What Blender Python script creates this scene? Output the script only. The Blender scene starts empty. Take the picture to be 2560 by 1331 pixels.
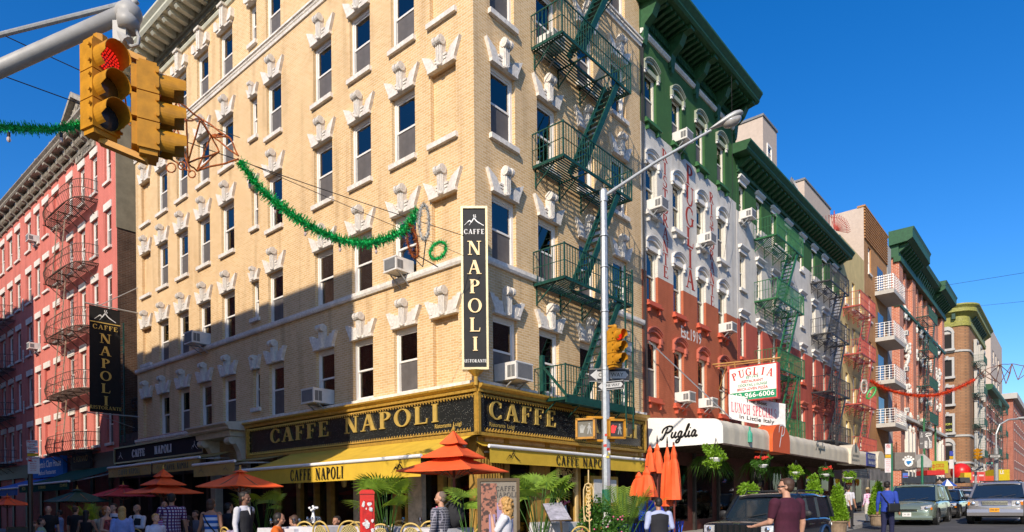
import bpy, bmesh, math, random
from mathutils import Vector, Matrix
random.seed(7)
PI = math.pi
sc = bpy.context.scene
COL = sc.collection
# ---------------------------------------------------------------- camera, sky, sun, exposure
FPX, CX, CY, ROLL, AZ, CAMZ = 1665.4, 1280.0, 1263.2, math.radians(-0.5626), math.radians(40.453), 1.5
cd = bpy.data.cameras.new('camera'); cam = bpy.data.objects.new('camera', cd); COL.objects.link(cam)
cd.sensor_width = 36.0; cd.lens = 36.0 * FPX / 2560.0
cd.shift_x = 0.0; cd.shift_y = (CY - 665.5) / 2560.0
cd.clip_start = 0.1; cd.clip_end = 4000
cam.matrix_world = Matrix.Translation((0, 0, CAMZ)) @ Matrix.Rotation(PI / 2, 4, 'X') @ Matrix.Rotation(ROLL, 4, 'Z')
sc.camera = cam
dR = Vector((math.sin(AZ), math.cos(AZ), 0)); dL = Vector((-math.cos(AZ), math.sin(AZ), 0)); UP = Vector((0, 0, 1))
light_dir = (dR * 1.0 + dL * 0.40 - UP * 0.66).normalized()
sun_el = math.asin(-light_dir.z); sun_az = math.atan2(-light_dir.x, -light_dir.y)   # compass angle of the sun from +Y
w = bpy.data.worlds.new("World"); sc.world = w; w.use_nodes = True
nt = w.node_tree; bg = nt.nodes['Background']
sky = nt.nodes.new('ShaderNodeTexSky'); sky.sky_type = 'NISHITA'; sky.sun_disc = False
sky.sun_elevation = sun_el; sky.sun_rotation = sun_az
sky.air_density = 1.0; sky.dust_density = 0.5; sky.ozone_density = 4.5; sky.altitude = 0
hs = nt.nodes.new('ShaderNodeHueSaturation'); hs.inputs['Saturation'].default_value = 1.33; hs.inputs['Hue'].default_value = 0.508
nt.links.new(sky.outputs[0], hs.inputs['Color']); nt.links.new(hs.outputs[0], bg.inputs[0]); bg.inputs[1].default_value = 0.15
sl = bpy.data.lights.new('sun', 'SUN'); sl.energy = 4.5; sl.angle = math.radians(0.5); sl.color = (1.0, 0.88, 0.72)
so = bpy.data.objects.new('sun', sl); COL.objects.link(so)
so.rotation_mode = 'QUATERNION'; so.rotation_quaternion = (-light_dir).to_track_quat('Z', 'Y')
so.location = (0, 0, 60)
sc.view_settings.view_transform = 'Standard'; sc.view_settings.look = 'None'
sc.view_settings.exposure = 0.33; sc.view_settings.gamma = 1.0
sc.render.resolution_x = 1024; sc.render.resolution_y = 532
sc.render.engine = 'CYCLES'
try:
    sc.cycles.max_bounces = 6; sc.cycles.transparent_max_bounces = 12; sc.cycles.use_denoising = True
except Exception: pass

# ---------------------------------------------------------------- frames and small helpers
def ray(x, y):
    X = (x - CX) / FPX; Z = (CY - y) / FPX; c, s = math.cos(ROLL), math.sin(ROLL)
    return Vector((X * c - Z * s, 1.0, X * s + Z * c))
def at(x, y, dist):                      # a point at a chosen real distance along a measured sight line
    return Vector((0, 0, CAMZ)) + ray(x, y) * dist
C0 = Vector((-0.84622, 16.5, 0.0))       # the street corner of the yellow building
def frame(o, xd, yd): return Matrix(((xd.x, yd.x, 0, o.x), (xd.y, yd.y, 0, o.y), (0, 0, 1, o.z), (0, 0, 0, 1)))
FR = frame(C0, dR, dL)                   # right street: x along the facades, -y towards the road
FL = frame(C0, -dL, dR)                  # left street: x = -s, -y towards the road
def Tm(x, y=0, z=0): return Matrix.Translation((x, y, z))
def Rz(a): return Matrix.Rotation(a, 4, 'Z')
def gz(p):                               # street level rises gently along the right street
    t = (Vector((p[0], p[1], 0)) - C0).dot(dR)
    return 0.02 * min(max(t + 6, 0), 36)

W = {}
def setw(o, parent, M):
    W[o.name] = M
    if parent is not None:
        o.parent = parent; o.matrix_local = W[parent.name].inverted() @ M
    else: o.matrix_world = M
    return o
def tag(o, label, cat=None, group=None, kind=None):
    if label: o['label'] = label
    if cat: o['category'] = cat
    if group: o['group'] = group
    if kind: o['kind'] = kind
    return o
def thing(name, label, cat, M, group=None):
    if not isinstance(M, Matrix): M = Matrix.Translation(M)
    o = bpy.data.objects.new(name, None); COL.objects.link(o); o.empty_display_size = 0.1
    setw(o, None, M); return tag(o, label, cat, group)
class MB:
    def __init__(s): s.v = []; s.f = []; s.m = []; s.M = None; s.done = []
    def cut(s):                                        # close one piece: part() makes each piece an object
        if s.v: q = MB(); q.v, q.f, q.m = s.v, s.f, s.m; s.done.append(q); s.v, s.f, s.m = [], [], []
        return s
    def add(s, vs, fs, mi=0, M=None):
        n = len(s.v); X = M or s.M
        for p in vs:
            p = Vector(p); s.v.append(X @ p if X else p)
        for f in fs: s.f.append([i + n for i in f]); s.m.append(mi)
        return s
    def box(s, x0, x1, y0, y1, z0, z1, mi=0, M=None):
        return s.add([(x0,y0,z0),(x1,y0,z0),(x1,y1,z0),(x0,y1,z0),(x0,y0,z1),(x1,y0,z1),(x1,y1,z1),(x0,y1,z1)],
              [(0,3,2,1),(4,5,6,7),(0,1,5,4),(1,2,6,5),(2,3,7,6),(3,0,4,7)], mi, M)
    def prism(s, poly, y0, y1, mi=0, M=None):          # polygon in xz, pushed along y
        n = len(poly)
        vs = [(p[0], y0, p[1]) for p in poly] + [(p[0], y1, p[1]) for p in poly]
        fs = [tuple(range(n)), tuple(range(2*n-1, n-1, -1))] + [(i, i+n, (i+1) % n + n, (i+1) % n) for i in range(n)]
        return s.add(vs, fs, mi, M)
    def sprism(s, poly, x0, x1, mi=0, M=None):         # profile in yz, pushed along x
        n = len(poly)
        vs = [(x0, p[0], p[1]) for p in poly] + [(x1, p[0], p[1]) for p in poly]
        fs = [tuple(range(n)), tuple(range(2*n-1, n-1, -1))] + [(i, i+n, (i+1) % n + n, (i+1) % n) for i in range(n)]
        return s.add(vs, fs, mi, M)
    def tube(s, pts, r, n=8, mi=0, M=None, caps=True):
        pts = [Vector(p) for p in pts]; rs = r if isinstance(r, (list, tuple)) else [r] * len(pts)
        vs = []; fs = []; prev = None
        for i, p in enumerate(pts):
            d = (pts[min(i+1, len(pts)-1)] - pts[max(i-1, 0)])
            if d.length < 1e-9: d = Vector((0, 0, 1))
            d.normalize()
            if prev is None:
                a = d.cross(Vector((0, 0, 1)) if abs(d.z) < 0.9 else Vector((1, 0, 0))).normalized()
            else:
                a = prev - d * prev.dot(d)
                a = a.normalized() if a.length > 1e-6 else d.orthogonal().normalized()
            prev = a; b = d.cross(a)
            for k in range(n):
                an = 2 * PI * k / n
                vs.append(p + (a * math.cos(an) + b * math.sin(an)) * rs[i])
        for i in range(len(pts) - 1):
            for k in range(n):
                fs.append((i*n+k, i*n+(k+1) % n, (i+1)*n+(k+1) % n, (i+1)*n+k))
        if caps: fs.append(tuple(range(n-1, -1, -1))); fs.append(tuple((len(pts)-1)*n+k for k in range(n)))
        return s.add(vs, fs, mi, M)
    def lathe(s, prof, n=16, mi=0, M=None):            # (r, z) profile around z
        vs = [(r*math.cos(2*PI*k/n), r*math.sin(2*PI*k/n), z) for r, z in prof for k in range(n)]
        fs = [(i*n+k, i*n+(k+1) % n, (i+1)*n+(k+1) % n, (i+1)*n+k) for i in range(len(prof)-1) for k in range(n)]
        fs.append(tuple(range(n-1, -1, -1))); fs.append(tuple((len(prof)-1)*n+k for k in range(n)))
        return s.add(vs, fs, mi, M)
    def ball(s, c, rx, ry=None, rz=None, n=10, m=6, mi=0, M=None):
        ry = ry or rx; rz = rz or rx; c = Vector(c)
        vs = [(c.x, c.y, c.z - rz)]
        for i in range(1, m):
            th = -PI/2 + PI*i/m
            for k in range(n):
                vs.append((c.x+rx*math.cos(th)*math.cos(2*PI*k/n), c.y+ry*math.cos(th)*math.sin(2*PI*k/n), c.z+rz*math.sin(th)))
        vs.append((c.x, c.y, c.z + rz)); fs = []
        for k in range(n): fs.append((0, 1+(k+1) % n, 1+k))
        for i in range(m-2):
            for k in range(n): fs.append((1+i*n+k, 1+i*n+(k+1) % n, 1+(i+1)*n+(k+1) % n, 1+(i+1)*n+k))
        b = 1+(m-2)*n; t = len(vs)-1
        for k in range(n): fs.append((b+k, b+(k+1) % n, t))
        return s.add(vs, fs, mi, M)
    def bar(s, a, b, wd, ht=None, mi=0, M=None):       # square-ish bar from a to b
        a = Vector(a); b = Vector(b); d = (b-a).normalized(); ht = ht or wd
        u = d.cross(UP)
        u = u.normalized() if u.length > 1e-4 else Vector((1, 0, 0))
        v = u.cross(d)
        vs = []
        for p in (a, b):
            for su, sv in ((-1,-1),(1,-1),(1,1),(-1,1)): vs.append(p + u*su*wd/2 + v*sv*ht/2)
        return s.add(vs, [(0,3,2,1),(4,5,6,7),(0,1,5,4),(1,2,6,5),(2,3,7,6),(3,0,4,7)], mi, M)
    def mesh(s, name, smooth=False):
        me = bpy.data.meshes.new(name)
        me.from_pydata([tuple(p) for p in s.v], [], s.f)
        me.polygons.foreach_set('material_index', s.m)
        if smooth: me.polygons.foreach_set('use_smooth', [True]*len(s.f))
        me.update(); return me
def fixn(me):
    bm = bmesh.new(); bm.from_mesh(me); bmesh.ops.recalc_face_normals(bm, faces=bm.faces[:]); bm.to_mesh(me); bm.free(); return me
def part(name, mb, mats, parent=None, M=None, smooth=False):
    if isinstance(mb, MB) and mb.done:
        mb.cut(); os_ = [part(name, q, mats, parent, M, smooth) for q in mb.done]; return os_[0]
    me = mb.mesh(name, smooth) if isinstance(mb, MB) else mb
    if isinstance(mb, MB): fixn(me)
    if not isinstance(mats, (list, tuple)): mats = [mats]
    if not len(me.materials):
        for m in mats: me.materials.append(m)
    o = bpy.data.objects.new(name, me); COL.objects.link(o)
    if M is None: M = W[parent.name] if parent is not None else Matrix.Identity(4)
    setw(o, parent, M)
    if smooth and isinstance(mb, MB):
        pass
    return o
# ---------------------------------------------------------------- materials
MT = {}
def mat(name, col, rough=0.7, metal=0.0, var=0.12, scale=6.0, bump=0.0, emit=None, spec=0.4, coat=0.0, alpha=None, stain=0.0):
    if name in MT: return MT[name]
    m = bpy.data.materials.new(name); m.use_nodes = True; n = m.node_tree; b = n.nodes['Principled BSDF']
    b.inputs['Roughness'].default_value = rough; b.inputs['Metallic'].default_value = metal
    b.inputs['Specular IOR Level'].default_value = spec
    if coat: b.inputs['Coat Weight'].default_value = coat; b.inputs['Coat Roughness'].default_value = 0.06
    col4 = (*col, 1)
    if var > 0:
        tc = n.nodes.new('ShaderNodeTexCoord'); nz = n.nodes.new('ShaderNodeTexNoise'); nz.inputs['Scale'].default_value = scale
        nz.inputs['Detail'].default_value = 6; nz.inputs['Roughness'].default_value = 0.65
        n.links.new(tc.outputs['Object'], nz.inputs['Vector'])
        mx = n.nodes.new('ShaderNodeMix'); mx.data_type = 'RGBA'
        lo = tuple(c*(1-var*1.6) for c in col); hi = tuple(min(1, c*(1+var)) for c in col)
        mx.inputs[6].default_value = (*lo, 1); mx.inputs[7].default_value = (*hi, 1)
        mr = n.nodes.new('ShaderNodeMapRange'); mr.inputs[1].default_value = 0.3; mr.inputs[2].default_value = 0.7
        n.links.new(nz.outputs[0], mr.inputs[0]); n.links.new(mr.outputs[0], mx.inputs[0])
        outc = mx.outputs[2]
        if stain > 0:
            n2 = n.nodes.new('ShaderNodeTexNoise'); n2.inputs['Scale'].default_value = 0.9; n2.inputs['Detail'].default_value = 8
            mp = n.nodes.new('ShaderNodeMapping'); mp.inputs['Scale'].default_value = (2.2, 2.2, 0.5)
            n.links.new(tc.outputs['Object'], mp.inputs[0]); n.links.new(mp.outputs[0], n2.inputs['Vector'])
            r2 = n.nodes.new('ShaderNodeMapRange'); r2.inputs[1].default_value = 0.45; r2.inputs[2].default_value = 0.75
            r2.inputs[4].default_value = stain; n.links.new(n2.outputs[0], r2.inputs[0])
            m2 = n.nodes.new('ShaderNodeMix'); m2.data_type = 'RGBA'; m2.inputs[7].default_value = (*[c*0.45 for c in col], 1)
            n.links.new(r2.outputs[0], m2.inputs[0]); n.links.new(outc, m2.inputs[6]); outc = m2.outputs[2]
        n.links.new(outc, b.inputs['Base Color'])
        if bump:
            bp = n.nodes.new('ShaderNodeBump'); bp.inputs['Strength'].default_value = bump; bp.inputs['Distance'].default_value = 0.02
            n.links.new(nz.outputs[0], bp.inputs['Height']); n.links.new(bp.outputs[0], b.inputs['Normal'])
    else: b.inputs['Base Color'].default_value = col4
    if emit: b.inputs['Emission Color'].default_value = (*emit[0], 1); b.inputs['Emission Strength'].default_value = emit[1]
    MT[name] = m; return m
def brick(name, c1, c2, mortar, bw=0.215, rh=0.075, ms=0.012, var=0.10, peel=None, rough=0.85, zbands=None, bias=0.0, hdr=None):
    """procedural brick laid in (x+y, z); zbands = [(z, colour)...] painted zones stacked upwards"""
    if name in MT: return MT[name]
    m = bpy.data.materials.new(name); m.use_nodes = True; n = m.node_tree; b = n.nodes['Principled BSDF']
    b.inputs['Roughness'].default_value = rough; b.inputs['Specular IOR Level'].default_value = 0.25
    tc = n.nodes.new('ShaderNodeTexCoord'); sx = n.nodes.new('ShaderNodeSeparateXYZ'); n.links.new(tc.outputs['Object'], sx.inputs[0])
    ad = n.nodes.new('ShaderNodeMath'); ad.operation = 'ADD'; n.links.new(sx.outputs[0], ad.inputs[0]); n.links.new(sx.outputs[1], ad.inputs[1])
    cb = n.nodes.new('ShaderNodeCombineXYZ'); n.links.new(ad.outputs[0], cb.inputs[0]); n.links.new(sx.outputs[2], cb.inputs[1])
    bt = n.nodes.new('ShaderNodeTexBrick'); bt.inputs['Scale'].default_value = 1.0
    bt.inputs['Brick Width'].default_value = bw; bt.inputs['Row Height'].default_value = rh; bt.inputs['Mortar Size'].default_value = ms
    bt.inputs['Mortar Smooth'].default_value = 0.3; bt.inputs['Bias'].default_value = bias
    bt.inputs['Color1'].default_value = (*c1, 1); bt.inputs['Color2'].default_value = (*c2, 1); bt.inputs['Mortar'].default_value = (*mortar, 1)
    n.links.new(cb.outputs[0], bt.inputs['Vector'])
    outc = bt.outputs['Color']
    if zbands:                                     # painted masonry: colour by height, brick joints only as relief
        prev = None
        for zz, cc in zbands:
            rgb = n.nodes.new('ShaderNodeRGB'); rgb.outputs[0].default_value = (*cc, 1)
            if prev is None: prev = rgb.outputs[0]; continue
            gt = n.nodes.new('ShaderNodeMath'); gt.operation = 'GREATER_THAN'; gt.inputs[1].default_value = zz
            n.links.new(sx.outputs[2], gt.inputs[0])
            mx = n.nodes.new('ShaderNodeMix'); mx.data_type = 'RGBA'; n.links.new(gt.outputs[0], mx.inputs[0])
            n.links.new(prev, mx.inputs[6]); n.links.new(rgb.outputs[0], mx.inputs[7]); prev = mx.outputs[2]
        mm = n.nodes.new('ShaderNodeMix'); mm.data_type = 'RGBA'; mm.blend_type = 'MULTIPLY'; mm.inputs[0].default_value = 1.0
        n.links.new(prev, mm.inputs[6]); n.links.new(bt.outputs['Color'], mm.inputs[7]); outc = mm.outputs[2]
    nz = n.nodes.new('ShaderNodeTexNoise'); nz.inputs['Scale'].default_value = 1.1; nz.inputs['Detail'].default_value = 10; nz.inputs['Roughness'].default_value = 0.7
    n.links.new(cb.outputs[0], nz.inputs['Vector'])
    mr = n.nodes.new('ShaderNodeMapRange'); mr.inputs[1].default_value = 0.3; mr.inputs[2].default_value = 0.7
    mr.inputs[3].default_value = 1 - var * 1.8; mr.inputs[4].default_value = 1 + var; n.links.new(nz.outputs[0], mr.inputs[0])
    mu = n.nodes.new('ShaderNodeMix'); mu.data_type = 'RGBA'; mu.blend_type = 'MULTIPLY'; mu.inputs[0].default_value = 1.0
    cg = n.nodes.new('ShaderNodeCombineColor')
    for i in range(3): n.links.new(mr.outputs[0], cg.inputs[i])
    n.links.new(outc, mu.inputs[6]); n.links.new(cg.outputs[0], mu.inputs[7]); outc = mu.outputs[2]
    ns = n.nodes.new('ShaderNodeTexNoise'); ns.inputs['Scale'].default_value = 1.0; ns.inputs['Detail'].default_value = 7
    mps = n.nodes.new('ShaderNodeMapping'); mps.inputs['Scale'].default_value = (2.4, 0.22, 1); n.links.new(cb.outputs[0], mps.inputs[0]); n.links.new(mps.outputs[0], ns.inputs['Vector'])
    rs = n.nodes.new('ShaderNodeMapRange'); rs.inputs[1].default_value = 0.52; rs.inputs[2].default_value = 0.75; rs.inputs[3].default_value = 0.0; rs.inputs[4].default_value = 0.5; n.links.new(ns.outputs[0], rs.inputs[0])
    ms_ = n.nodes.new('ShaderNodeMix'); ms_.data_type = 'RGBA'; ms_.blend_type = 'MULTIPLY'; ms_.inputs[7].default_value = (0.5, 0.44, 0.38, 1)
    n.links.new(rs.outputs[0], ms_.inputs[0]); n.links.new(outc, ms_.inputs[6]); outc = ms_.outputs[2]
    if peel:                                       # flaked patches
        n3 = n.nodes.new('ShaderNodeTexNoise'); n3.inputs['Scale'].default_value = 5.0; n3.inputs['Detail'].default_value = 9; n3.inputs['Roughness'].default_value = 0.75
        n.links.new(cb.outputs[0], n3.inputs['Vector'])
        g3 = n.nodes.new('ShaderNodeMapRange'); g3.inputs[1].default_value = peel[1]; g3.inputs[2].default_value = peel[1] + 0.02
        n.links.new(n3.outputs[0], g3.inputs[0])
        m3 = n.nodes.new('ShaderNodeMix'); m3.data_type = 'RGBA'; n.links.new(g3.outputs[0], m3.inputs[0])
        n.links.new(outc, m3.inputs[6]); m3.inputs[7].default_value = (*peel[0], 1); outc = m3.outputs[2]
    n.links.new(outc, b.inputs['Base Color'])
    bp = n.nodes.new('ShaderNodeBump'); bp.inputs['Strength'].default_value = 0.5; bp.inputs['Distance'].default_value = 0.012; bp.invert = True
    n.links.new(bt.outputs['Fac'], bp.inputs['Height']); n.links.new(bp.outputs[0], b.inputs['Normal'])
    MT[name] = m; return m
def plaid(name, base, c1, c2, sx_=0.05, wid=0.3, horiz_only=False):
    """woven shirt cloth: lines across object x and z"""
    if name in MT: return MT[name]
    m = bpy.data.materials.new(name); m.use_nodes = True; n = m.node_tree; b = n.nodes['Principled BSDF']; b.inputs['Roughness'].default_value = 0.85
    tc = n.nodes.new('ShaderNodeTexCoord'); s = n.nodes.new('ShaderNodeSeparateXYZ'); n.links.new(tc.outputs['Object'], s.inputs[0])
    prev = None
    for ax, cc in ((2, c1), (0, c2)):
        if horiz_only and ax == 0: continue
        src = s.outputs[ax]
        if ax == 0:
            aa = n.nodes.new('ShaderNodeMath'); aa.operation = 'ADD'; n.links.new(s.outputs[0], aa.inputs[0]); n.links.new(s.outputs[1], aa.inputs[1]); src = aa.outputs[0]
        a = n.nodes.new('ShaderNodeMath'); a.operation = 'DIVIDE'; a.inputs[1].default_value = sx_; n.links.new(src, a.inputs[0])
        f = n.nodes.new('ShaderNodeMath'); f.operation = 'FRACT'; n.links.new(a.outputs[0], f.inputs[0])
        g = n.nodes.new('ShaderNodeMath'); g.operation = 'LESS_THAN'; g.inputs[1].default_value = wid; n.links.new(f.outputs[0], g.inputs[0])
        mx = n.nodes.new('ShaderNodeMix'); mx.data_type = 'RGBA'; n.links.new(g.outputs[0], mx.inputs[0]); mx.inputs[7].default_value = (*cc, 1)
        if prev is None: mx.inputs[6].default_value = (*base, 1)
        else: n.links.new(prev, mx.inputs[6])
        prev = mx.outputs[2]
    n.links.new(prev, b.inputs['Base Color']); MT[name] = m; return m
def glassy(name, tint=(0.02, 0.03, 0.04), refl=0.28, trans=0.6):
    if name in MT: return MT[name]
    m = bpy.data.materials.new(name); m.use_nodes = True; n = m.node_tree
    for k in list(n.nodes): n.nodes.remove(k)
    o = n.nodes.new('ShaderNodeOutputMaterial'); tr = n.nodes.new('ShaderNodeBsdfTransparent'); tr.inputs[0].default_value = (trans, trans, trans*1.02, 1)
    gl = n.nodes.new('ShaderNodeBsdfGlossy'); gl.inputs['Roughness'].default_value = 0.02; gl.inputs[0].default_value = (0.62, 0.60, 0.56, 1)
    fr = n.nodes.new('ShaderNodeFresnel'); fr.inputs[0].default_value = 1.55
    mr = n.nodes.new('ShaderNodeMapRange'); mr.inputs[3].default_value = refl; mr.inputs[4].default_value = 1.0
    tc = n.nodes.new('ShaderNodeTexCoord'); nz = n.nodes.new('ShaderNodeTexNoise'); nz.inputs['Scale'].default_value = 1.2
    bp = n.nodes.new('ShaderNodeBump'); bp.inputs['Strength'].default_value = 0.12; bp.inputs['Distance'].default_value = 0.05
    n.links.new(tc.outputs['Object'], nz.inputs['Vector']); n.links.new(nz.outputs[0], bp.inputs['Height']); n.links.new(bp.outputs[0], gl.inputs['Normal'])
    n.links.new(fr.outputs[0], mr.inputs[0])
    mx = n.nodes.new('ShaderNodeMixShader'); n.links.new(mr.outputs[0], mx.inputs[0]); n.links.new(tr.outputs[0], mx.inputs[1]); n.links.new(gl.outputs[0], mx.inputs[2])
    n.links.new(mx.outputs[0], o.inputs[0]); MT[name] = m; return m
def leafm(name, col, tr=0.35):
    if name in MT: return MT[name]
    m = mat(name, col, 0.55, var=0.35, scale=9.0); n = m.node_tree; b = n.nodes['Principled BSDF']
    t = n.nodes.new('ShaderNodeBsdfTranslucent'); t.inputs[0].default_value = (col[0]*2.2, col[1]*2.0, col[2]*0.8, 1)
    mx = n.nodes.new('ShaderNodeMixShader'); mx.inputs[0].default_value = tr
    o = [k for k in n.nodes if k.type == 'OUTPUT_MATERIAL'][0]
    n.links.new(b.outputs[0], mx.inputs[1]); n.links.new(t.outputs[0], mx.inputs[2]); n.links.new(mx.outputs[0], o.inputs[0]); return m

M_ybrick = brick('tan_brick', (0.58, 0.37, 0.165), (0.68, 0.465, 0.24), (0.72, 0.56, 0.36), 0.20, 0.07, 0.012, 0.05)
M_stone = mat('pale_stone', (0.75, 0.70, 0.63), 0.8, var=0.16, scale=11, bump=0.5, stain=0.4)
M_whitewood = mat('white_window_paint', (0.74, 0.71, 0.66), 0.45, var=0.05)
M_glass = glassy('window_glass', refl=0.20)
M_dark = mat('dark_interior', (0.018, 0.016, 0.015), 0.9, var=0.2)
M_screen = mat('insect_screen', (0.11, 0.10, 0.095), 0.6, var=0.15, scale=3)
M_curtain = mat('white_curtain', (0.62, 0.60, 0.55), 0.9, var=0.12, scale=3)
M_gfe = mat('green_iron', (0.006, 0.058, 0.042), 0.5, var=0.3, scale=8)
M_gold = mat('gold_paint', (0.55, 0.33, 0.06), 0.38, 0.35, var=0.2, scale=14)
M_goldl = mat('gold_letter', (0.66, 0.46, 0.12), 0.3, 0.35, var=0.1)
M_black = mat('black_paint', (0.012, 0.012, 0.013), 0.35, var=0.1)
M_red = mat('red_painted_brick_plain', (0.45, 0.09, 0.07), 0.8)
M_yaw = mat('mustard_canvas', (0.62, 0.40, 0.035), 0.75, var=0.08, scale=3)
M_orange = mat('orange_canvas', (0.80, 0.105, 0.022), 0.7, var=0.08, scale=4)
M_cornice = mat('cream_cornice', (0.55, 0.55, 0.44), 0.6, var=0.1)
M_dkcorn = mat('weathered_moulding', (0.16, 0.14, 0.09), 0.7, var=0.3)
M_steel = mat('galvanised_steel', (0.42, 0.44, 0.45), 0.42, 0.55, var=0.15, scale=12)
M_greyp = mat('grey_paint', (0.36, 0.35, 0.33), 0.5, var=0.12, scale=5, stain=0.2)
M_sigy = mat('signal_yellow', (0.49, 0.22, 0.012), 0.45, var=0.16, scale=7, stain=0.4)
M_white = mat('white_paint', (0.78, 0.77, 0.74), 0.5, var=0.04)
M_wire = mat('dark_wire', (0.02, 0.02, 0.02), 0.6, var=0)
M_acw = mat('ac_white', (0.66, 0.64, 0.60), 0.5, var=0.08)
M_acd = mat('ac_grille', (0.16, 0.16, 0.16), 0.6, var=0.1)
# ---------------------------------------------------------------- lettering
def GL(ch):
    """serif capitals as polygons, height 1"""
    P = []; 
    def R(x0, y0, x1, y1): P.append([(x0,y0),(x1,y0),(x1,y1),(x0,y1)])
    def Dg(xa, ya, xb, yb, w): P.append([(xa-w/2,ya),(xa+w/2,ya),(xb+w/2,yb),(xb-w/2,yb)])
    def ring(cx, cy, ax, ay, ix, iy, a0, a1, n=14):
        for i in range(n):
            a = math.radians(a0+(a1-a0)*i/n); b = math.radians(a0+(a1-a0)*(i+1)/n)
            P.append([(cx+ax*math.cos(a), cy+ay*math.sin(a)), (cx+ax*math.cos(b), cy+ay*math.sin(b)), (cx+ix*math.cos(b), cy+iy*math.sin(b)), (cx+ix*math.cos(a), cy+iy*math.sin(a))])
    T = 0.19; t = 0.075; s = 0.06
    def stem(x, y0=0.0, y1=1.0, w=T, top=True, bot=True):
        R(x, y0, x+w, y1)
        if bot: R(x-s, y0, x+w+s, y0+0.055)
        if top: R(x-s, y1-0.055, x+w+s, y1)
    if ch == 'A':
        Dg(0.14, 0, 0.44, 1, 0.085); Dg(0.74, 0, 0.46, 1, 0.2); R(0.22, 0.32, 0.66, 0.39); R(0.0, 0, 0.27, 0.05); R(0.58, 0, 0.92, 0.05); wd = 0.94
    elif ch == 'C': ring(0.46, 0.5, 0.42, 0.52, 0.25, 0.445, 42, 318, 22); R(0.70, 0.66, 0.755, 0.93); R(0.70, 0.07, 0.755, 0.26); wd = 0.86
    elif ch == 'G': ring(0.46, 0.5, 0.42, 0.52, 0.25, 0.445, 42, 318, 22); R(0.70, 0.68, 0.755, 0.93); R(0.64, 0.08, 0.80, 0.46); R(0.56, 0.42, 0.88, 0.47); wd = 0.94
    elif ch in 'EFL':
        stem(0.1)
        if ch != 'L': R(0.1, 0.93, 0.66, 1.0); R(0.61, 0.76, 0.66, 1.0); R(0.1, 0.48, 0.5, 0.54); R(0.46, 0.40, 0.5, 0.62)
        if ch != 'F': R(0.1, 0, 0.68, 0.07); P.append([(0.62, 0), (0.68, 0), (0.72, 0.28), (0.68, 0.28)])
        wd = {'E': 0.78, 'F': 0.74, 'L': 0.76}[ch]
    elif ch == 'I': stem(0.1); wd = 0.39
    elif ch == 'N': R(0.14, 0, 0.21, 1); R(0.72, 0, 0.79, 1); Dg(0.20, 1, 0.72, 0, 0.2); R(0.04, 0, 0.31, 0.05); R(0.02, 0.95, 0.2, 1); R(0.62, 0.95, 0.9, 1); wd = 0.93
    elif ch == 'O': ring(0.47, 0.5, 0.44, 0.52, 0.26, 0.45, 0, 360, 28); wd = 0.94
    elif ch in 'PR':
        stem(0.1); ring(0.3, 0.74, 0.37, 0.26, 0.19, 0.195, -90, 90, 12); R(0.2, 0.94, 0.31, 1.0); R(0.2, 0.48, 0.31, 0.545); wd = 0.72
        if ch == 'R': Dg(0.36, 0.5, 0.72, 0, 0.2); R(0.6, 0, 0.86, 0.05); wd = 0.86
    elif ch == 'S': ring(0.34, 0.74, 0.26, 0.27, 0.13, 0.2, 40, 250, 14); ring(0.34, 0.27, 0.28, 0.28, 0.14, 0.21, -140, 85, 14); R(0.5, 0.7, 0.54, 0.95); R(0.07, 0.05, 0.11, 0.3); wd = 0.68
    elif ch == 'T': stem(0.27, top=False); R(0.02, 0.93, 0.72, 1.0); R(0.02, 0.76, 0.07, 1); R(0.67, 0.76, 0.72, 1); wd = 0.76
    elif ch == 'U': R(0.12, 0.3, 0.31, 1); R(0.68, 0.3, 0.75, 1); ring(0.435, 0.32, 0.315, 0.34, 0.20, 0.27, 180, 360, 12); R(0.03, 0.95, 0.4, 1); R(0.58, 0.95, 0.86, 1); wd = 0.9
    elif ch == 'H': stem(0.1); stem(0.6); R(0.2, 0.47, 0.65, 0.54); wd = 0.9
    else: wd = 0.4
    return P, wd
def serif(mb, txt, h, x, z, y0, y1, mi=0, xs=1.0, gap=0.06, M=None, center=False, arc=0.0, fit=None):
    if fit: k_ = fit/(sum(GL(c)[1]+0.13 for c in txt)-0.13)/h; xs, gap = k_, 0.13*k_
    tot = sum((GL(c)[1]*xs+gap) * h for c in txt) - gap*h
    if center: x = x - tot/2
    x00 = x; 
    for c in txt:
        P, wd = GL(c); zz = z + (arc * (1 - ((x + wd*h*xs/2 - x00 - tot/2)/(tot/2))**2) if arc else 0)
        for k, poly in enumerate(P):
            e = 0.0004 * (k % 5)
            mb.prism([(x+px*h*xs, zz+py*h) for px, py in poly], y0 - e, y1, mi, M)
        x += (wd*xs+gap)*h
    return tot
def ftext(txt, size, bold=False, shear=0.0, spacing=1.0):
    cu = bpy.data.curves.new('t', 'FONT'); cu.body = txt; cu.size = size; cu.align_x = 'CENTER'; cu.align_y = 'CENTER'; cu.shear = shear
    cu.space_character = spacing
    cu.offset = size*0.012 if bold else 0.0; cu.resolution_u = 3
    o = bpy.data.objects.new('t', cu); COL.objects.link(o); dg = bpy.context.evaluated_depsgraph_get(); dg.update()
    me = bpy.data.meshes.new_from_object(o.evaluated_get(dg)); bpy.data.objects.remove(o); bpy.data.curves.remove(cu)
    return me
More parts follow.
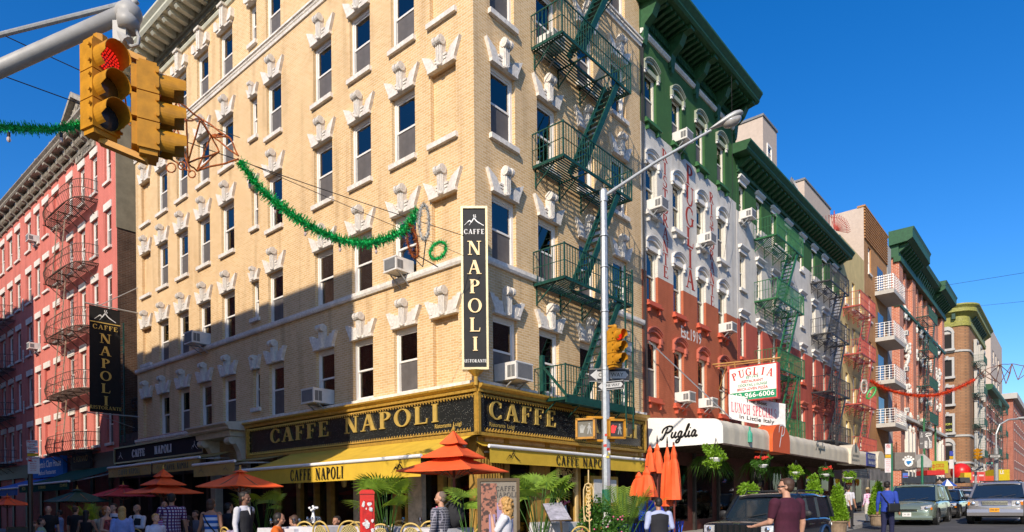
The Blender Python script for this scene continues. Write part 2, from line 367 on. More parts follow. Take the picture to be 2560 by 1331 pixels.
def addtext(mb, txt, size, cx, cz, y, mi=0, M=None, wmax=None, bold=False, shear=0.0, rot=0.0):
    me = ftext(txt, size, bold, shear)
    if not len(me.vertices): return
    w_ = max(v.co.x for v in me.vertices) - min(v.co.x for v in me.vertices); k = 1.0
    if wmax: k = wmax / max(w_, 1e-6)
    ca, sa = math.cos(rot), math.sin(rot)
    vs = []
    for v in me.vertices:
        a = v.co.x*k; b = v.co.y; vs.append((cx + a*ca - b*sa, y, cz + a*sa + b*ca))
    mb.add(vs, [tuple(p.vertices) for p in me.polygons], mi, M); bpy.data.meshes.remove(me)
def ribbon(mb, pts, widths, y, mi=0, M=None):     # flat brush stroke in xz
    vs = []; fs = []; n = len(pts)
    for i, (x, z) in enumerate(pts):
        a = pts[max(i-1, 0)]; b = pts[min(i+1, n-1)]; dx, dz = b[0]-a[0], b[1]-a[1]; l = math.hypot(dx, dz) or 1
        wd = widths if not isinstance(widths, (list, tuple)) else widths[i]
        nx, nz = -dz/l*wd/2, dx/l*wd/2; vs += [(x+nx, y, z+nz), (x-nx, y, z-nz)]
    for i in range(n-1): fs.append((2*i, 2*i+1, 2*i+3, 2*i+2))
    mb.add(vs, fs, mi, M)
def spline(pts, k=5):
    out = []; n = len(pts)
    for i in range(n-1):
        p0 = pts[max(i-1, 0)]; p1 = pts[i]; p2 = pts[i+1]; p3 = pts[min(i+2, n-1)]
        for j in range(k):
            t = j/k; out.append(tuple(0.5*((2*p1[a])+(-p0[a]+p2[a])*t+(2*p0[a]-5*p1[a]+4*p2[a]-p3[a])*t*t+(-p0[a]+3*p1[a]-3*p2[a]+p3[a])*t**3) for a in range(len(p1))))
    out.append(tuple(pts[-1])); return out
def volcano(mb, cx, cz, h, y, mi, M=None):        # the cafe's twin-peak mark with two wisps of smoke
    ribbon(mb, spline([(cx-h*0.95, cz-h*0.35), (cx-h*0.6, cz-h*0.02), (cx-h*0.42, cz+h*0.1), (cx-h*0.35, cz-h*0.05)], 4), [h*0.04]*4+[h*0.09]*9, y, mi, M)
    ribbon(mb, spline([(cx-h*0.5, cz-h*0.38), (cx-h*0.2, cz+h*0.05), (cx, cz+h*0.30), (cx+h*0.3, cz-h*0.02), (cx+h*0.95, cz-h*0.40)], 4), [h*0.03]*3+[h*0.10]*11+[h*0.07]*3, y-0.0006, mi, M)
    for dx in (-0.04, 0.12):
        ribbon(mb, spline([(cx+h*dx, cz+h*0.36), (cx+h*(dx+0.05), cz+h*0.46), (cx+h*(dx-0.03), cz+h*0.56), (cx+h*(dx+0.03), cz+h*0.68)], 3), h*0.06, y, mi, M)
PUG = [  # brush strokes of the cursive word, unit height about 1
    [(0.05,0.0),(0.13,0.12),(0.28,0.62),(0.40,0.86)], [(-0.05,0.45),(0.02,0.75),(0.35,0.95),(0.72,0.93),(0.78,0.74),(0.6,0.52),(0.32,0.44)], [(-0.15,0.02),(-0.02,-0.08),(0.14,0.08)],
    [(0.86,0.5),(0.80,0.2),(0.88,0.05),(1.02,0.12),(1.16,0.5)], [(1.16,0.5),(1.10,0.15),(1.18,0.04),(1.32,0.12)],
    [(1.66,0.46),(1.5,0.5),(1.38,0.3),(1.42,0.08),(1.56,0.1),(1.68,0.5)], [(1.68,0.5),(1.6,0.0),(1.5,-0.32),(1.3,-0.36),(1.3,-0.2),(1.6,-0.02),(1.85,0.12)],
    [(1.85,0.12),(2.08,0.6),(2.2,0.95),(2.12,0.98),(2.02,0.6),(1.98,0.15),(2.06,0.04),(2.2,0.14)], [(2.30,0.5),(2.24,0.16),(2.32,0.04),(2.45,0.14)], [(2.34,0.68),(2.36,0.74)],
    [(2.82,0.44),(2.68,0.52),(2.54,0.32),(2.56,0.08),(2.7,0.08),(2.84,0.48)], [(2.84,0.48),(2.8,0.16),(2.88,0.04),(3.02,0.14)]]
def puglia(mb, h, x, z, y, mi, M=None, xs=1.0, wt=0.12):
    for k, st in enumerate(PUG):
        ribbon(mb, spline([(x+px*h*xs+py*h*0.18, z+py*h) for px, py in st], 5), h*wt*(1.0 if len(st) > 3 else 0.8), y-0.0005*k, mi, M)
# ---------------------------------------------------------------- ground
M_asph = mat('asphalt', (0.075, 0.075, 0.08), 0.9, var=0.25, scale=1.2, bump=0.3, stain=0.3); M_side = mat('concrete_paving', (0.30, 0.285, 0.26), 0.9, var=0.15, scale=2, stain=0.3); M_kerb = mat('granite_kerb', (0.33, 0.32, 0.31), 0.8, var=0.2)
def gsheet(name, ts, ys, dz, m_, thick=0.0):
    """ground strip in the right-street frame following the rise of the street"""
    m = MB(); vs = []; fs = []
    for t_ in ts:
        g = 0.02*min(max(t_+6, 0), 36)
        for y in ys: vs.append((t_, y, g+dz))
    n = len(ys)
    for i in range(len(ts)-1):
        for j in range(n-1): fs.append((i*n+j, (i+1)*n+j, (i+1)*n+j+1, i*n+j+1))
    if thick:
        b = len(vs); vs += [(x, y, z-thick) for x, y, z in vs[:]]
        for i in range(len(ts)-1):
            for j in (0, n-1): a = i*n+j; fs.append((a, a+n, a+n+b, a+b))
        for i in (0, len(ts)-1):
            for j in range(n-1): a = i*n+j; fs.append((a, a+1, a+1+b, a+b))
    m.add(vs, fs); o = part(name, m, m_, None, FR); o['kind'] = 'structure'; return o
gsheet('ground', [-1500, -6, 30, 1800], [-1500, -60, 0, 60, 1500], -0.02, M_asph)
gsheet('pavement', [-4.4, -3, 5, 15, 30, 86], [-4.5, -2.0, 0.5], 0.12, M_side, 0.16)
gsheet('pavement', [-4.4, -3, 0.2], [0.5, 30, 64], 0.118, M_side, 0.16)
gsheet('pavement', [95, 240], [-4.5, 0.5], 0.12, M_side, 0.16)
gsheet('kerb', [-4.55, -3, 5, 15, 30, 86], [-4.66, -4.5], 0.125, M_kerb, 0.16)
gsheet('pavement', [4, 15, 30, 240], [-18, -14.0], 0.12, M_side, 0.16)
gsheet('road_marking', [24, 30, 80], [-9.3, -9.16], -0.014, mat('worn_road_paint', (0.5, 0.49, 0.45), 0.8, var=0.3))
# ---------------------------------------------------------------- walls and windows
def wallmesh(mb, x0, x1, z0, z1, ops, y=0.0, depth=0.22, mi=0, back=None, M=None):
    """flat wall with real openings (x0,x1,z0,z1[,blind]) and their reveals"""
    xs = sorted({x0, x1, *[o[0] for o in ops], *[o[1] for o in ops]}); zs = sorted({z0, z1, *[o[2] for o in ops], *[o[3] for o in ops]})
    xs = [v for v in xs if x0 <= v <= x1]; zs = [v for v in zs if z0 <= v <= z1]
    for i in range(len(xs)-1):
        cxm = (xs[i]+xs[i+1])/2; run = None
        for j in range(len(zs)-1):
            cz = (zs[j]+zs[j+1])/2
            hole = any(o[0] < cxm < o[1] and o[2] < cz < o[3] for o in ops)
            if not hole: mb.add([(xs[i],y,zs[j]),(xs[i+1],y,zs[j]),(xs[i+1],y,zs[j+1]),(xs[i],y,zs[j+1])], [(0,1,2,3)], mi, M)
    for o in ops:
        a, b, c, d = o[:4]; blind = len(o) > 4 and o[4]; dp = 0.12 if blind else depth
        mb.add([(a,y,c),(a,y+dp,c),(a,y+dp,d),(a,y,d)], [(0,1,2,3)], mi, M)
        mb.add([(b,y,c),(b,y+dp,c),(b,y+dp,d),(b,y,d)], [(3,2,1,0)], mi, M)
        mb.add([(a,y,d),(a,y+dp,d),(b,y+dp,d),(b,y,d)], [(0,1,2,3)], mi, M)
        mb.add([(a,y,c),(a,y+dp,c),(b,y+dp,c),(b,y,c)], [(3,2,1,0)], mi, M)
        if blind: mb.add([(a,y+dp,c),(b,y+dp,c),(b,y+dp,d),(a,y+dp,d)], [(0,1,2,3)], mi if back is None else back, M)
WC = {}
def window(parent, M, w, h, curtain=0, case=None, seed=0, deep=0.10, low=0.5, arch=0.0, screen=None):
    """sash window set in its opening; origin at the bottom left of the opening on the wall face"""
    case = case or M_whitewood
    key = (round(w, 2), round(h, 2), case.name, deep, low)
    if key not in WC:
        j = min(0.085, w*0.14); m = MB(); y0 = deep
        m.box(0, j, y0, y0+0.11, 0, h); m.box(w-j, w, y0, y0+0.11, 0, h); m.box(j, w-j, y0, y0+0.11, h-0.11, h); m.box(j, w-j, y0, y0+0.13, 0, 0.06)
        a, b = j, w-j; mid = h*low; s = 0.042
        for (za, zb, yy) in ((mid-0.03, h-0.11, y0+0.03), (0.06, mid+0.03, y0+0.065)):
            m.box(a, a+s, yy, yy+0.035, za, zb); m.box(b-s, b, yy, yy+0.035, za, zb); m.box(a+s, b-s, yy, yy+0.035, zb-s-0.01, zb); m.box(a+s, b-s, yy, yy+0.035, za, za+s+0.01)
        g = MB(); g.box(a+s, b-s, y0+0.045, y0+0.05, mid+0.01, h-0.15); g.box(a+s, b-s, y0+0.08, y0+0.085, 0.1, mid)
        sm = MB(); sm.box(a+s*0.5, b-s*0.5, y0+0.052, y0+0.056, 0.07, mid-0.03)
        c1 = MB(); c2 = MB()
        for cm, xa, xb in ((c1, a, w*0.40), (c2, a, b)):
            n = 14; vs = []; fs = []
            for i in range(n+1):
                xx = xa+(xb-xa)*i/n; yy = y0+0.24+0.03*math.sin(i*2.1)
                vs += [(xx, yy, 0.05 if cm is c1 else h*0.42), (xx, yy, h-0.1)]
            for i in range(n): fs.append((2*i, 2*i+2, 2*i+3, 2*i+1))
            cm.add(vs, fs)
        nm = MB(); nm.add([(w-p[0], p[1], p[2]) for p in c1.v], [list(reversed(f)) for f in c1.f]); nm.add(c1.v, c1.f)
        WC[key] = [fixn(q.mesh(k_)) for q, k_ in ((m, 'window'), (g, 'pane'), (sm, 'insect_screen'), (nm, 'curtain'), (c2, 'curtain'))]
        for me_, mt_ in zip(WC[key], (case, M_glass, M_screen, M_curtain, M_curtain)): me_.materials.append(mt_)
    me = WC[key]
    o = part('window', me[0], case, parent, M)
    part('pane', me[1], M_glass, o, M)
    rr = random.Random(seed)
    if (screen if screen is not None else rr.random() < 0.55): part('insect_screen', me[2], M_screen, o, M)
    if curtain: part('curtain', me[2+curtain], M_curtain, o, M)
    return o
HC = {}
def hood(parent, M, w, kind='scroll', m_=None):
    """stone window head; origin at the top left of the opening on the wall face"""
    m_ = m_ or M_stone
    key = (round(w, 2), kind, m_.name)
    if key not in HC:
        m = MB(); c = w/2
        if kind in ('scroll', 'fan', 'small'):
            k = 1.0 if w > 0.7 else 0.62
            wing = 0.30*k; fl = 0.20*k
            m.box(-0.03, w+0.03, -0.10, 0.02, -0.005, 0.075)
            for sg in (-1, 1):
                X = lambda u: c + sg*u
                e = w/2+0.03
                if kind == 'fan':
                    for q in range(3):
                        a0 = 0.14+ (e-0.14)*q/3; a1 = 0.14+(e-0.14)*(q+1)/3-0.008
                        b0 = 0.20+(e+fl-0.20)*q/3; b1 = 0.20+(e+fl-0.20)*(q+1)/3-0.012; hh = 0.34+0.06*q
                        m.prism([(X(a0), 0.075), (X(a1), 0.075), (X(b1), hh), (X(b0), hh)], -0.09-0.010*q, 0.01)
                else:
                    m.prism([(X(e-wing), 0.075), (X(e), 0.075), (X(e+fl), 0.46*k+0.06), (X(e+fl*0.15-wing*0.55), 0.30*k+0.06)], -0.10, 0.01)
                    for q in range(3):
                        zz = 0.085+0.075*q*k; m.box(min(X(0.1), X(e-wing*0.9)), max(X(0.1), X(e-wing*0.9)), -0.07-0.012*q, 0.01, zz, zz+0.055*k)
            kw = 0.115*k if w < 0.7 else 0.122
            m.prism([(c-kw*0.72, 0.03), (c+kw*0.72, 0.03), (c+kw, 0.55*k+0.05), (c-kw, 0.55*k+0.05)], -0.15, 0.01)
            for q in (-0.55, 0, 0.55): m.prism([(c+kw*(q-0.16)*0.8, 0.05), (c+kw*(q+0.16)*0.8, 0.05), (c+kw*(q+0.16), 0.5*k), (c+kw*(q-0.16), 0.5*k)], -0.178, -0.145)
            zt = 0.60*k+0.02; r = 0.112*k+0.008
            for xx, rr_ in ((c-kw*0.78, r), (c, r*0.84), (c+kw*0.78, r)):
                m.tube([(xx-kw*0.34, -0.155, zt), (xx+kw*0.34, -0.155, zt)], rr_, 14)
            m.box(c-kw*0.9, c+kw*0.9, -0.15, 0.01, zt-0.06, zt+0.07)
            m.tube([(c-kw*1.15, -0.16, zt), (c+kw*1.15, -0.16, zt)], r*0.42, 8)
            m.ball((c, -0.13, 0.03), kw*0.7, 0.06, 0.05)
        elif kind == 'flat':                            # top storey: squarer block with pilaster key
            m.box(-0.04, w+0.04, -0.11, 0.02, -0.005, 0.07)
            for sg in (-1, 1):
                X = lambda u: c + sg*u; e = w/2+0.04
                m.prism([(X(e-0.2), 0.07), (X(e), 0.07), (X(e+0.13), 0.13), (X(e+0.13), 0.44), (X(e-0.02), 0.44), (X(e-0.16), 0.2)], -0.15, 0.01)
            m.prism([(c-0.12, 0.0), (c+0.12, 0.0), (c+0.15, 0.74), (c-0.15, 0.74)], -0.19, 0.01)
            m.box(c-0.19, c+0.19, -0.26, 0.01, 0.74, 0.83); m.box(c-0.03, c+0.03, -0.215, -0.18, 0.05, 0.72)
        elif kind == 'lintel': m.box(-0.10, w+0.10, -0.05, 0.02, 0, 0.34)
        elif kind == 'ledge':
            m.box(-0.08, w+0.08, -0.06, 0.02, 0.0, 0.16); m.sprism([(0.02, 0.16), (-0.09, 0.16), (-0.18, 0.25), (-0.18, 0.31), (0.02, 0.31)], -0.16, w+0.16)
        elif kind == 'arch':                            # segmental hood of the tricolour building
            n = 12; e = 0.12
            for (ro, thick, yy) in ((0.0, 0.10, -0.07), (0.10, 0.05, -0.11), (0.15, 0.04, -0.14)):
                for i in range(n):
                    def zc(x): q = (x-c)/(w/2+e); return 0.02+0.20*(1-q*q)
                    xa = -e+(w+2*e)*i/n; xb = -e+(w+2*e)*(i+1)/n
                    m.prism([(xa, zc(xa)+ro), (xb, zc(xb)+ro), (xb, zc(xb)+ro+thick), (xa, zc(xa)+ro+thick)], yy, 0.01)
            for xx in (-0.07, w+0.07): m.box(xx-0.06, xx+0.06, -0.10, 0.01, -0.14, 0.06); m.box(xx-0.04, xx+0.04, -0.07, 0.01, -0.24, -0.12)
            m.box(-0.02, w+0.02, -0.02, 0.06, -0.1, 0.06)
        HC[key] = fixn(m.mesh('window_hood')); HC[key].materials.append(m_)
    return part('window_hood', HC[key], m_, parent, M)
SC = {}
def sill(parent, M, w, ext=0.07, hgt=0.13, m_=None, brk=False):
    m_ = m_ or M_stone; key = (round(w, 2), ext, hgt, m_.name, brk)
    if key not in SC:
        m = MB(); m.box(-ext, w+ext, -0.10, 0.2, -hgt, 0.0)
        if brk:
            m.box(-ext-0.05, w+ext+0.05, -0.17, 0.05, -hgt-0.06, -hgt)
            for xx in (0.05, w-0.05): m.prism([(xx-0.05, -hgt-0.06), (xx+0.05, -hgt-0.06), (xx+0.03, -hgt-0.25), (xx-0.03, -hgt-0.25)], -0.12, 0.01)
        SC[key] = fixn(m.mesh('window_sill')); SC[key].materials.append(m_)
    return part('window_sill', SC[key], m_, parent, M)
ACN = [0]
def ac_unit(M, label, big=False, yellow=False):
    """window air conditioner standing out of a sash; origin at the sill centre on the wall face"""
    t = thing('air_conditioner', label, 'air conditioner', M, 'air conditioners in the windows')
    w_, h_, d_ = (0.66, 0.44, 0.62) if big else (0.52, 0.36, 0.5)
    m = MB(); m.box(-w_/2, w_/2, -d_, 0.12, 0, h_); m.box(-w_/2-0.008, w_/2+0.008, -d_-0.012, -d_+0.03, -0.008, 0.03); m.box(-w_/2-0.008, w_/2+0.008, -d_-0.012, -d_+0.03, h_-0.03, h_+0.008)
    part('casing', m, M_acw, t)
    g = MB(); 
    g.box(-w_/2+0.05, w_/2-0.05, -d_-0.016, -d_+0.01, 0.05, h_-0.05)
    for sg in (-1, 1):
        for a in (0.08, 0.29):
            x = sg*(w_/2); g.box(min(x, x+sg*0.006), max(x, x+sg*0.006), -d_+a*d_, -d_+(a+0.18)*d_, 0.06, h_-0.08)
    part('grille', g, M_acd, t)
    b = MB()
    for xx in (-w_/2+0.08, w_/2-0.08): b.bar((xx, -d_*0.7, -0.01), (xx, 0.0, -0.30), 0.03); b.bar((xx, -d_*0.8, -0.012), (xx, 0, -0.012), 0.03)
    part('bracket', b, M_steel, t)
    return t
# ---------------------------------------------------------------- yellow corner building
YB = thing('apartment_building', 'tan brick corner apartment building with white scroll window heads above the cafe', 'building', Matrix.Translation(C0))
CORE = {}
cols = [(17.78, 18.76), (15.88, 16.87), (13.99, 14.95), (12.10, 13.08), (8.83, 9.77), (5.97, 6.95), (4.08, 5.04), (2.18, 3.14)]
narrow = (10.39, 10.84); blinds = [(19.55, 20.5), (0.62, 1.56)]
rows = [(4.62, 6.40, 'fan'), (7.77, 9.50, 'scroll'), (10.96, 12.80, 'scroll'), (14.13, 15.96, 'scroll'), (17.42, 19.22, 'flat')]
ops = []; wl = []
for ri, (za, zb, kd) in enumerate(rows):
    for ci, (a, b) in enumerate(cols): ops.append((-b, -a, za, zb)); wl.append((-b, b-a, za, zb, kd, ri, ci))
    a, b = narrow; ops.append((-b, -a, za+0.38, zb-0.04)); wl.append((-b, b-a, za+0.38, zb-0.04, kd, ri, 99))
    for a, b in blinds: ops.append((-b, -a, za, zb, True))
m = MB(); wallmesh(m, -21.14, 0.0, 3.1, 20.3, ops, depth=0.24)
m.add([(-21.14,0,3.1),(-21.14,0,20.3),(-21.14,12,20.3),(-21.14,12,3.1)], [(0,1,2,3)])
m.box(-21.14, -0.3, 0.5, 12, 20.5, 20.9, 0)
part('wall', m, M_ybrick, YB, FL)
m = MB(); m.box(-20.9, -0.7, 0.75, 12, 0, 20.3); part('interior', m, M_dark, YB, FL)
for (x, w_, za, zb, kd, ri, ci) in wl:
    Mw = FL @ Tm(x, 0, za); rr = random.Random(ri*31+ci)
    cur = 1 if (ci in (4, 6, 7) and ri in (1, 2)) or (ci in (5,) and ri == 1) or (ri == 0 and ci in (6, 7)) or rr.random() < 0.35 else (2 if rr.random() < 0.3 else 0)
    o = window(YB, Mw, w_, zb-za, cur, seed=ri*17+ci, screen=(ri >= 3 and ci != 99) or None)
    hood(o, FL @ Tm(x, 0, zb), w_, ('small' if ci == 99 and kd == 'scroll' else kd))
    if ci == 99 or ri in (2, 3): sill(o, Mw, w_)
for ri, (za, zb, kd) in enumerate(rows):
    for a, b in blinds:
        hood(YB, FL @ Tm(-b, 0, zb), b-a, kd)
        if ri in (2, 3): sill(YB, FL @ Tm(-b, 0, za), b-a)
        if ri == 1 and a > 5: sill(YB, FL @ Tm(-b, 0, za+0.14), b-a)
        if ri == 0 : pass
# right-hand street front of the same building
rcols = [(0.62, 1.58), (2.53, 3.45), (4.50, 5.38), (6.42, 7.30)]
ops = []; wr = []
for ri, (za, zb, kd) in enumerate(rows):
    for ci, (a, b) in enumerate(rcols): ops.append((a, b, za, zb)); wr.append((a, b-a, za, zb, kd, ri, ci))
m = MB(); wallmesh(m, 0.0, 8.25, 3.1, 20.3, ops, depth=0.24); m.add([(8.25,0,3.1),(8.25,0,20.3),(8.25,12,20.3),(8.25,12,3.1)], [(0,1,2,3)])
part('wall', m, M_ybrick, YB, FR)
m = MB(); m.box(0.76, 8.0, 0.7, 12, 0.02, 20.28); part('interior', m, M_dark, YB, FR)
for (x, w_, za, zb, kd, ri, ci) in wr:
    Mw = FR @ Tm(x, 0, za)
    o = window(YB, Mw, w_, zb-za, [1, 0, 2, 0][(ri+ci) % 4] if ri != 3 else 2*(ci % 2), seed=ri*7+ci+100)
    hood(o, FR @ Tm(x, 0, zb), w_, kd)
    if ri in (2, 3): sill(o, Mw, w_)
# belt courses, ledge and cornice
def belt(prof, m_, name, xl=-21.18, xr=8.3, extra=None):
    m = MB(); e = -min(p[0] for p in prof)
    m.sprism(prof, xl, 0, 0); part(name, m, m_, YB, FL)
    m = MB(); m.sprism([(p[0]-0.001, p[1]-0.001) for p in prof], -e*0.0, xr, 0)
    part(name, m, m_, YB, FR)
    m = MB(); pz = [p[1] for p in prof]; m.box(-e-0.002, 0.0, -e-0.002, 0.0, min(pz)+0.002, max(pz)-0.002, 0, FR); part(name, m, m_, YB, Matrix.Identity(4) @ Matrix.Identity(4))
belt([(0.02, 7.60), (-0.07, 7.60), (-0.10, 7.66), (-0.10, 7.76), (0.02, 7.80)], M_stone, 'belt_course')
belt([(0.02, 4.42), (-0.08, 4.42), (-0.13, 4.50), (-0.13, 4.60), (0.02, 4.64)], M_stone, 'ledge')
belt([(0.02, 17.12), (-0.05, 17.12), (-0.07, 17.20), (-0.05, 17.21), (-0.05, 17.30), (-0.13, 17.32), (-0.13, 17.38), (0.02, 17.42)], M_stone, 'belt_course')
m = MB()
for k in range(300): m.ball((-21.1+k*0.0705, -0.075, 17.25), 0.026, 0.04, 0.042, 5, 4)
m.cut()
for k in range(118): m.ball((0.03+k*0.0705, -0.075, 17.25), 0.026, 0.04, 0.042, 5, 4, M=Matrix(FL.inverted() @ FR))
part('rope_moulding', m, M_stone, YB, FL)
m = MB()
m.sprism([(0.02, 19.95), (-0.06, 19.97), (-0.10, 20.05), (-0.10, 20.09), (0.02, 20.10)], -21.2, 0.1, 0)
m.sprism([(0.02, 20.74), (-0.98, 20.78), (-1.02, 20.74), (-1.10, 20.84), (-1.10, 20.92), (-1.22, 21.04), (-1.22, 21.12), (0.02, 21.16)], -21.9, 1.2, 0)
for k in range(41):
    x = -21.4+k*0.55; m.sprism([(-0.22, 20.74), (-0.92, 20.76), (-0.92, 20.66), (-0.85, 20.58), (-0.3, 20.50), (-0.22, 20.5)], x, x+0.2, 0); m.box(x-0.03, x+0.23, -0.97, -0.2, 20.72, 20.752, 0)
part('cornice', m, M_cornice, YB, FL)
m = MB(); m.sprism([(0.02, 20.10), (-0.13, 20.12), (-0.13, 20.34), (-0.22, 20.40), (-0.22, 20.74), (0.02, 20.76)], -21.3, 0.2, 0)
for k in range(205): m.box(-21.2+k*0.104, -21.145+k*0.104, -0.19, -0.12, 20.16, 20.32, 0)
part('dentil_moulding', m, M_dkcorn, YB, FL)
# ---------------------------------------------------------------- fire escapes
def fire_escape(parent, F, x0, x1, levels, m_, off=1.05, y_hole=(0.30, 0.81), hdir=1, zin=None, rail=0.88, ladder=None, dz=None, stairs=True, slat=0.085, bellies=False, holes=True):
    """iron balconies joined by steep stairs; each level is a part with its railing and stair"""
    L = x1-x0; ha = x0+L*y_hole[0]; hb = x0+L*y_hole[1]
    if hdir < 0: ha, hb = x1-L*y_hole[1], x1-L*y_hole[0]
    for li, z in enumerate(levels):
        m = MB(); pl = m
        n = int(off/slat)
        for k in range(n):
            y = -off+0.05+k*slat*1.0
            if y > -0.03: break
            if holes and li > 0 and y < -off*0.5: m.box(x0+0.03, ha, y, y+slat*0.40, z-0.012, z+0.012); m.box(hb, x1-0.03, y, y+slat*0.40, z-0.012, z+0.012)
            else: m.box(x0+0.03, x1-0.03, y, y+slat*0.40, z-0.012, z+0.012)
        m.box(x0, x1, -off, -off+0.04, z-0.05, z+0.03); m.box(x0, x0+0.035, -off, 0, z-0.05, z+0.028); m.box(x1-0.035, x1, -off, 0, z-0.05, z+0.028)
        if holes and li > 0: m.box(ha, hb, -off*0.5-0.02, -off*0.5+0.02, z-0.045, z+0.024)
        nb = 4
        for k in range(nb):
            xx = x0+0.12+(L-0.24)*k/(nb-1)
            m.box(xx-0.018, xx+0.018, -off+0.02, 0, z-0.045, z-0.014); m.bar((xx, -off*0.62, z-0.04), (xx, 0, z-0.52), 0.028); m.bar((xx, -0.015, z-0.02), (xx, -0.015, z-0.55), 0.03)
            c = [(xx, -0.10-0.07*math.cos(a*0.7), z-0.22-0.07*math.sin(a*0.7)) for a in range(9)]; m.tube(c, 0.011, 5)
        o = part('fire_escape', m, m_, parent, F)
        r = MB(); zt = z+rail
        for (a, b) in (((x0, 0), (x0, -off)), ((x0, -off), (x1, -off)), ((x1, -off), (x1, 0))):
            d = math.hypot(b[0]-a[0], b[1]-a[1]); nn = max(2, int(d/0.125))
            for k in range(nn+1):
                px, py = a[0]+(b[0]-a[0])*k/nn, a[1]+(b[1]-a[1])*k/nn
                bow = 0.10*math.sin(PI*0.4) if bellies else 0
                r.box(px-0.009, px+0.009, py-0.009, py+0.009, z, zt)
            r.bar((a[0], a[1], zt), (b[0], b[1], zt), 0.028, 0.028); r.bar((a[0], a[1], z+0.44), (b[0], b[1], z+0.44), 0.016)
        for px in (x0, x1): r.box(px-0.018, px+0.018, -off-0.018, -off+0.018, z-0.05, zt+0.03)
        part('railing', r, m_, o, F)
        if stairs and li < len(levels)-1:
            s = MB(); z2 = levels[li+1]
            xa = ha-0.02 if hdir > 0 else hb+0.02; xb = hb+0.03 if hdir > 0 else ha-0.03
            xa += -0.05*hdir
            for yy in (-off+0.06, -off*0.5-0.03): s.bar((xa, yy, z), (xb, yy, z2+0.02), 0.045, 0.17)
            for yy in (-off+0.05,): s.bar((xa, yy, z+0.75), (xb-0.25*hdir, yy, z2+0.3), 0.022)
            ns = 13
            for k in range(1, ns):
                f = k/ns; xx = xa+(xb-xa)*f; zz = z+(z2-z)*f; s.box(xx-0.075, xx+0.075, -off+0.06, -off*0.5-0.03, zz-0.01, zz+0.006)
            part('stair', s, m_, o, F)
    if ladder:
        lx, z0_, z1_, yy = ladder; m = MB()
        for q in (0, 0.42): m.box(lx+q, lx+q+0.035, yy-0.04, yy, z0_, z1_)
        k = z0_+0.2
        while k < z1_: m.tube([(lx+0.02, yy-0.02, k), (lx+0.44, yy-0.02, k)], 0.011, 5); k += 0.3
        part('drop_ladder', m, m_, parent, F)
fire_escape(YB, FR, 2.3, 5.82, [4.33, 7.53, 10.75, 14.0, 17.2], M_gfe, ladder=(5.2, 3.75, 8.55, -1.12))
m = MB(); m.box(2.28, 5.84, -1.09, -1.05, 4.2, 4.42); m.bar((2.3, -1.1, 4.36), (2.3, -0.25, 5.3), 0.06); m.box(2.26, 2.36, -0.32, -0.2, 4.3, 5.55)
part('drop_balcony_frame', m, M_gfe, YB, FR)
# ---------------------------------------------------------------- ground floor of the cafe
M_sglass = glassy('shop_glass', refl=0.03, trans=0.35)
m = MB(); M_sf = mat('gold_brown_frame', (0.42, 0.25, 0.06), 0.45, 0.2, var=0.2); M_marble = mat('veined_marble', (0.55, 0.45, 0.34), 0.35, var=0.25, scale=5)
for s in (0.05, 1.2, 3.05, 4.55, 6.2, 7.9, 9.3): m.box(-s-0.22, -s, -0.02, 0.3, 0.1, 3.3)
for s in (0.9, 2.6, 4.1, 7.0): m.box(-s-0.09, -s, -0.05, 0.25, 0.1, 3.3)
m.box(-10.6, 0, 0.0, 0.3, 0.1, 0.55); m.box(-10.6, 0, 0.02, 0.3, 2.75, 3.3)
part('shopfront', m, M_sf, YB, FL)
m = MB(); m.box(-5.0, -4.5, -0.06, 0.1, 0.1, 2.7); m.cut(); m.box(-2.55, -2.0, -0.06, 0.1, 0.1, 2.7); part('pilaster', m, M_marble, YB, FL)
m = MB(); m.box(-10.5, 0, 0.12, 0.14, 0.5, 2.8); part('pane', m, M_sglass, YB, FL)
m = MB()
for t in (0.02, 1.0, 2.75, 4.25, 5.7, 7.9): m.box(t, t+0.2, -0.02, 0.3, 0.1, 3.3)
m.box(2.2, 2.95, 0.0, 0.2, 0.1, 2.6); m.box(0, 8.2, 0.02, 0.3, 2.7, 3.3); m.box(0, 8.2, 0.0, 0.3, 0.1, 0.6)
for k in range(9): m.box(0.05+k*0.1, 0.09+k*0.1, -0.05, 0.02, 1.6, 2.7)
part('shopfront', m, M_sf, YB, FR)
m = MB(); m.box(0.1, 8.1, 0.12, 0.14, 0.5, 2.8); part('pane', m, M_sglass, YB, FR)
# filigree corner panel and menu case on the right-hand shopfront
m = MB()
m.box(3.2, 3.27, -0.10, -0.04, 1.2, 2.62); m.box(4.1, 4.2, -0.10, -0.04, 0.3, 2.62); m.box(3.2, 4.2, -0.10, -0.04, 2.56, 2.66)
for k in range(26):
    a = random.random(); b_ = random.random()*(1-a)
    cxx, czz, r = 4.08-a*0.8, 2.52-b_*0.75, 0.035+random.random()*0.035
    m.tube([(cxx+r*math.cos(q), -0.07, czz+r*math.sin(q)) for q in [i*0.9 for i in range(7)]], 0.011, 5)
part('filigree_screen', m, mat('pale_gold_iron', (0.72, 0.52, 0.24), 0.4, 0.2), YB, FR)
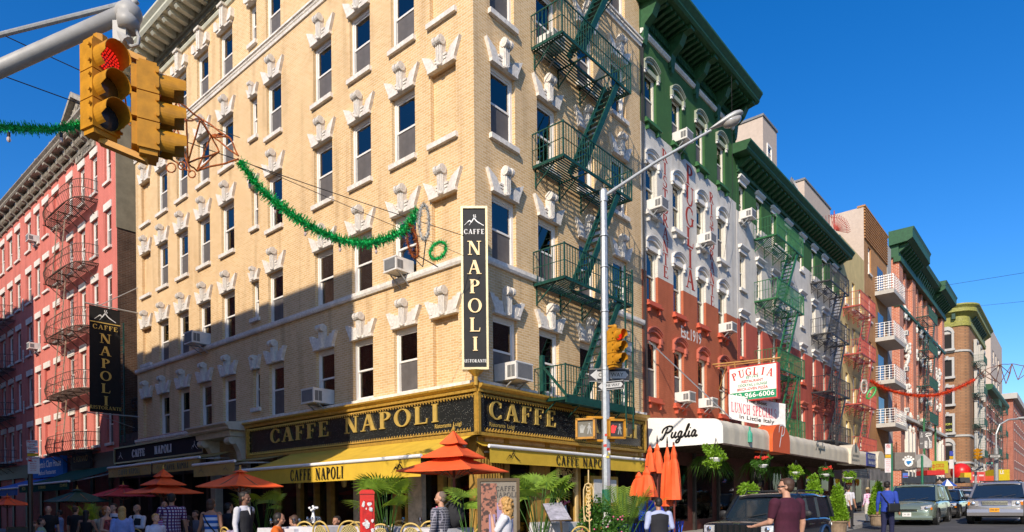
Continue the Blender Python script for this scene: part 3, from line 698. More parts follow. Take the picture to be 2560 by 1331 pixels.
# frieze signs
def orn(mb, x0, x1, z, y, flip=1, mi=0, step=0.11, s=1.0):      # acanthus leaf edging
    n = int((x1-x0)/step)
    for k in range(n):
        x = x0+(k+0.5)*step
        mb.ball((x-0.025*s, y, z+0.02*flip*s), 0.018*s, 0.02, 0.042*s, 5, 4, mi); mb.ball((x+0.028*s, y, z+0.014*flip*s), 0.022*s, 0.02, 0.028*s, 5, 4, mi); mb.ball((x, y-0.006, z+0.062*flip*s), 0.016*s, 0.016, 0.026*s, 5, 4, mi)
def sparkle_mat():
    m = mat('black_sparkle_panel', (0.016, 0.018, 0.018), 0.25, var=0.2)
    n = m.node_tree; b = n.nodes['Principled BSDF']; tc = n.nodes.new('ShaderNodeTexCoord'); v = n.nodes.new('ShaderNodeTexVoronoi'); v.inputs['Scale'].default_value = 26
    n.links.new(tc.outputs['Object'], v.inputs['Vector']); l = n.nodes.new('ShaderNodeMath'); l.operation = 'LESS_THAN'; l.inputs[1].default_value = 0.13
    n.links.new(v.outputs['Distance'], l.inputs[0]); mx = n.nodes.new('ShaderNodeMix'); mx.data_type = 'RGBA'
    mx.inputs[6].default_value = (0.016, 0.018, 0.018, 1); mx.inputs[7].default_value = (0.5, 0.5, 0.45, 1); n.links.new(l.outputs[0], mx.inputs[0]); n.links.new(mx.outputs[2], b.inputs['Base Color']); return m
M_spark = sparkle_mat()
def frieze(F, xa, xb, label, words, small, side):
    t = thing('shop_sign', label, 'sign', F @ Tm(xa, 0, 3.22)); FF = F
    m = MB(); m.box(xa, xb, -0.26, -0.10, 3.25, 4.32); part('panel', m, M_spark, t, FF)
    g = MB(); g.box(xa, xb, -0.36, -0.10, 3.20, 3.28); g.box(xa, xb, -0.40, -0.12, 4.25, 4.33); g.sprism([(-0.12, 4.33), (-0.42, 4.33), (-0.50, 4.38), (-0.50, 4.43), (-0.12, 4.5)], xa, xb)
    g.box(xa, xa+0.09, -0.36, -0.2, 3.2, 4.3); g.box(xb-0.09, xb, -0.36, -0.2, 3.2, 4.3)
    orn(g, xa+0.1, xb-0.1, 3.32, -0.30, 1); orn(g, xa+0.1, xb-0.1, 4.20, -0.34, -1)
    for xx in (xa+0.14, xb-0.14):
        for k in range(9): g.ball((xx+0.02*(-1)**k, -0.30, 3.36+k*0.095), 0.028, 0.02, 0.045, 5, 4)
    part('gilt_frame', g, M_gold, t, FF)
    l = MB()
    for (wd, x, h, ft) in words: serif(l, wd, h, x, 3.64, -0.31, -0.275, 0, fit=ft); l.cut()
    part('letters', l, M_goldl, t, FF)
    l = MB(); me = 0
    addtext(l, 'Ristorante', 0.15, small[0]-0.16, small[1], -0.268, 0, bold=True, wmax=0.60); l.cut(); addtext(l, 'Luigi', 0.15, small[0]+0.36, small[1], -0.268, 0, bold=True, wmax=0.28); o = part('small_letters', l, M_goldl, t, FF)
    return t
frieze(FL, -10.75, 0.34, 'long black frieze sign with gold CAFFE NAPOLI letters over the left street front', [('CAFFE', -9.24, 0.46, 3.39), ('NAPOLI', -5.10, 0.47, 4.05)], (-0.78, 3.53), 'L')
frieze(FR, -0.33, 7.85, 'black frieze sign with gold CAFFE NAPOLI letters under the green fire escape', [('CAFFE', 0.12, 0.45, 2.78), ('NAPOLI', 3.75, 0.45, 3.6)], (0.62, 3.50), 'R')
# ---------------------------------------------------------------- door canopy (portico)
t = thing('door_portico', 'cream stone door hood on scrolled brackets between the two cafe signs', 'portico', FL @ Tm(-12.6, 0, 0.12))
M_port = mat('cream_portico', (0.56, 0.50, 0.40), 0.7, var=0.1)
m = MB(); m.sprism([(0, 4.22), (-0.82, 4.22), (-0.88, 4.27), (-0.88, 4.33), (-1.0, 4.42), (-1.0, 4.47), (0, 4.56)], -14.05, -10.95); m.sprism([(0, 4.02), (-0.68, 4.02), (-0.72, 4.22), (0, 4.22)], -13.8, -11.2)
part('hood_slab', m, M_port, t, FL)
for x in (-13.7, -11.62):
    m = MB(); m.sprism([(0, 4.02), (-0.62, 4.02), (-0.66, 3.9), (-0.40, 3.74), (-0.26, 3.5), (-0.2, 3.2), (0, 3.1)], x, x+0.32); m.tube([(x-0.02, -0.56, 3.88), (x+0.34, -0.56, 3.88)], 0.14, 14); part('bracket', m, M_port, t, FL)
m = MB()
for x in (-13.72, -11.64): m.box(x, x+0.36, -0.2, 0.1, 0.15, 3.12); m.box(x-0.05, x+0.41, -0.26, 0.1, 3.06, 3.2)
m.box(-13.4, -11.6, 0.0, 0.12, 3.1, 4.02); m.box(-13.2, -11.7, -0.02, 0.2, 2.7, 3.12); part('doorcase', m, M_port, t, FL)
# left shop part: purple sign, pink band, dark shopfront, and the one-storey infill
GB = thing('low_building', 'dark single storey shop squeezed between the red and the tan buildings', 'building', FL @ Tm(-22.3, 0, 0))
m = MB(); m.box(-23.4, -21.16, 0.02, 10, 2.9, 5.0); m.box(-23.4, -21.16, 0.6, 10, 0, 2.9); part('wall', m, mat('soot_dark_wall', (0.07, 0.05, 0.045), 0.85, var=0.4, scale=4), GB, FL)
m = MB()
for k in range(60):
    x = -23.2+random.random()*1.7; z = 5.0+random.random()*1.8; r = 0.1+random.random()*0.2
    m.tube([(x+r*math.cos(q), 0.5+0.2*random.random(), z+r*math.sin(q)*0.8) for q in range(0, 6)], 0.02, 5)
m.box(-23.3, -21.2, 0.8, 1.0, 4.9, 7.0); part('roof_plant', m, mat('black_pipework', (0.05, 0.05, 0.055), 0.5), GB, FL)
m = MB()
m.box(-22.75, -22.70, -0.2, -0.15, 4.6, 9.6); m.box(-22.25, -22.20, -0.2, -0.15, 4.6, 10.1)
for k in range(16): m.tube([(-22.72, -0.17, 4.9+k*0.3), (-22.22, -0.17, 4.9+k*0.3)], 0.015, 5)
part('roof_ladder', m, M_gfe, GB, FL)
m = MB(); m.box(-21.13, -14.15, -0.03, 0.02, 4.32, 4.66); part('painted_band', m, mat('dusty_pink_paint', (0.44, 0.20, 0.17), 0.8), YB, FL)
t = thing('shop_sign', 'dark purple sign with pale CAFFE NAPOLI letters and peaks at the far left shopfront', 'sign', FL @ Tm(-18.7, 0, 3.6))
m = MB(); m.box(-23.25, -14.2, -0.22, -0.06, 3.66, 4.32); part('panel', m, mat('aubergine_panel', (0.022, 0.013, 0.02), 0.8, spec=0.15), t, FL)
m = MB(); m.box(-23.3, -14.15, -0.28, -0.06, 3.60, 3.67); m.box(-23.3, -14.15, -0.28, -0.06, 4.31, 4.37); m.box(-23.3, -23.22, -0.28, -0.06, 3.6, 4.36); m.box(-14.23, -14.15, -0.28, -0.06, 3.6, 4.36); part('frame', m, mat('bronze_frame', (0.25, 0.16, 0.07), 0.4, 0.3), t, FL)
m = MB(); serif(m, 'CAFFE', 0.34, -21.2, 3.82, -0.25, -0.215, xs=0.95, gap=0.08); m.cut(); serif(m, 'NAPOLI', 0.34, -18.75, 3.82, -0.25, -0.215, xs=0.95, gap=0.1); m.cut()
for cx_ in (-22.6, -15.0): volcano(m, cx_, 3.93, 0.3, -0.225, 0); m.cut()
part('letters', m, mat('pale_mauve_letter', (0.55, 0.48, 0.5), 0.5), t, FL)
m = MB()
for s in (14.3, 16.4, 18.6, 20.9, 22.9): m.box(-s-0.18, -s, -0.02, 0.3, 0.1, 3.6)
m.box(-23.2, -14.2, 0.0, 0.3, 2.9, 3.62); part('shopfront', m, mat('dark_maroon_wood', (0.05, 0.022, 0.02), 0.6), YB, FL)
# ---------------------------------------------------------------- generic street building
def building(label, F, x0, x1, ztop, rows, cols, wm, dep=11, hoodk='lintel', hm=None, sm=None, case=None, curt=0.3, brk=False, zb=0.0, side=None, seed=1, blind=(), name='apartment_building', lead=True, hoods=True, roofm=None):
    t = thing(name, label, 'building', F @ Tm((x0+x1)/2, 0, 0))
    rr = random.Random(seed); ops = []
    for zi, (za, z2) in enumerate(rows):
        for ci, (a, b) in enumerate(cols): ops.append((a, b, za, z2, ci in blind))
    m = MB(); wallmesh(m, x0, x1, zb, ztop, ops)
    part('wall', m, wm, t, F)
    m = MB()
    for xx in (x0, x1): m.add([(xx,0,zb),(xx,0,ztop),(xx,dep,ztop),(xx,dep,zb)], [(0,1,2,3)])
    m.add([(x0,dep,zb),(x1,dep,zb),(x1,dep,ztop),(x0,dep,ztop)], [(0,1,2,3)])
    part('side_wall', m, side or wm, t, F)
    m = MB(); m.box(x0+0.02, x1-0.02, 0.35, dep-0.02, ztop-0.5, ztop-0.15); part('roof', m, roofm or mat('roof_felt', (0.12, 0.12, 0.12), 0.9), t, F)
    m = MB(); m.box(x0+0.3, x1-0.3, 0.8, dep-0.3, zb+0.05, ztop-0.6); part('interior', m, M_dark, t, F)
    for zi, (za, z2) in enumerate(rows):
        for ci, (a, b) in enumerate(cols):
            if ci in blind: o = t
            else: o = window(t, F @ Tm(a, 0, za), b-a, z2-za, (1+(rr.random() < 0.4)) if rr.random() < curt else 0, case=case, seed=seed*99+zi*13+ci)
            if hoods: hood(o, F @ Tm(a, 0, z2), b-a, hoodk, hm)
            sill(o, F @ Tm(a, 0, za), b-a, m_=sm, brk=brk)
    return t
M_cornG = mat('green_cornice_paint', (0.022, 0.092, 0.034), 0.55, var=0.2, scale=5, stain=0.3)
G_, W_, R_ = (0.045, 0.125, 0.04), (0.64, 0.61, 0.55), (0.44, 0.125, 0.06)
RED2 = (0.44, 0.10, 0.07)
M_tri = brick('tricolour_brick', (1, 1, 1), (0.96, 0.96, 0.96), (0.90, 0.9, 0.9), 0.215, 0.075, 0.010, 0.10, peel=((0.36, 0.17, 0.11), 0.655), zbands=[(0, R_), (9.55, W_), (14.62, G_)])
M_tri2 = brick('tricolour_brick_deep', (1, 1, 1), (0.97, 0.97, 0.97), (0.9, 0.9, 0.9), 0.215, 0.075, 0.010, 0.10, peel=((0.30, 0.20, 0.16), 0.70), zbands=[(0, RED2), (9.60, W_), (14.35, G_)])
def zmat(name, bands):
    m = mat(name, (1, 1, 1), 0.65, var=0.01); n = m.node_tree; b = n.nodes['Principled BSDF']
    g = n.nodes.new('ShaderNodeNewGeometry'); s = n.nodes.new('ShaderNodeSeparateXYZ'); n.links.new(g.outputs['Position'], s.inputs[0]); prev = None
    for z, c in bands:
        r = n.nodes.new('ShaderNodeRGB'); r.outputs[0].default_value = (*c, 1)
        if prev is None: prev = r.outputs[0]; continue
        q = n.nodes.new('ShaderNodeMath'); q.operation = 'GREATER_THAN'; q.inputs[1].default_value = z; n.links.new(s.outputs[2], q.inputs[0])
        x = n.nodes.new('ShaderNodeMix'); x.data_type = 'RGBA'; n.links.new(q.outputs[0], x.inputs[0]); n.links.new(prev, x.inputs[6]); n.links.new(r.outputs[0], x.inputs[7]); prev = x.outputs[2]
    n.links.new(prev, b.inputs['Base Color']); return m
M_trim = zmat('painted_trim', [(0, (0.46, 0.12, 0.075)), (8.6, (0.66, 0.64, 0.60)), (16.5, (0.30, 0.33, 0.25))])
M_trimS = zmat('painted_sill', [(0, (0.52, 0.10, 0.05)), (10.2, (0.60, 0.58, 0.54)), (14.3, (0.035, 0.13, 0.04))])
M_creamcase = mat('cream_window_paint', (0.66, 0.62, 0.52), 0.5, var=0.06)
# tricolour restaurant building
c1 = [(8.60, 9.42), (10.60, 11.40), (12.62, 13.42), (14.62, 15.44)]
B1 = building('green, white and red painted brick building with arched hoods and painted letters', FR, 8.27, 16.62, 18.0, [(5.20, 7.28), (8.55, 10.46), (11.67, 13.48), (14.85, 16.62)], c1, M_tri, hoodk='arch', hm=M_trim, sm=M_trimS, case=M_creamcase, curt=0.35, brk=True, seed=3)
m = MB()
m.sprism([(0, 17.62), (-0.06, 17.62), (-0.12, 17.70), (-0.12, 17.76), (0, 17.8)], 8.3, 16.6, 0); part('cornice_moulding', m, M_stone, B1, FR)
m = MB()
m.sprism([(0.1, 18.62), (-0.95, 18.62), (-1.02, 18.70), (-1.02, 18.78), (-1.16, 18.96), (-1.16, 19.04), (0.1, 19.12)], 8.05, 16.75, 0); m.box(8.3, 16.6, -0.02, 0.3, 17.8, 18.64)
for k, x in enumerate((8.34, 10.35, 12.40, 14.42, 16.25)):
    m.sprism([(0, 17.40), (-0.10, 17.42), (-0.16, 17.9), (-0.45, 18.12), (-0.62, 18.45), (-0.90, 18.5), (-0.90, 18.62), (0, 18.62)], x, x+0.30, 0); m.sprism([(0, 17.2), (-0.1, 17.3), (-0.14, 17.5), (0, 17.5)], x+0.06, x+0.24, 0)
for k in range(26):
    x = 8.75+k*0.30; m.sprism([(0, 18.35), (-0.5, 18.48), (-0.78, 18.5), (-0.78, 18.62), (0, 18.62)], x, x+0.13, 0)
for k in range(66): m.box(8.7+k*0.118, 8.76+k*0.118, -0.10, 0, 18.0, 18.2)
part('cornice', m, M_cornG, B1, FR)
m = MB()
for k in range(70):
    x = 8.2+k*0.122; m.add([(x, -1.05, 19.08), (x+0.012, -1.05, 19.08), (x+0.03*math.sin(k*1.7), -1.07, 19.30)], [(0, 1, 2)])
part('bird_spikes', m, M_steel, B1, FR)
# painted writing, brush-thin sheets on the brick
M_ptred = mat('painted_letter_red', (0.36, 0.04, 0.022), 0.8, var=0.1, scale=20); M_ptw = mat('painted_letter_white', (0.7, 0.68, 0.64), 0.8, var=0.15)
m = MB()
def vword(mb, txt, x, ztop, h, step, xs):
    for i, c in enumerate(txt):
        P, wd = GL(c)
        for k, poly in enumerate(P): mb.prism([(x-wd*h*xs/2+px*h*xs, ztop-(i+1)*step+py*h) for px, py in poly], -0.006-0.0005*(k % 5), -0.001)
vword(m, 'RISTORANTE', 10.02, 14.35, 0.42, 0.468, 1.2); m.cut(); vword(m, 'PUGLIA', 12.02, 14.55, 0.74, 0.80, 1.15); m.cut(); vword(m, 'RISTORANTE', 14.03, 14.20, 0.42, 0.468, 1.2)
part('painted_words', m, M_ptred, B1, FR)
m = MB(); addtext(m, 'Est.1919', 0.62, 12.05, 7.95, -0.004, bold=True, wmax=1.75); part('painted_date', m, M_ptw, B1, FR)
m = MB()
for k in range(7):
    x = 8.22+k*0.035; m.tube([(x, -0.06-0.01*k, 4.6), (x+0.04*math.sin(k), -0.08, 9), (x+0.03*math.cos(k*2), -0.06, 13), (x, -0.05, 17.3)], 0.009, 4)
m.tube([(14.0, -0.9, 18.6), (14.0, -0.9, 14), (14.05, -0.5, 11.4)], 0.008, 4)
part('hanging_cables', m, M_wire, B1, FR)
# flat-hooded tricolour building with two fire escapes
c2 = [(16.95, 17.6), (19.0, 19.65), (21.0, 21.65), (23.0, 23.65), (25.3, 25.95), (27.4, 28.05), (29.4, 30.05), (31.5, 32.15)]
r2 = [(4.75, 6.60), (7.95, 9.72), (11.0, 12.56), (14.0, 15.62)]
B2 = building('longer tricolour painted building with two fire escapes and bracketed green cornice', FR, 16.66, 33.15, 16.4, r2, c2, M_tri2, hoodk='ledge', hm=M_trim, sm=M_trimS, case=M_creamcase, curt=0.3, seed=5)
m = MB(); m.sprism([(0.1, 16.60), (-0.62, 16.60), (-0.68, 16.68), (-0.68, 16.75), (-0.82, 16.92), (-0.82, 17.0), (0.1, 17.05)], 16.2, 33.5, 0); m.box(16.66, 33.15, -0.05, 0.3, 16.1, 16.62)
m.sprism([(0, 16.0), (-0.1, 16.02), (-0.14, 16.1), (0, 16.14)], 16.7, 33.2, 0); m.sprism([(0, 15.86), (-0.05, 15.87), (-0.05, 15.93), (0, 15.94)], 16.7, 33.2, 0)
for k in range(33): x = 16.8+k*0.5; m.sprism([(-0.05, 16.24), (-0.2, 16.3), (-0.55, 16.5), (-0.55, 16.61), (-0.05, 16.61)], x, x+0.22, 0)
part('cornice', m, M_cornG, B2, FR)
M_gfe2 = mat('bright_green_iron', (0.022, 0.13, 0.045), 0.5, var=0.3, scale=6); M_bfe = mat('black_iron', (0.03, 0.03, 0.033), 0.5, var=0.3); M_rfe = mat('red_iron', (0.40, 0.07, 0.05), 0.5, var=0.25)
fire_escape(B2, FR, 18.65, 22.4, [4.55, 7.60, 10.76, 13.62], M_gfe2, ladder=(21.0, 3.9, 7.5, -1.1))
fire_escape(B2, FR, 27.1, 30.95, [4.9, 7.6, 10.80, 13.68], M_bfe, ladder=(27.6, 3.9, 8.6, -1.1))
# pale penthouses set back above the roofs
M_stucco = mat('pale_stucco', (0.52, 0.42, 0.34), 0.85, var=0.06, stain=0.1)
def penth(label, x0, x1, y0, y1, z0, z1, win=None):
    t = thing('roof_penthouse', label, 'rooftop room', FR @ Tm(x0, y0, z0)); m = MB(); m.box(x0, x1, y0, y1, z0, z1); part('wall', m, M_stucco, t, FR)
    m = MB(); m.box(x0-0.06, x1+0.06, y0-0.06, y1+0.06, z1-0.02, z1+0.1); part('coping', m, mat('grey_coping', (0.2, 0.2, 0.2), 0.7), t, FR)
    if win: o = window(t, FR @ Tm(win[0], y0-0.15, win[2]), win[1]-win[0], win[3]-win[2]); 
    return t
penth('tall pale stucco stair tower with one small window above the green cornice', 24.2, 26.35, 1.5, 8.0, 16.0, 22.35, (24.75, 25.45, 20.2, 21.1))
penth('low pale stucco roof room farther along the green cornice', 31.3, 36.9, 1.5, 9.0, 16.0, 21.5)
t = thing('satellite_dish', 'small grey satellite dish on the roof between the two pale roof rooms', 'dish', FR @ Tm(28.6, 1.5, 18.4)); m = MB(); m.tube([(0,0,0),(0,0,1.6)], 0.04); m.lathe([(0.02, -0.02), (0.3, 0.06), (0.42, 0.2), (0.40, 0.21), (0.28, 0.08), (0.02, 0.0)], 14, 0, Tm(-0.1, -0.1, 1.7) @ Matrix.Rotation(1.2, 4, 'X')); part('dish', m, M_greyp, t)
t = thing('spiked_grille', 'red iron fan of spikes guarding the roof edge beside the red fire escape', 'grille', at(2085, 600, 41)); m = MB(); c_ = at(2086, 576, 41)
for k in range(16):
    an = -0.2+2.0*k/15; m.tube([c_+Vector((0.08*math.cos(an), 0, 0.08*math.sin(an))), c_+Vector((0.85*math.cos(an), 0, 0.85*math.sin(an))), c_+Vector((0.98*math.cos(an+0.12), 0, 0.98*math.sin(an+0.12)))], 0.018, 4)
m.tube([c_+Vector((0.78*math.cos(-0.2+0.2*k), 0, 0.78*math.sin(-0.2+0.2*k))) for k in range(11)], 0.015, 4); m.tube([c_-Vector((0, 0, 0.3)), c_+Vector((0, 0, 1.2))], 0.035, 5)
for k in range(9): m.tube([c_+Vector((-0.15-0.13*k, 0.1*k, -0.2+0.05*k)), c_+Vector((-0.15-0.13*k, 0.1*k, 0.75)), c_+Vector((-0.22-0.13*k, 0.1*k-0.1, 0.95))], 0.016, 4)
part('spikes', m, M_rfe, t, Matrix.Identity(4))
# pale yellow narrow house with red fire escape
M_yst = mat('yellow_stucco', (0.60, 0.46, 0.20), 0.85, var=0.08, stain=0.25, scale=2)
B3 = building('narrow pale yellow stuccoed house behind a red fire escape', FR, 33.2, 39.42, 18.3, [(4.8, 6.7), (7.95, 9.8), (11.1, 12.95), (14.2, 16.0)], [(34.3, 35.0), (36.1, 36.8), (37.9, 38.6)], M_yst, hoods=False, curt=0.6, seed=8, side=mat('stucco_side', (0.5, 0.42, 0.24), 0.9, stain=0.3))
fire_escape(B3, FR, 33.75, 37.6, [4.7, 7.65, 10.80, 13.8], M_rfe)
# brown building with ribbed top and balconies
M_brown = brick('brown_tile', (0.42, 0.21, 0.085), (0.46, 0.24, 0.10), (0.36, 0.18, 0.08), 0.2, 0.2, 0.006, 0.06)
B4 = building('brown brick building with ribbed top storey and white concrete balconies', FR, 39.45, 46.7, 22.1, [(8.0, 9.7), (11.2, 12.95), (14.4, 16.2), (17.8, 19.7)], [(40.6, 41.5)], M_brown, hoods=False, curt=0.7, seed=9, side=M_stucco)
m = MB()
for k in range(11): m.box(39.5, 46.7, -0.09, 0.02, 19.95+k*0.2, 20.05+k*0.2)
m.box(39.4, 46.9, -0.12, 0.4, 22.1, 22.22); part('ribbed_band', m, M_brown, B4, FR)
M_conc = mat('grey_concrete', (0.46, 0.44, 0.40), 0.85, var=0.08, stain=0.2)
for k, z in enumerate((7.2, 10.35, 13.5, 16.9)):
    m = MB(); m.box(42.6, 46.6, -1.25, 0, z-0.28, z+0.02); o = part('balcony', m, M_conc, B4, FR)
    m = MB(); m.box(43.4, 45.2, -0.02, 0.02, z+0.05, z+2.1); part('balcony_door', m, mat('dark_door_glass', (0.04, 0.045, 0.05), 0.15), o, FR)
    m = MB()
    for x in [42.65+i*0.49 for i in range(9)]: m.box(x-0.02, x+0.02, -1.24, -1.20, z, z+1.05)
    for y in (-0.9, -0.6, -0.3): m.box(42.63, 42.67, y-0.02, y+0.02, z, z+1.05)
    for q in range(6):
        zz = z+0.15+q*0.18; m.box(42.62, 46.6, -1.235, -1.205, zz-0.015, zz+0.015); m.box(42.635, 42.665, -1.24, 0, zz-0.015, zz+0.015)
    if k == 3:
        for i in range(8):
            for q in range(6): m.ball((42.62, -1.15+i*0.14, z+0.14+q*0.18), 0.05, 0.06, 0.07, 6, 4)
    part('railing', m, M_white, o, FR)
m = MB(); m.box(46.75, 49.4, 0.3, 10, 0, 21.6); m.box(46.75, 48.2, -0.02, 0.3, 0, 21.6); part('concrete_strip', m, M_conc, B4, FR)
# red brick palazzo with green crown
M_rb = brick('orange_red_brick', (0.42, 0.10, 0.045), (0.50, 0.14, 0.065), (0.62, 0.42, 0.33), 0.30, 0.11, 0.018, 0.08)
c5 = [(51.6, 52.5), (53.6, 54.5), (56.9, 57.8), (59.2, 60.1), (61.7, 62.6), (64.0, 64.9), (67.4, 68.3), (69.5, 70.4)]
B5 = building('red brick building with white stone ornament and a heavy stepped green cornice', FR, 49.5, 73.2, 21.3, [(5.6, 7.6), (8.9, 11.0), (12.2, 14.4), (15.2, 17.0), (18.2, 20.2)], c5, M_rb, hoods=False, curt=0.3, seed=11, side=M_rb)
m = MB()
for x in (49.5, 55.1, 65.6, 71.6):
    m.box(x, x+1.5, -0.35, 0.02, 0, 20.9)
for x in (52.75, 58.2, 60.6, 63.1, 68.6): m.box(x, x+0.6, -0.18, 0.02, 7.8, 20.9)
part('brick_pier', m, M_rb, B5, FR)
m = MB()
m.box(49.3, 73.4, -0.5, 0.02, 20.9, 21.3); m.box(49.4, 73.3, -0.42, 0.02, 17.3, 17.55)
for (a, b, zt, o_) in ((49.0, 57.1, 23.35, 1.4), (57.1, 66.0, 22.85, 1.0), (66.0, 73.8, 23.3, 1.4)):
    m.sprism([(0.3, 22.2), (-o_+0.35, 22.3), (-o_, 22.5), (-o_, zt-0.25), (-o_-0.1, zt), (0.3, zt)], a, b, 0); m.box(a+0.3, b-0.3, -0.35, 0.3, 21.3, 22.25)
    k = a+0.5
    while k < b-0.4: m.sprism([(-0.3, 21.6), (-o_+0.4, 22.15), (-o_+0.4, 22.3), (-0.3, 22.3)], k, k+0.3, 0); k += 0.85
part('cornice', m, M_cornG, B5, FR)
M_orn = mat('white_terracotta', (0.68, 0.65, 0.58), 0.7, var=0.1)
def blob_orn(mb, x, z, w_, h_, n, seed):
    r = random.Random(seed)
    for k in range(n): mb.ball((x+(r.random()-0.5)*w_, -0.22-0.1*r.random(), z+(r.random()-0.5)*h_), 0.12+0.12*r.random(), 0.14, 0.14+0.16*r.random(), 6, 4)
m = MB()
for i, (a, b) in enumerate(c5):
    for j, (z, hh, n) in enumerate(((17.2, 0.9, 6), (14.6, 1.0, 7), (11.2, 0.9, 6), (8.9, 0.3, 2))): blob_orn(m, (a+b)/2, z, 0.9, hh, n, i*7+j)
    m.box(a-0.15, b+0.15, -0.25, 0, 7.9, 8.15)
for x in (53.1, 69.1): blob_orn(m, x, 13.9, 1.6, 2.4, 16, int(x))
m.box(49.4, 51.2, -0.55, 0, 7.3, 7.9); m.box(49.4, 73.3, -0.5, 0, 8.35, 8.6)
for x in (52.0, 53.6, 55.0, 66.9, 69.4, 71.0): m.box(x, x+0.5, -0.45, 0, 3.6, 7.4); blob_orn(m, x+0.3, 7.6, 0.5, 0.5, 4, int(x*3))
part('stone_ornament', m, M_orn, B5, FR)
fire_escape(B5, FR, 57.2, 61.8, [8.6, 11.8, 15.0, 18.0], M_gfe, slat=0.12, off=1.25)
m = MB()
for x in (56.3, 62.4): m.box(x, x+0.16, -1.0, -0.85, 5.2, 8.8); m.cut()
part('standpipe', m, M_gfe2, B5, FR)
# rounded tan brick building beyond the side street
TR = 97.0
M_tb = brick('ochre_brick', (0.29, 0.145, 0.07), (0.34, 0.18, 0.09), (0.20, 0.12, 0.07), 0.5, 0.22, 0.03, 0.08)
B6 = thing('apartment_building', 'ochre brick building with rounded corner, stone window surrounds and yellow green cornice', 'building', FR @ Tm(TR, 4, 0))
def rcorner(r, off=0.0, n=10):       # plan outline: side-street face, quarter round, street face
    pts = [(TR-off, 16.0)]
    for k in range(n+1):
        a = PI - (PI/2)*k/n; pts.append((TR+r+math.cos(a)*(r+off), r - math.sin(a)*(r+off)))
    pts.append((TR+20, -off)); return pts
def loft(mb, levels, r=1.3, mi=0):
    rows_ = [[(x, y, z) for x, y in rcorner(r, o)] for o, z in levels]; n = len(rows_[0])
    vs = [p for row in rows_ for p in row]; fs = [(i*n+k, i*n+k+1, (i+1)*n+k+1, (i+1)*n+k) for i in range(len(rows_)-1) for k in range(n-1)]
    mb.add(vs, fs, mi)
m = MB(); loft(m, [(0, 0), (0, 25.6)]); part('wall', m, M_tb, B6, FR)
m = MB(); loft(m, [(0.0, 25.3), (0.2, 25.4), (0.25, 25.9), (0.1, 26.0), (0.1, 26.7), (0.7, 27.1), (0.9, 27.2), (0.9, 27.7), (1.2, 28.0), (1.2, 28.2), (-1, 28.2)])
part('cornice', m, mat('olive_yellow_paint', (0.28, 0.27, 0.06), 0.6, var=0.3), B6, FR)
m = MB()
for k in range(9): m.sprism([(0, 0)]*0 or [(0.0, 26.1), (-0.65, 26.8), (-0.65, 27.1), (0, 27.1)], TR+3+k*1.6, TR+3.5+k*1.6, 0); m.cut()
for k in range(9): m.box(TR-0.65, TR, 1.4+k*1.3, 1.8+k*1.3, 26.3, 27.1); m.cut()
part('cornice_bracket', m, mat('dark_green_paint', (0.03, 0.07, 0.05), 0.6), B6, FR)
FS = frame(FR @ Vector((TR, 0, 0)), -dL, dR)    # side-street face as seen from the corner: x runs towards the street
m = MB()
for z in (6.7, 10.4, 22.0): loft(m, [(0.02, z-0.15), (0.14, z-0.13), (0.16, z+0.12), (0.02, z+0.15)])
part('belt_course', m, M_conc, B6, FR)
for j, (z, hh, kd) in enumerate(((7.1, 2.0, 'a'), (10.9, 2.2, 'b'), (14.8, 2.2, 'b'), (18.6, 2.2, 'b'), (22.4, 2.0, 'a'))):
    for x in (-2.4, -6.2):
        o = window(B6, FS @ Tm(x-0.55, -0.42, z), 1.1, hh, 1 if j % 2 else 0, seed=j, case=mat('brown_sash', (0.09, 0.06, 0.045), 0.5))
        m = MB(); s = 0.26
        m.box(-s, 0, -0.1, 0.35, -0.1, hh); m.box(1.1, 1.1+s, -0.1, 0.35, -0.1, hh); m.box(-s-0.1, 1.2+s, -0.16, 0.35, -0.35, -0.05)
        if kd == 'b': m.box(-s, 1.1+s, -0.1, 0.35, hh, hh+0.35); m.box(0.4, 0.7, -0.2, 0.3, hh+0.05, hh+0.55)
        else:
            for k in range(10):
                a0, a1 = PI*k/10, PI*(k+1)/10
                m.prism([(0.55+0.57*math.cos(a0), hh+0.5*math.sin(a0)), (0.55+0.85*math.cos(a0), hh+1.0*math.sin(a0)), (0.55+0.85*math.cos(a1), hh+1.0*math.sin(a1)), (0.55+0.57*math.cos(a1), hh+0.5*math.sin(a1))], -0.12, 0.35)
            m.prism([(0.0+1.1*(0.5-0.5*math.cos(PI*q/8)), hh+0.5*math.sin(PI*q/8)) for q in range(9)], 0.1, 0.3)
        part('window_surround', m, M_conc, o, FS @ Tm(x-0.55, -0.42, z))
        m = MB(); m.box(x-0.56, x+0.56, -0.30, -0.02, z-0.02, z+hh); part('window_recess', m, M_dark, B6, FS)
for j in range(5):
    for k in range(3):
        o = window(B6, FR @ Tm(TR+5+k*4.5, -0.42, 3.9+j*4.3), 1.4, 2.7, k % 2, seed=j+k)
        m = MB(); m.box(-0.3, 1.7, -0.1, 0.3, 2.7, 3.1); m.box(-0.3, 0, -0.06, 0.3, -0.2, 2.7); m.box(1.4, 1.7, -0.06, 0.3, -0.2, 2.7); part('window_surround', m, M_conc, o, FR @ Tm(TR+5+k*4.5, -0.42, 3.9+j*4.3))
fire_escape(B6, FR, TR+3.2, TR+7.5, [7.6, 12.0, 16.4, 20.8], M_gfe, slat=0.2, off=1.4)
m = MB(); addtext(m, 'LION', 0.4, -2.4, 12.0, -0.45, bold=True); addtext(m, 'FOOD', 0.4, -2.4, 11.2, -0.45, bold=True); part('window_lettering', m, mat('lemon_letter', (0.6, 0.6, 0.1), 0.5), B6, FS)
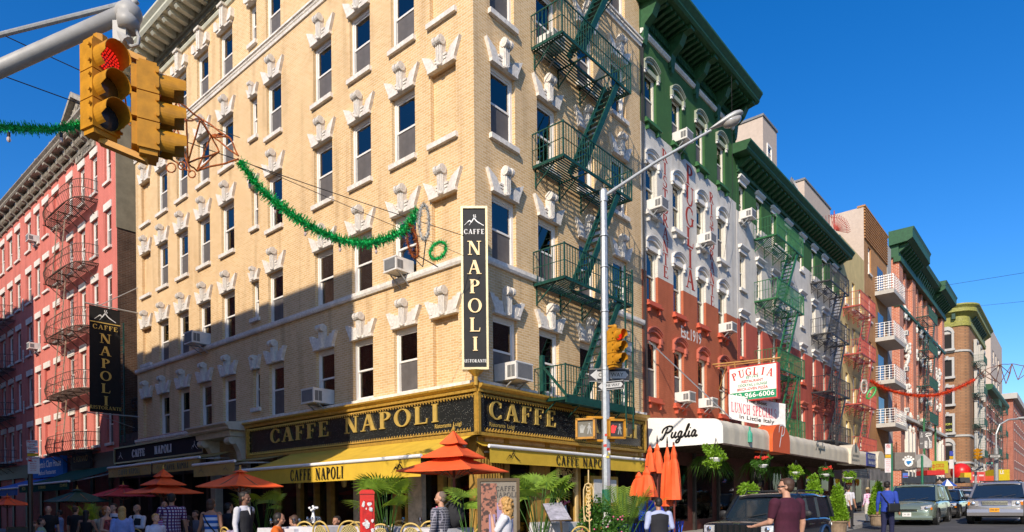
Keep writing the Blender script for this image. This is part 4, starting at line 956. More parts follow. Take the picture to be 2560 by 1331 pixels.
# far end of the street
M_fb = brick('far_brick', (0.33, 0.10, 0.06), (0.38, 0.13, 0.08), (0.4, 0.25, 0.2), 0.6, 0.2, 0.02, 0.1)
def farb(label, x0, x1, y0, zt, rows_, cols_, wm, dep=14, **k):
    F = FR @ Tm(0, y0, 0); return building(label, F, x0, x1, zt, rows_, cols_, wm, dep=dep, hoodk='lintel', hm=M_conc, seed=int(x0), **k)
B7 = farb('distant brown brick row house with green fire escapes beside the ochre building', 118.2, 150, 0, 19.2, [(5+4*i, 7.2+4*i) for i in range(4)], [(120+3.5*i, 121.4+3.5*i) for i in range(8)], M_fb)
m = MB(); m.sprism([(0.2, 19.0), (-0.8, 19.2), (-1.0, 19.6), (-1.0, 20.0), (0.2, 20.1)], 118, 150.3, 0); part('cornice', m, M_cornG, B7, FR)
fire_escape(B7, FR, 121, 126, [5, 9, 13, 17], M_gfe, slat=0.25, off=1.5); fire_escape(B7, FR, 134, 139, [5, 9, 13, 17], M_gfe, slat=0.25, off=1.5)
B8 = farb('distant dark red brick building with pale stone cornice at the far end of the street', 168, 215, -0.5, 24.5, [(6+4.2*i, 8.4+4.2*i) for i in range(4)], [(171+5*i, 172.6+5*i) for i in range(8)], M_fb)
m = MB(); m.box(167, 216, -1.3, 14, 23.4, 24.6); part('cornice', m, M_conc, B8, FR)
B9 = farb('taller plain brick block rising behind the distant rooftops', 150.5, 185, 9, 33.0, [(22, 25), (27, 30)], [(153+4*i, 155.6+4*i) for i in range(7)], M_fb, dep=13)
m = MB()
for k in range(3):
    for j in range(2): m.box(-14.8+k*3.6, -12.2+k*3.6, -0.1, 0, 22.0+j*5, 25+j*5)
part('pale_window_bay', m, M_white, B9, frame(FR @ Vector((150.5, 6, 0)), -dL, dR))
B10 = farb('far cream coloured tower block beyond the brick roofs', 225, 262, 8, 52, [(10+8*i, 14+8*i) for i in range(5)], [(230+8*i, 234+8*i) for i in range(3)], M_stucco, dep=30, hoods=False)
# ---------------------------------------------------------------- red brick tenement, left
M_lred = brick('red_painted_brick', (0.60, 0.18, 0.14), (0.62, 0.195, 0.155), (0.53, 0.155, 0.12), 0.215, 0.075, 0.012, 0.07)
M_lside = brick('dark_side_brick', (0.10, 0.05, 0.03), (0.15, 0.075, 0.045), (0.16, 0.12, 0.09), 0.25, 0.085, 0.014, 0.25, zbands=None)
sc_ = [(24.12, 24.95), (25.95, 26.8), (27.78, 28.62), (29.65, 30.5), (31.98, 32.95), (33.82, 34.82), (35.55, 36.45), (37.3, 38.3), (39.65, 40.65), (41.45, 42.5), (43.35, 44.4), (46.2, 47.2), (48.6, 49.6), (51, 52)]
rr_ = [(4.72, 6.6), (7.86, 9.75), (11.02, 12.95), (14.25, 16.08), (17.42, 19.32)]
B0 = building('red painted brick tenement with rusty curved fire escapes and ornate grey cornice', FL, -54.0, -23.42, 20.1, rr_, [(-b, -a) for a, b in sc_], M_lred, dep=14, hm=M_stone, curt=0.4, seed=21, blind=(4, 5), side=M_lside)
m = MB(); m.box(-23.44, -23.38, -0.03, 14, 14.9, 20.9); part('cement_render', m, mat('grey_cement_render', (0.27, 0.23, 0.155), 0.9, var=0.15, scale=2, stain=0.3), B0, FL)
M_gcorn = mat('weathered_grey_cornice', (0.33, 0.295, 0.24), 0.75, var=0.25, scale=5, stain=0.4)
m = MB(); m.sprism([(0, 20.0), (-0.1, 20.02), (-0.16, 20.12), (0, 20.16)], -54, -23.4, 0)
m.sprism([(0.1, 20.66), (-0.72, 20.68), (-0.78, 20.75), (-0.78, 20.82), (-0.9, 20.93), (-0.9, 20.98), (0.1, 21.02)], -54.2, -23.2, 0); m.box(-54, -23.42, -0.03, 0.2, 20.1, 20.68)
for k in range(23):
    x = -24.3-k*1.32
    m.sprism([(0, 19.92), (-0.14, 19.95), (-0.2, 20.15), (-0.42, 20.25), (-0.48, 20.5), (-0.7, 20.55), (-0.7, 20.68), (0, 20.68)], x, x+0.3, 0)
    m.tube([(x+0.35, -0.24, 20.42), (x+1.0, -0.24, 20.42)], 0.16, 10)
    for q in range(8): m.tube([(x+0.38+q*0.08, -0.24, 20.42), (x+0.41+q*0.08, -0.24, 20.42)], 0.182, 10)
    m.box(x+0.06, x+0.24, -0.75, -0.6, 20.9, 21.3 if k % 2 else 21.1)
part('cornice', m, M_gcorn, B0, FL)
m = MB(); px = -26.7
m.prism([(px-1.6, 20.95), (px+1.6, 20.95), (px+1.6, 21.1), (px, 22.0), (px-1.6, 21.1)], -0.66, -0.3)
for sg in (-1, 1): m.prism([(px+sg*1.8, 21.0), (px+sg*1.8, 21.18), (px, 22.28), (px, 22.02)], -0.92, -0.3)
m.box(px-1.7, px+1.7, -0.88, -0.3, 20.94, 21.06)
for k in range(7): a = PI*(k+0.5)/7; m.bar((px, -0.69, 21.12), (px+0.85*math.cos(a), -0.69, 21.12+0.5*math.sin(a)), 0.06)
part('pediment', m, M_gcorn, B0, FL)
m = MB(); m.box(-28.9, -26.05, -0.09, 0.02, 19.72, 20.06); part('name_panel', m, M_gcorn, B0, FL)
m = MB(); addtext(m, 'F.T. JAEGER', 0.3, -27.5, 19.9, -0.1, bold=True, wmax=2.1); part('name_letters', m, mat('dark_recess', (0.09, 0.08, 0.07), 0.8), B0, FL)
m = MB(); m.box(-38.5, -34.5, 2.5, 6, 20, 24.4); part('chimney', m, M_lred, B0, FL)
M_rust = mat('rusty_iron', (0.11, 0.07, 0.05), 0.8, var=0.4, scale=7); M_rustp = mat('pale_rusty_iron', (0.36, 0.28, 0.2), 0.8, var=0.4)
def balloon_escape(x0, x1, levels):
    for li, z in enumerate(levels):
        m = MB(); n = 18; c = (x0+x1)/2; a = (x1-x0)/2
        def edge(u, off): th = PI*u; return (c-a*math.copysign(abs(math.cos(th))**0.6, math.cos(th)), -off*abs(math.sin(th))**0.55)
        for k in range(14):
            y = -0.05-k*0.072; q = min(1, abs(y)/1.05); xx = a*(1-q**3.2)**(1/2.2) if q < 1 else 0; m.box(c-xx, c+xx, y-0.016, y+0.016, z-0.01, z+0.01)
        pts = [edge(i/n, 1.05) for i in range(n+1)]; m.tube([(p[0], p[1], z) for p in pts], 0.03, 5)
        for k in range(5):
            xx = x0+0.4+k*(x1-x0-0.8)/4; m.box(xx-0.02, xx+0.02, -0.95, 0, z-0.05, z-0.012); m.bar((xx, -0.7, z-0.05), (xx, -0.02, z-0.62), 0.035)
        o = part('fire_escape', m, M_rust, B0, FL)
        r = MB()
        for zz, f in ((z+0.45, 1.12), (z+0.9, 1.0)): r.tube([(edge(i/n, 1.05*f)[0], edge(i/n, 1.05*f)[1], zz) for i in range(n+1)], 0.017, 5)
        for i in range(0, 37):
            e0 = edge(i/36, 1.05); e1 = edge(i/36, 1.18); r.tube([(e0[0], e0[1], z), (e1[0], e1[1], z+0.35), (e0[0], e0[1], z+0.9)], 0.009, 4)
        part('railing', r, M_rust, o, FL)
        if li < len(levels)-1:
            s = MB(); z2 = levels[li+1]
            for q in (0, 0.5): s.bar((x0+1.6+q*2.6, -0.85, z), (x0+1.6+q*2.6, -0.55, z2+0.5), 0.045)
            for k in range(11): s.tube([(x0+1.6, -0.83+k*0.025, z+0.3+k*0.3), (x0+2.9, -0.83+k*0.025, z+0.3+k*0.3)], 0.012, 5)
            part('stair', s, M_rustp, o, FL)
balloon_escape(-31.7, -25.85, [4.45, 7.5, 10.6, 13.75, 16.95]); balloon_escape(-47.5, -40.9, [4.45, 7.5, 10.6, 13.75])
m = MB()
for z in (7.6, 10.8, 14.0):
    for x in (-31.35, -38.95):
        for k in range(5): m.ball((x, -0.05, z+k*0.16), 0.07+0.05*(k % 2), 0.05, 0.1, 6, 4)
        m.cut()
part('wall_tie', m, M_stone, B0, FL)
m = MB()
for x in (-24.4, -26.9, -29.6, -32.5, -35.5, -38.5, -41.5, -45): m.box(x-0.2, x+0.2, -0.08, 0.25, 0.1, 3.9)
m.box(-50, -23.5, -0.1, 0.2, 3.5, 4.3); part('shopfront', m, mat('dark_maroon_wood', (0.05, 0.022, 0.02), 0.6), B0, FL)
# buildings on the near sides of the streets (behind the viewer): they cast the long shadow on the left fronts
M_opp = brick('opposite_brick', (0.30, 0.12, 0.08), (0.34, 0.15, 0.10), (0.4, 0.35, 0.3))
def opp(label, s0, s1, W_off, zt):
    F = frame(C0 - dR*W_off, dL, -dR)
    n = int((s1-s0)/2.6); cs = [(s0+0.8+2.6*i, s0+1.9+2.6*i) for i in range(n)]
    t = thing('apartment_building', label, 'building', F @ Tm((s0+s1)/2, 0, 0)); rws = [(4.5+3.3*i, 6.4+3.3*i) for i in range(int((zt-5)/3.3))]
    m = MB(); wallmesh(m, s0, s1, 0, zt, [(a, b, c, d, True) for a, b in cs for c, d in rws]); m.box(s0, s1, 0.3, 10, 0, zt); part('wall', m, M_opp, t, F)
Wo = 14.0
opp('brick corner building across the left street behind the viewer', 4.95-0.4*Wo, 24.2-0.4*Wo, Wo, 8.55+0.66*Wo)
opp('lower brick building next along the left street behind the viewer', 24.25-0.4*Wo, 36.85-0.4*Wo, Wo, 4.6+0.66*Wo)
opp('tall brick building farther along the left street behind the viewer', 36.9-0.4*Wo, 66-0.4*Wo, Wo, 14.6+0.66*Wo)
# ---------------------------------------------------------------- signs hung on the buildings
t = thing('blade_sign', 'tall black vertical CAFFE NAPOLI sign with gold frame mounted on the building corner', 'sign', at(1189, 925, 15.85))
Fb = frame(at(1189, 925, 15.85), Vector((1, 0.02, 0)).normalized(), Vector((-0.02, 1, 0)).normalized()); sw, sh = 0.635, 3.88
m = MB(); m.box(-sw/2+0.05, sw/2-0.05, -0.02, 0.2, 0.05, sh-0.05); part('panel', m, mat('charcoal_panel', (0.016, 0.017, 0.019), 0.55, var=0.2, scale=3, spec=0.2), t, Fb)
m = MB()
m.box(-sw/2, sw/2, -0.05, 0.22, 0, 0.055); m.box(-sw/2, sw/2, -0.05, 0.22, sh-0.055, sh); m.box(-sw/2, -sw/2+0.05, -0.05, 0.22, 0.055, sh-0.055); m.box(sw/2-0.05, sw/2, -0.05, 0.22, 0.055, sh-0.055)
part('frame', m, mat('pale_gilt_frame', (0.62, 0.52, 0.30), 0.35, 0.3), t, Fb)
m = MB(); m.tube([(0, 0.1, -0.02), (0, 0.1, -0.35)], 0.05); m.tube([(0, 0.1, -0.2), (0.1, 0.5, -0.25)], 0.03); m.lathe([(0.2, 0), (0.12, -0.08), (0.05, -0.14)], 12, 0, Tm(0, 0.1, 0.0)); part('bracket', m, M_gold, t, Fb)
m = MB(); l2 = MB()
for i, c in enumerate('NAPOLI'):
    P, wd = GL(c); h = 0.33; zz = 2.72-i*0.455
    for k, poly in enumerate(P): m.prism([((px-wd/2)*h*1.12, zz+py*h) for px, py in poly], -0.045-0.0005*(k % 5), -0.02)
part('gold_letters', m, mat('cream_gold_letter', (0.78, 0.58, 0.30), 0.4, 0.1), t, Fb)
serif(l2, 'CAFFE', 0.115, 0, 3.22, -0.03, -0.02, xs=0.95, gap=0.1, center=True); serif(l2, 'RISTORANTE', 0.075, 0, 0.17, -0.03, -0.02, xs=0.85, gap=0.09, center=True); volcano(l2, 0, 3.52, 0.24, -0.026, 0)
part('white_letters', l2, M_white, t, Fb)
# left hanging banner
wallp = FL @ Vector((-21.0, 0, 10.55)); 
def onL(x, off, z): return FL @ Vector((-x, -off, z))
Fn = frame(onL(21.0, 0.55, 0), -dR*-1, -dL*-1)   # x runs towards the wall, seen from the corner side
def zoff(px, py):      # intersect sight line with the vertical plane s = 21
    r_ = ray(px, py); o_ = Vector((0, 0, CAMZ)); p0 = onL(21.0, 0, 0); k = ((p0-o_).dot(dL))/r_.dot(dL); p = o_+r_*k; return (p0-p).dot(dR), p.z
A_ = [zoff(222, 762), zoff(300, 772), zoff(303, 1040), zoff(231, 1030)]
t = thing('hanging_banner', 'long black cloth CAFFE NAPOLI banner hung on poles over the left pavement', 'banner', onL(21.0, 1.0, A_[3][1]))
Fw = frame(onL(21.0, 0, 0), dR, dL)              # local x = -off, z up
bl, br = -A_[0][0], -A_[1][0]; bz1, bz0 = A_[0][1], A_[3][1]; bw_ = br-bl; bh = bz1-bz0; bc = (bl+br)/2
m = MB()
for i in range(8):
    x0_, x1_ = bl+bw_*i/8, bl+bw_*(i+1)/8
    for j in range(10):
        z0_, z1_ = bz0+bh*j/10, bz0+bh*(j+1)/10
        f = lambda x, z: 0.03*math.sin(x*2+z*0.9)
        m.add([(x0_, f(x0_, z0_), z0_), (x1_, f(x1_, z0_), z0_), (x1_, f(x1_, z1_), z1_), (x0_, f(x0_, z1_), z1_)], [(0, 1, 2, 3)])
part('cloth', m, mat('black_cloth', (0.012, 0.011, 0.011), 0.9, var=0.2), t, Fw, smooth=True)
m = MB(); m.tube([(bl-0.15, 0, bz1+0.05), (0, 0, bz1+0.05)], 0.03); m.cut(); m.tube([(bl-0.1, 0, bz0-0.04), (0, 0, bz0-0.04)], 0.025); m.tube([(bl+0.4, 0, bz1+0.05), (0, 0.0, bz1+1.2)], 0.018); m.tube([(bl-0.1, 0, bz0), (0, 0.5, bz0-0.5)], 0.012)
part('pole', m, M_greyp, t, Fw)
m = MB(); ls = bh*0.088
for i, c in enumerate('NAPOLI'):
    P, wd = GL(c)
    for k, poly in enumerate(P): m.prism([(bc+(px-wd/2)*ls*1.25, bz0+bh*0.66-i*bh*0.118+py*ls) for px, py in poly], -0.07-0.0005*(k % 5), -0.055)
serif(m, 'CAFFE', bh*0.042, bc, bz0+bh*0.785, -0.07, -0.055, gap=0.12, center=True, xs=1.15); serif(m, 'RISTORANTE', bh*0.032, bc, bz0+bh*0.03, -0.07, -0.055, center=True, gap=0.08)
m.box(bl+0.02, br-0.02, -0.07, -0.055, bz0+bh*0.845, bz0+bh*0.853)
part('gold_letters', m, M_goldl, t, Fw)
m = MB(); volcano(m, bc, bz0+bh*0.91, bw_*0.36, -0.062, 0); part('peaks_mark', m, M_white, t, Fw)
# ---------------------------------------------------------------- awnings
def awning(F, x0, x1, yw, zw, yo, zo, drop, m_, label, name='awning', bar=True, text=None, volc=None, group=None, tsize=0.2, txcol=None, skew=0.0, folds=10):
    t = thing(name, label, 'awning', F @ Tm(x0, 0, zw), group)
    m = MB(); n = folds
    for i in range(n):
        a, b = x0+(x1-x0)*i/n, x0+(x1-x0)*(i+1)/n
        sag = lambda q: -0.02*abs(math.sin(q*9))
        for j in range(4):
            f0, f1 = j/4, (j+1)/4
            P_ = lambda x, f: (x, -(yw+(yo-yw)*f), zw+(zo-zw)*f - 0.05*math.sin(PI*f))
            m.add([P_(a, f0), P_(b, f0), P_(b, f1), P_(a, f1)], [(0, 1, 2, 3)])
            m.add([tuple(Vector(p)-Vector((0, 0, 0.012))) for p in (P_(a, f0), P_(b, f0), P_(b, f1), P_(a, f1))], [(3, 2, 1, 0)])
    part('canvas', m, m_, t, F)
    m = MB(); vs = []; n = 24
    for i in range(n+1):
        x = x0+(x1-x0)*i/n; y = -yo-0.012*math.sin(i*0.9); vs += [(x, -yo, zo-0.02), (x, y, zo-drop)]
    m.add(vs, [(2*i, 2*i+2, 2*i+3, 2*i+1) for i in range(n)]); part('valance', m, m_, t, F)
    if bar:
        m = MB(); m.tube([(x0-0.03, -yo-0.01, zo), (x1+0.03, -yo-0.01, zo)], 0.045, 10); part('front_bar', m, M_white, t, F)
        m = MB()
        for x in (x0+0.3, x1-0.3): m.cut(); m.bar((x, -yw, zw-0.25), (x+0.5, -(yw+yo)/2, (zw+zo)/2-0.15), 0.04); m.bar((x+0.5, -(yw+yo)/2, (zw+zo)/2-0.15), (x, -yo, zo-0.04), 0.04)
        part('folding_arm', m, M_greyp, t, F)
    l = MB()
    if text:
        for (x, h, xb, xc, xd) in text: serif(l, 'CAFFE', h, x, zo-drop*0.5-h/2-0.02, -yo-0.03, -yo-0.022, fit=xb-x); l.cut(); serif(l, 'NAPOLI', h, xc, zo-drop*0.5-h/2-0.02, -yo-0.03, -yo-0.022, fit=xd-xc)
    if volc:
        for (x, h) in volc: l.cut(); volcano(l, x, zo-drop*0.52, h, -yo-0.028, 0)
    if l.v: part('letters', l, txcol or M_black, t, F)
    return t
awning(FL, -7.9, 0.15, 0.25, 3.24, 2.0, 2.62, 0.46, M_yaw, 'wide mustard CAFFE NAPOLI awning let down over the left street tables', text=[(-5.16, 0.30, -4.16, -3.95, -2.72)], volc=[(-0.55, 0.30), (-7.5, 0.18)])
awning(FR, -0.15, 7.75, 0.1, 3.08, 0.55, 2.93, 0.40, M_yaw, 'narrow mustard CAFFE NAPOLI awning below the right hand frieze sign', text=[(2.49, 0.25, 3.55, 3.75, 5.15)], volc=[(0.7, 0.28), (7.25, 0.2)])
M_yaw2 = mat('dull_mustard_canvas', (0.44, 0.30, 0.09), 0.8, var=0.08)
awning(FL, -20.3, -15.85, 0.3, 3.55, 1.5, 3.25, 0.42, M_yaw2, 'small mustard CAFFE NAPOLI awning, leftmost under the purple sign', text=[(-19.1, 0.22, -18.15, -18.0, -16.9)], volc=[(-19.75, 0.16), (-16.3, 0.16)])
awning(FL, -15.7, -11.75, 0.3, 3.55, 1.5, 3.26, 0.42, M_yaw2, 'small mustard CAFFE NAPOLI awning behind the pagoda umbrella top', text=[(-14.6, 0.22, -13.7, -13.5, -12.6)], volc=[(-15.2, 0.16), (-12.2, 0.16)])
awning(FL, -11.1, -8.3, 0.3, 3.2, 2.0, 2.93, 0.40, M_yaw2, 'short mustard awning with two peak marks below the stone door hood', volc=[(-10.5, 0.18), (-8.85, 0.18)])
M_gaw = mat('dark_green_canvas', (0.006, 0.075, 0.055), 0.9, var=0.1, spec=0.1)
awning(FL, -29.6, -21.9, 0.2, 3.55, 2.5, 2.72, 0.36, M_gaw, 'dark green restaurant awning below the red tenement', text=None, volc=None)
m = MB(); t_ = bpy.data.objects[-1] if False else None
def lettering(parent_thing, F, items, mt, name='letters'):
    m = MB()
    for (s, size, x, z, y, wm_) in items: addtext(m, s, size, x, z, y, wmax=wm_, bold=True)
    part(name, m, mt, parent_thing, F)
tg = [o for o in COL.objects if o.name.startswith('awning') and o.get('label', '').startswith('dark green')][0]
lettering(tg, FL, [('IL FORNAIO', 0.2, -25.7, 2.54, -2.53, 1.1), ('132A-MULB', 0.2, -22.6, 2.56, -2.53, 1.0), ('PIZZA', 0.2, -28.7, 2.54, -2.53, 0.6)], mat('yellow_letter', (0.55, 0.5, 0.08), 0.6))
awning(FL, -38, -29.9, 0.2, 3.3, 2.5, 2.62, 0.36, mat('bright_blue_canvas', (0.012, 0.10, 0.42), 0.75, var=0.1), 'bright blue shop awning at the far left below the tenement')
t = thing('shop_sign', 'small slate IL FORNAIO sign above the dark green awning', 'sign', FL @ Tm(-28.1, -0.2, 3.6)); m = MB(); m.box(-29.4, -26.7, -0.22, -0.1, 3.62, 4.55); part('panel', m, mat('slate_panel', (0.04, 0.04, 0.045), 0.8, spec=0.15), t, FL)
lettering(t, FL, [('IL FORNAIO', 0.42, -28.05, 4.1, -0.235, 2.1)], mat('dull_gold_letter', (0.4, 0.27, 0.07), 0.6))
t = thing('shop_sign', 'bright blue sign with white letters behind the parking sign', 'sign', FL @ Tm(-33, -0.2, 3.6)); m = MB(); m.box(-36.3, -30.6, -0.3, -0.1, 3.35, 4.45); part('panel', m, mat('sign_blue', (0.015, 0.16, 0.5), 0.8, spec=0.15), t, FL)
lettering(t, FL, [('Umberto\'s Clam House', 0.55, -33.4, 4.08, -0.32, 5.0), ('Seafood Restaurant', 0.35, -33.4, 3.62, -0.32, 3.2)], M_white)
# barrel awning of the tricolour restaurant, running along both buildings
M_crm = mat('cream_vinyl', (0.60, 0.54, 0.42), 0.6, var=0.07, scale=2, stain=0.25); M_crw = mat('white_vinyl', (0.76, 0.74, 0.70), 0.5, var=0.03, scale=2)
t = thing('barrel_awning', 'long cream barrel awning reading Puglia along the tricolour fronts', 'awning', FR @ Tm(8.4, 0, 3.35))
def bprof(off, zt, zb):
    r = 0.34; zo = zt-0.24
    pts = [(-(off-r)-r*math.sin(a), zo-r+r*math.cos(a)) for a in [0.08+(PI/2-0.08)*i/7 for i in range(8)]]
    return [(0, zt)] + pts + [(-off, zb)]
m = MB(); pr = bprof(2.75, 4.45, 3.40); sc_ts = [8.45+i*0.9 for i in range(26)]
for i in range(len(sc_ts)-1):
    a, b = sc_ts[i], sc_ts[i+1]; e = 0.02*(i % 2)
    vs = [(a, p[0], p[1]) for p in pr]+[(b, p[0], p[1]) for p in pr]; n = len(pr)
    mid = (a+b)/2; vm = [(mid, p[0]*0.995, p[1]-0.018 if 0 < k < n-1 else p[1]) for k, p in enumerate(pr)]
    m.add([(a, p[0], p[1]) for p in pr]+vm+[(b, p[0], p[1]) for p in pr], [(k, k+1, n+k+1, n+k) for k in range(n-1)]+[(n+k, n+k+1, 2*n+k+1, 2*n+k) for k in range(n-1)])
xe = sc_ts[-1]
part('canvas', m, M_crm, t, FR, smooth=False)
m = MB(); m.sprism(pr+[(0, 3.4)], 8.42, 8.45); m.cut(); m.sprism(pr+[(0, 3.4)], xe, xe+0.03); part('end_panel', m, M_crw, t, FR)
m = MB()
for k in range(int((xe-8.4)/0.3)): m.box(8.45+k*0.3, 8.47+k*0.3, -2.74, -0.1, 3.40, 3.43)
m.box(8.45, xe, -2.75, -2.71, 3.36, 3.41); part('underframe', m, M_rust, t, FR)
FE = frame(FR @ Vector((8.42, 0, 0)), -dL, dR)     # end panel seen from the corner: x runs away from the wall
m = MB(); puglia(m, 0.42, 0.62, 3.68, -0.008, 0, xs=1.0, wt=0.15); part('painted_word', m, M_black, t, FE)
m = MB(); puglia(m, 0.34, 18.2, 3.78, -2.765, 0, xs=1.25, wt=0.15); part('painted_word', m, M_black, t, FR)
for (x, wd, mm_, hz) in ((13.55, 1.9, mat('orange_red_vinyl', (0.62, 0.10, 0.02), 0.5, var=0.03), 4.42), (24.4, 1.7, M_crm, 4.36), (xe-0.9, 1.7, M_crm, 4.33)):
    m = MB(); n = 10
    poly = [(x-wd/2, 3.36), (x+wd/2, 3.36)]+[(x+wd/2*math.cos(PI*i/n), 3.85+(hz-3.85)*math.sin(PI*i/n)) for i in range(n+1)]
    m.prism(poly, -2.86, -2.2); part('arched_panel', m, mm_, t, FR)
m = MB(); ribbon(m, spline([(13.3, 3.55), (13.35, 3.7), (13.55, 4.1), (13.62, 4.35)], 4), 0.07, -2.872, 0); ribbon(m, spline([(13.25, 4.1), (13.35, 4.35), (13.75, 4.4), (13.85, 4.2), (13.7, 4.02), (13.45, 4.0)], 4), 0.05, -2.873, 0); part('initial_mark', m, M_white, t, FR)
m = MB(); m.prism([(24.25, 3.95), (24.35, 3.95), (24.42, 4.2), (24.5, 3.95), (24.6, 3.95), (24.55, 4.3), (24.47, 4.45), (24.35, 4.45), (24.28, 4.3)], -2.875, -2.86); m.cut(); addtext(m, 'OUR FOUNDER', 0.15, 24.4, 3.78, -2.87, wmax=1.2, bold=True); m.cut(); addtext(m, 'ESTABLISHED 1919', 0.15, 24.4, 3.56, -2.87, wmax=1.4, bold=True); part('founder_mark', m, M_black, t, FR)
m = MB(); m.box(27.0, xe-2.0, -2.80, -2.755, 3.40, 4.12); part('blue_panel', m, mat('navy_vinyl', (0.03, 0.035, 0.2), 0.5), t, FR)
m = MB(); addtext(m, 'RELAX STATION, INC.', 0.3, 28.3, 3.9, -2.805, wmax=2.3, bold=True); addtext(m, 'Back Rub & Foot', 0.25, 28.3, 3.6, -2.805, wmax=1.9, bold=True); part('panel_letters', m, M_white, t, FR)
m = MB(); m.lathe([(0.0, 0), (0.09, 0.02), (0.09, 0.3), (0.03, 0.42), (0.03, 0.55)], 10, 0, Tm(10.6, -2.78, 3.55)); part('bottle_mark', m, mat('bottle_green', (0.05, 0.3, 0.2), 0.5), t, FR)
# Puglia hanging box sign and sagging lunch banner
FS2 = frame(FR @ Vector((14.0, 0, 0)), -dL, dR)
t = thing('hanging_sign', 'white and green PUGLIA box sign with red frame hanging over the awning', 'sign', FS2 @ Tm(1.6, 0, 5.6))
m = MB(); m.box(0.67, 2.60, -0.03, 0.25, 5.50, 6.88); part('red_case', m, mat('red_case', (0.50, 0.04, 0.03), 0.45), t, FS2)
m = MB(); m.box(0.72, 2.55, -0.05, -0.03, 5.55, 6.83); part('face', m, mat('sign_white', (0.80, 0.78, 0.74), 0.45), t, FS2)
m = MB(); m.box(0.72, 2.55, -0.06, -0.05, 5.56, 5.86); 
addtext(m, 'EST.1919', 0.13, 1.63, 6.42, -0.062, bold=True); addtext(m, 'COCKTAIL LOUNGE', 0.14, 1.63, 6.12, -0.062, wmax=1.15, bold=True); part('green_letters', m, mat('sign_green', (0.01, 0.25, 0.11), 0.5), t, FS2)
m = MB(); n_ = 6
for i, c in enumerate('PUGLIA'):
    u = (i-2.5)/2.5; P, wd = GL(c); h = 0.29
    for k, poly in enumerate(P):
        a = -u*0.32; ca, sa = math.cos(a), math.sin(a)
        m.prism([(1.63+u*0.66+((px-wd/2)*ca-(py)*sa)*h*0.95, 6.50-0.12*u*u+((px-wd/2)*sa+py*ca)*h) for px, py in poly], -0.062-0.0005*(k % 5), -0.05)
addtext(m, 'RESTAURANT', 0.14, 1.63, 6.27, -0.063, wmax=0.85, bold=True); addtext(m, 'BRICK-OVEN PIZZA', 0.14, 1.63, 5.97, -0.063, wmax=1.2, bold=True)
part('red_letters', m, mat('sign_red', (0.52, 0.02, 0.02), 0.5), t, FS2)
m = MB(); addtext(m, '212-966-6006', 0.27, 1.63, 5.71, -0.066, wmax=1.7, bold=True); part('phone_number', m, M_white, t, FS2)
m = MB(); m.tube([(0, 0.0, 7.15), (2.7, 0, 7.02)], 0.03); m.tube([(0, 0.3, 7.1), (2.6, 0.1, 6.98)], 0.025); m.tube([(0.9, 0, 7.1), (0.9, 0.1, 6.85)], 0.02); m.tube([(2.3, 0, 7.05), (2.3, 0.1, 6.85)], 0.02); m.tube([(0.6, 0, 7.1), (0, 0.6, 6.2)], 0.02)
part('bracket', m, mat('ochre_rod', (0.45, 0.25, 0.08), 0.6), t, FS2)
q0, q1, q2, q3 = at(1823, 1046, 26.0), at(1965, 1069, 26.6), at(1958, 1007, 26.6), at(1822, 986, 26.0)
xd = (q1-q0); wid = Vector((xd.x, xd.y, 0)).length; xdir = Vector((xd.x, xd.y, 0)).normalized(); Fq = frame(q0, xdir, UP.cross(xdir).normalized())
t = thing('hanging_banner', 'white LUNCH SPECIALS banner sagging above the cream awning', 'banner', Fq)
Hq = (q3-q0).z; dz_ = (q1-q0).z
def lb(u, v): return (u*wid, 0.03*math.sin(u*7+v*2), v*Hq + u*dz_ - 0.05*math.sin(PI*u)*(1-v))
m = MB(); N_ = 12
for i in range(N_):
    for j in range(4): m.add([lb(i/N_, j/4), lb((i+1)/N_, j/4), lb((i+1)/N_, (j+1)/4), lb(i/N_, (j+1)/4)], [(0, 1, 2, 3)])
part('cloth', m, mat('banner_white', (0.72, 0.70, 0.68), 0.6), t, Fq)
def skewtext(mb, txt, size, u, v, wm_):
    tmp = MB(); addtext(tmp, txt, size, 0, 0, 0, wmax=wm_, bold=True); vs = []
    for p in tmp.v:
        uu = u+p.x/wid; vv = v; q = lb(uu, vv); vs.append((q[0], q[1]-0.012, q[2]+p.z))
    mb.add(vs, tmp.f)
m = MB(); skewtext(m, 'The Best', 0.22, 0.47, 0.86, wid*0.38); skewtext(m, 'In Little Italy', 0.22, 0.48, 0.17, wid*0.6); part('black_words', m, M_black, t, Fq)
m = MB(); tmp = MB(); s_ = 'LUNCH SPECIALS'; xx = 0.04
for c in s_:
    if c == ' ': xx += 0.035; continue
    P, wd = GL(c)
    for k, poly in enumerate(P):
        vs = []
        for px, py in poly: q = lb(xx+px*0.0675, 0.5); vs.append((q[0], q[1]-0.012-0.0006*k, q[2]-Hq*0.19+py*Hq*0.40))
        m.add(vs, [tuple(range(len(vs)))])
    xx += 0.0675*wd+0.006
part('red_words', m, mat('banner_red', (0.55, 0.03, 0.08), 0.6), t, Fq)
# ---------------------------------------------------------------- air conditioners
def acL(s, z, lab, **k): return ac_unit(FL @ Tm(-s, -0.02, z), lab, **k)
def acR(x, z, lab, **k): return ac_unit(FR @ Tm(x, -0.02, z), lab, **k)
acL(6.46, 4.66, 'white air conditioner in a shaded second floor window above the gold CAFFE letters', big=True)
acL(14.5, 7.8, 'air conditioner in the sun line on the third floor, above the stone door hood', big=True)
acL(2.66, 7.8, 'sunlit air conditioner on the third floor beside the vertical corner sign')
acR(1.1, 4.68, 'air conditioner above the right hand frieze sign beside the corner', big=True)
acR(2.9, 14.15, 'air conditioner behind the top green fire escape railing')
acR(11.0, 14.88, 'air conditioner high on the green storey in the second window')
acR(9.0, 11.7, 'air conditioner left of the first painted RISTORANTE word')
acR(13.0, 11.7, 'air conditioner right of the painted PUGLIA word')
acR(15.0, 8.6, 'air conditioner under the white to red paint line, last arched window')
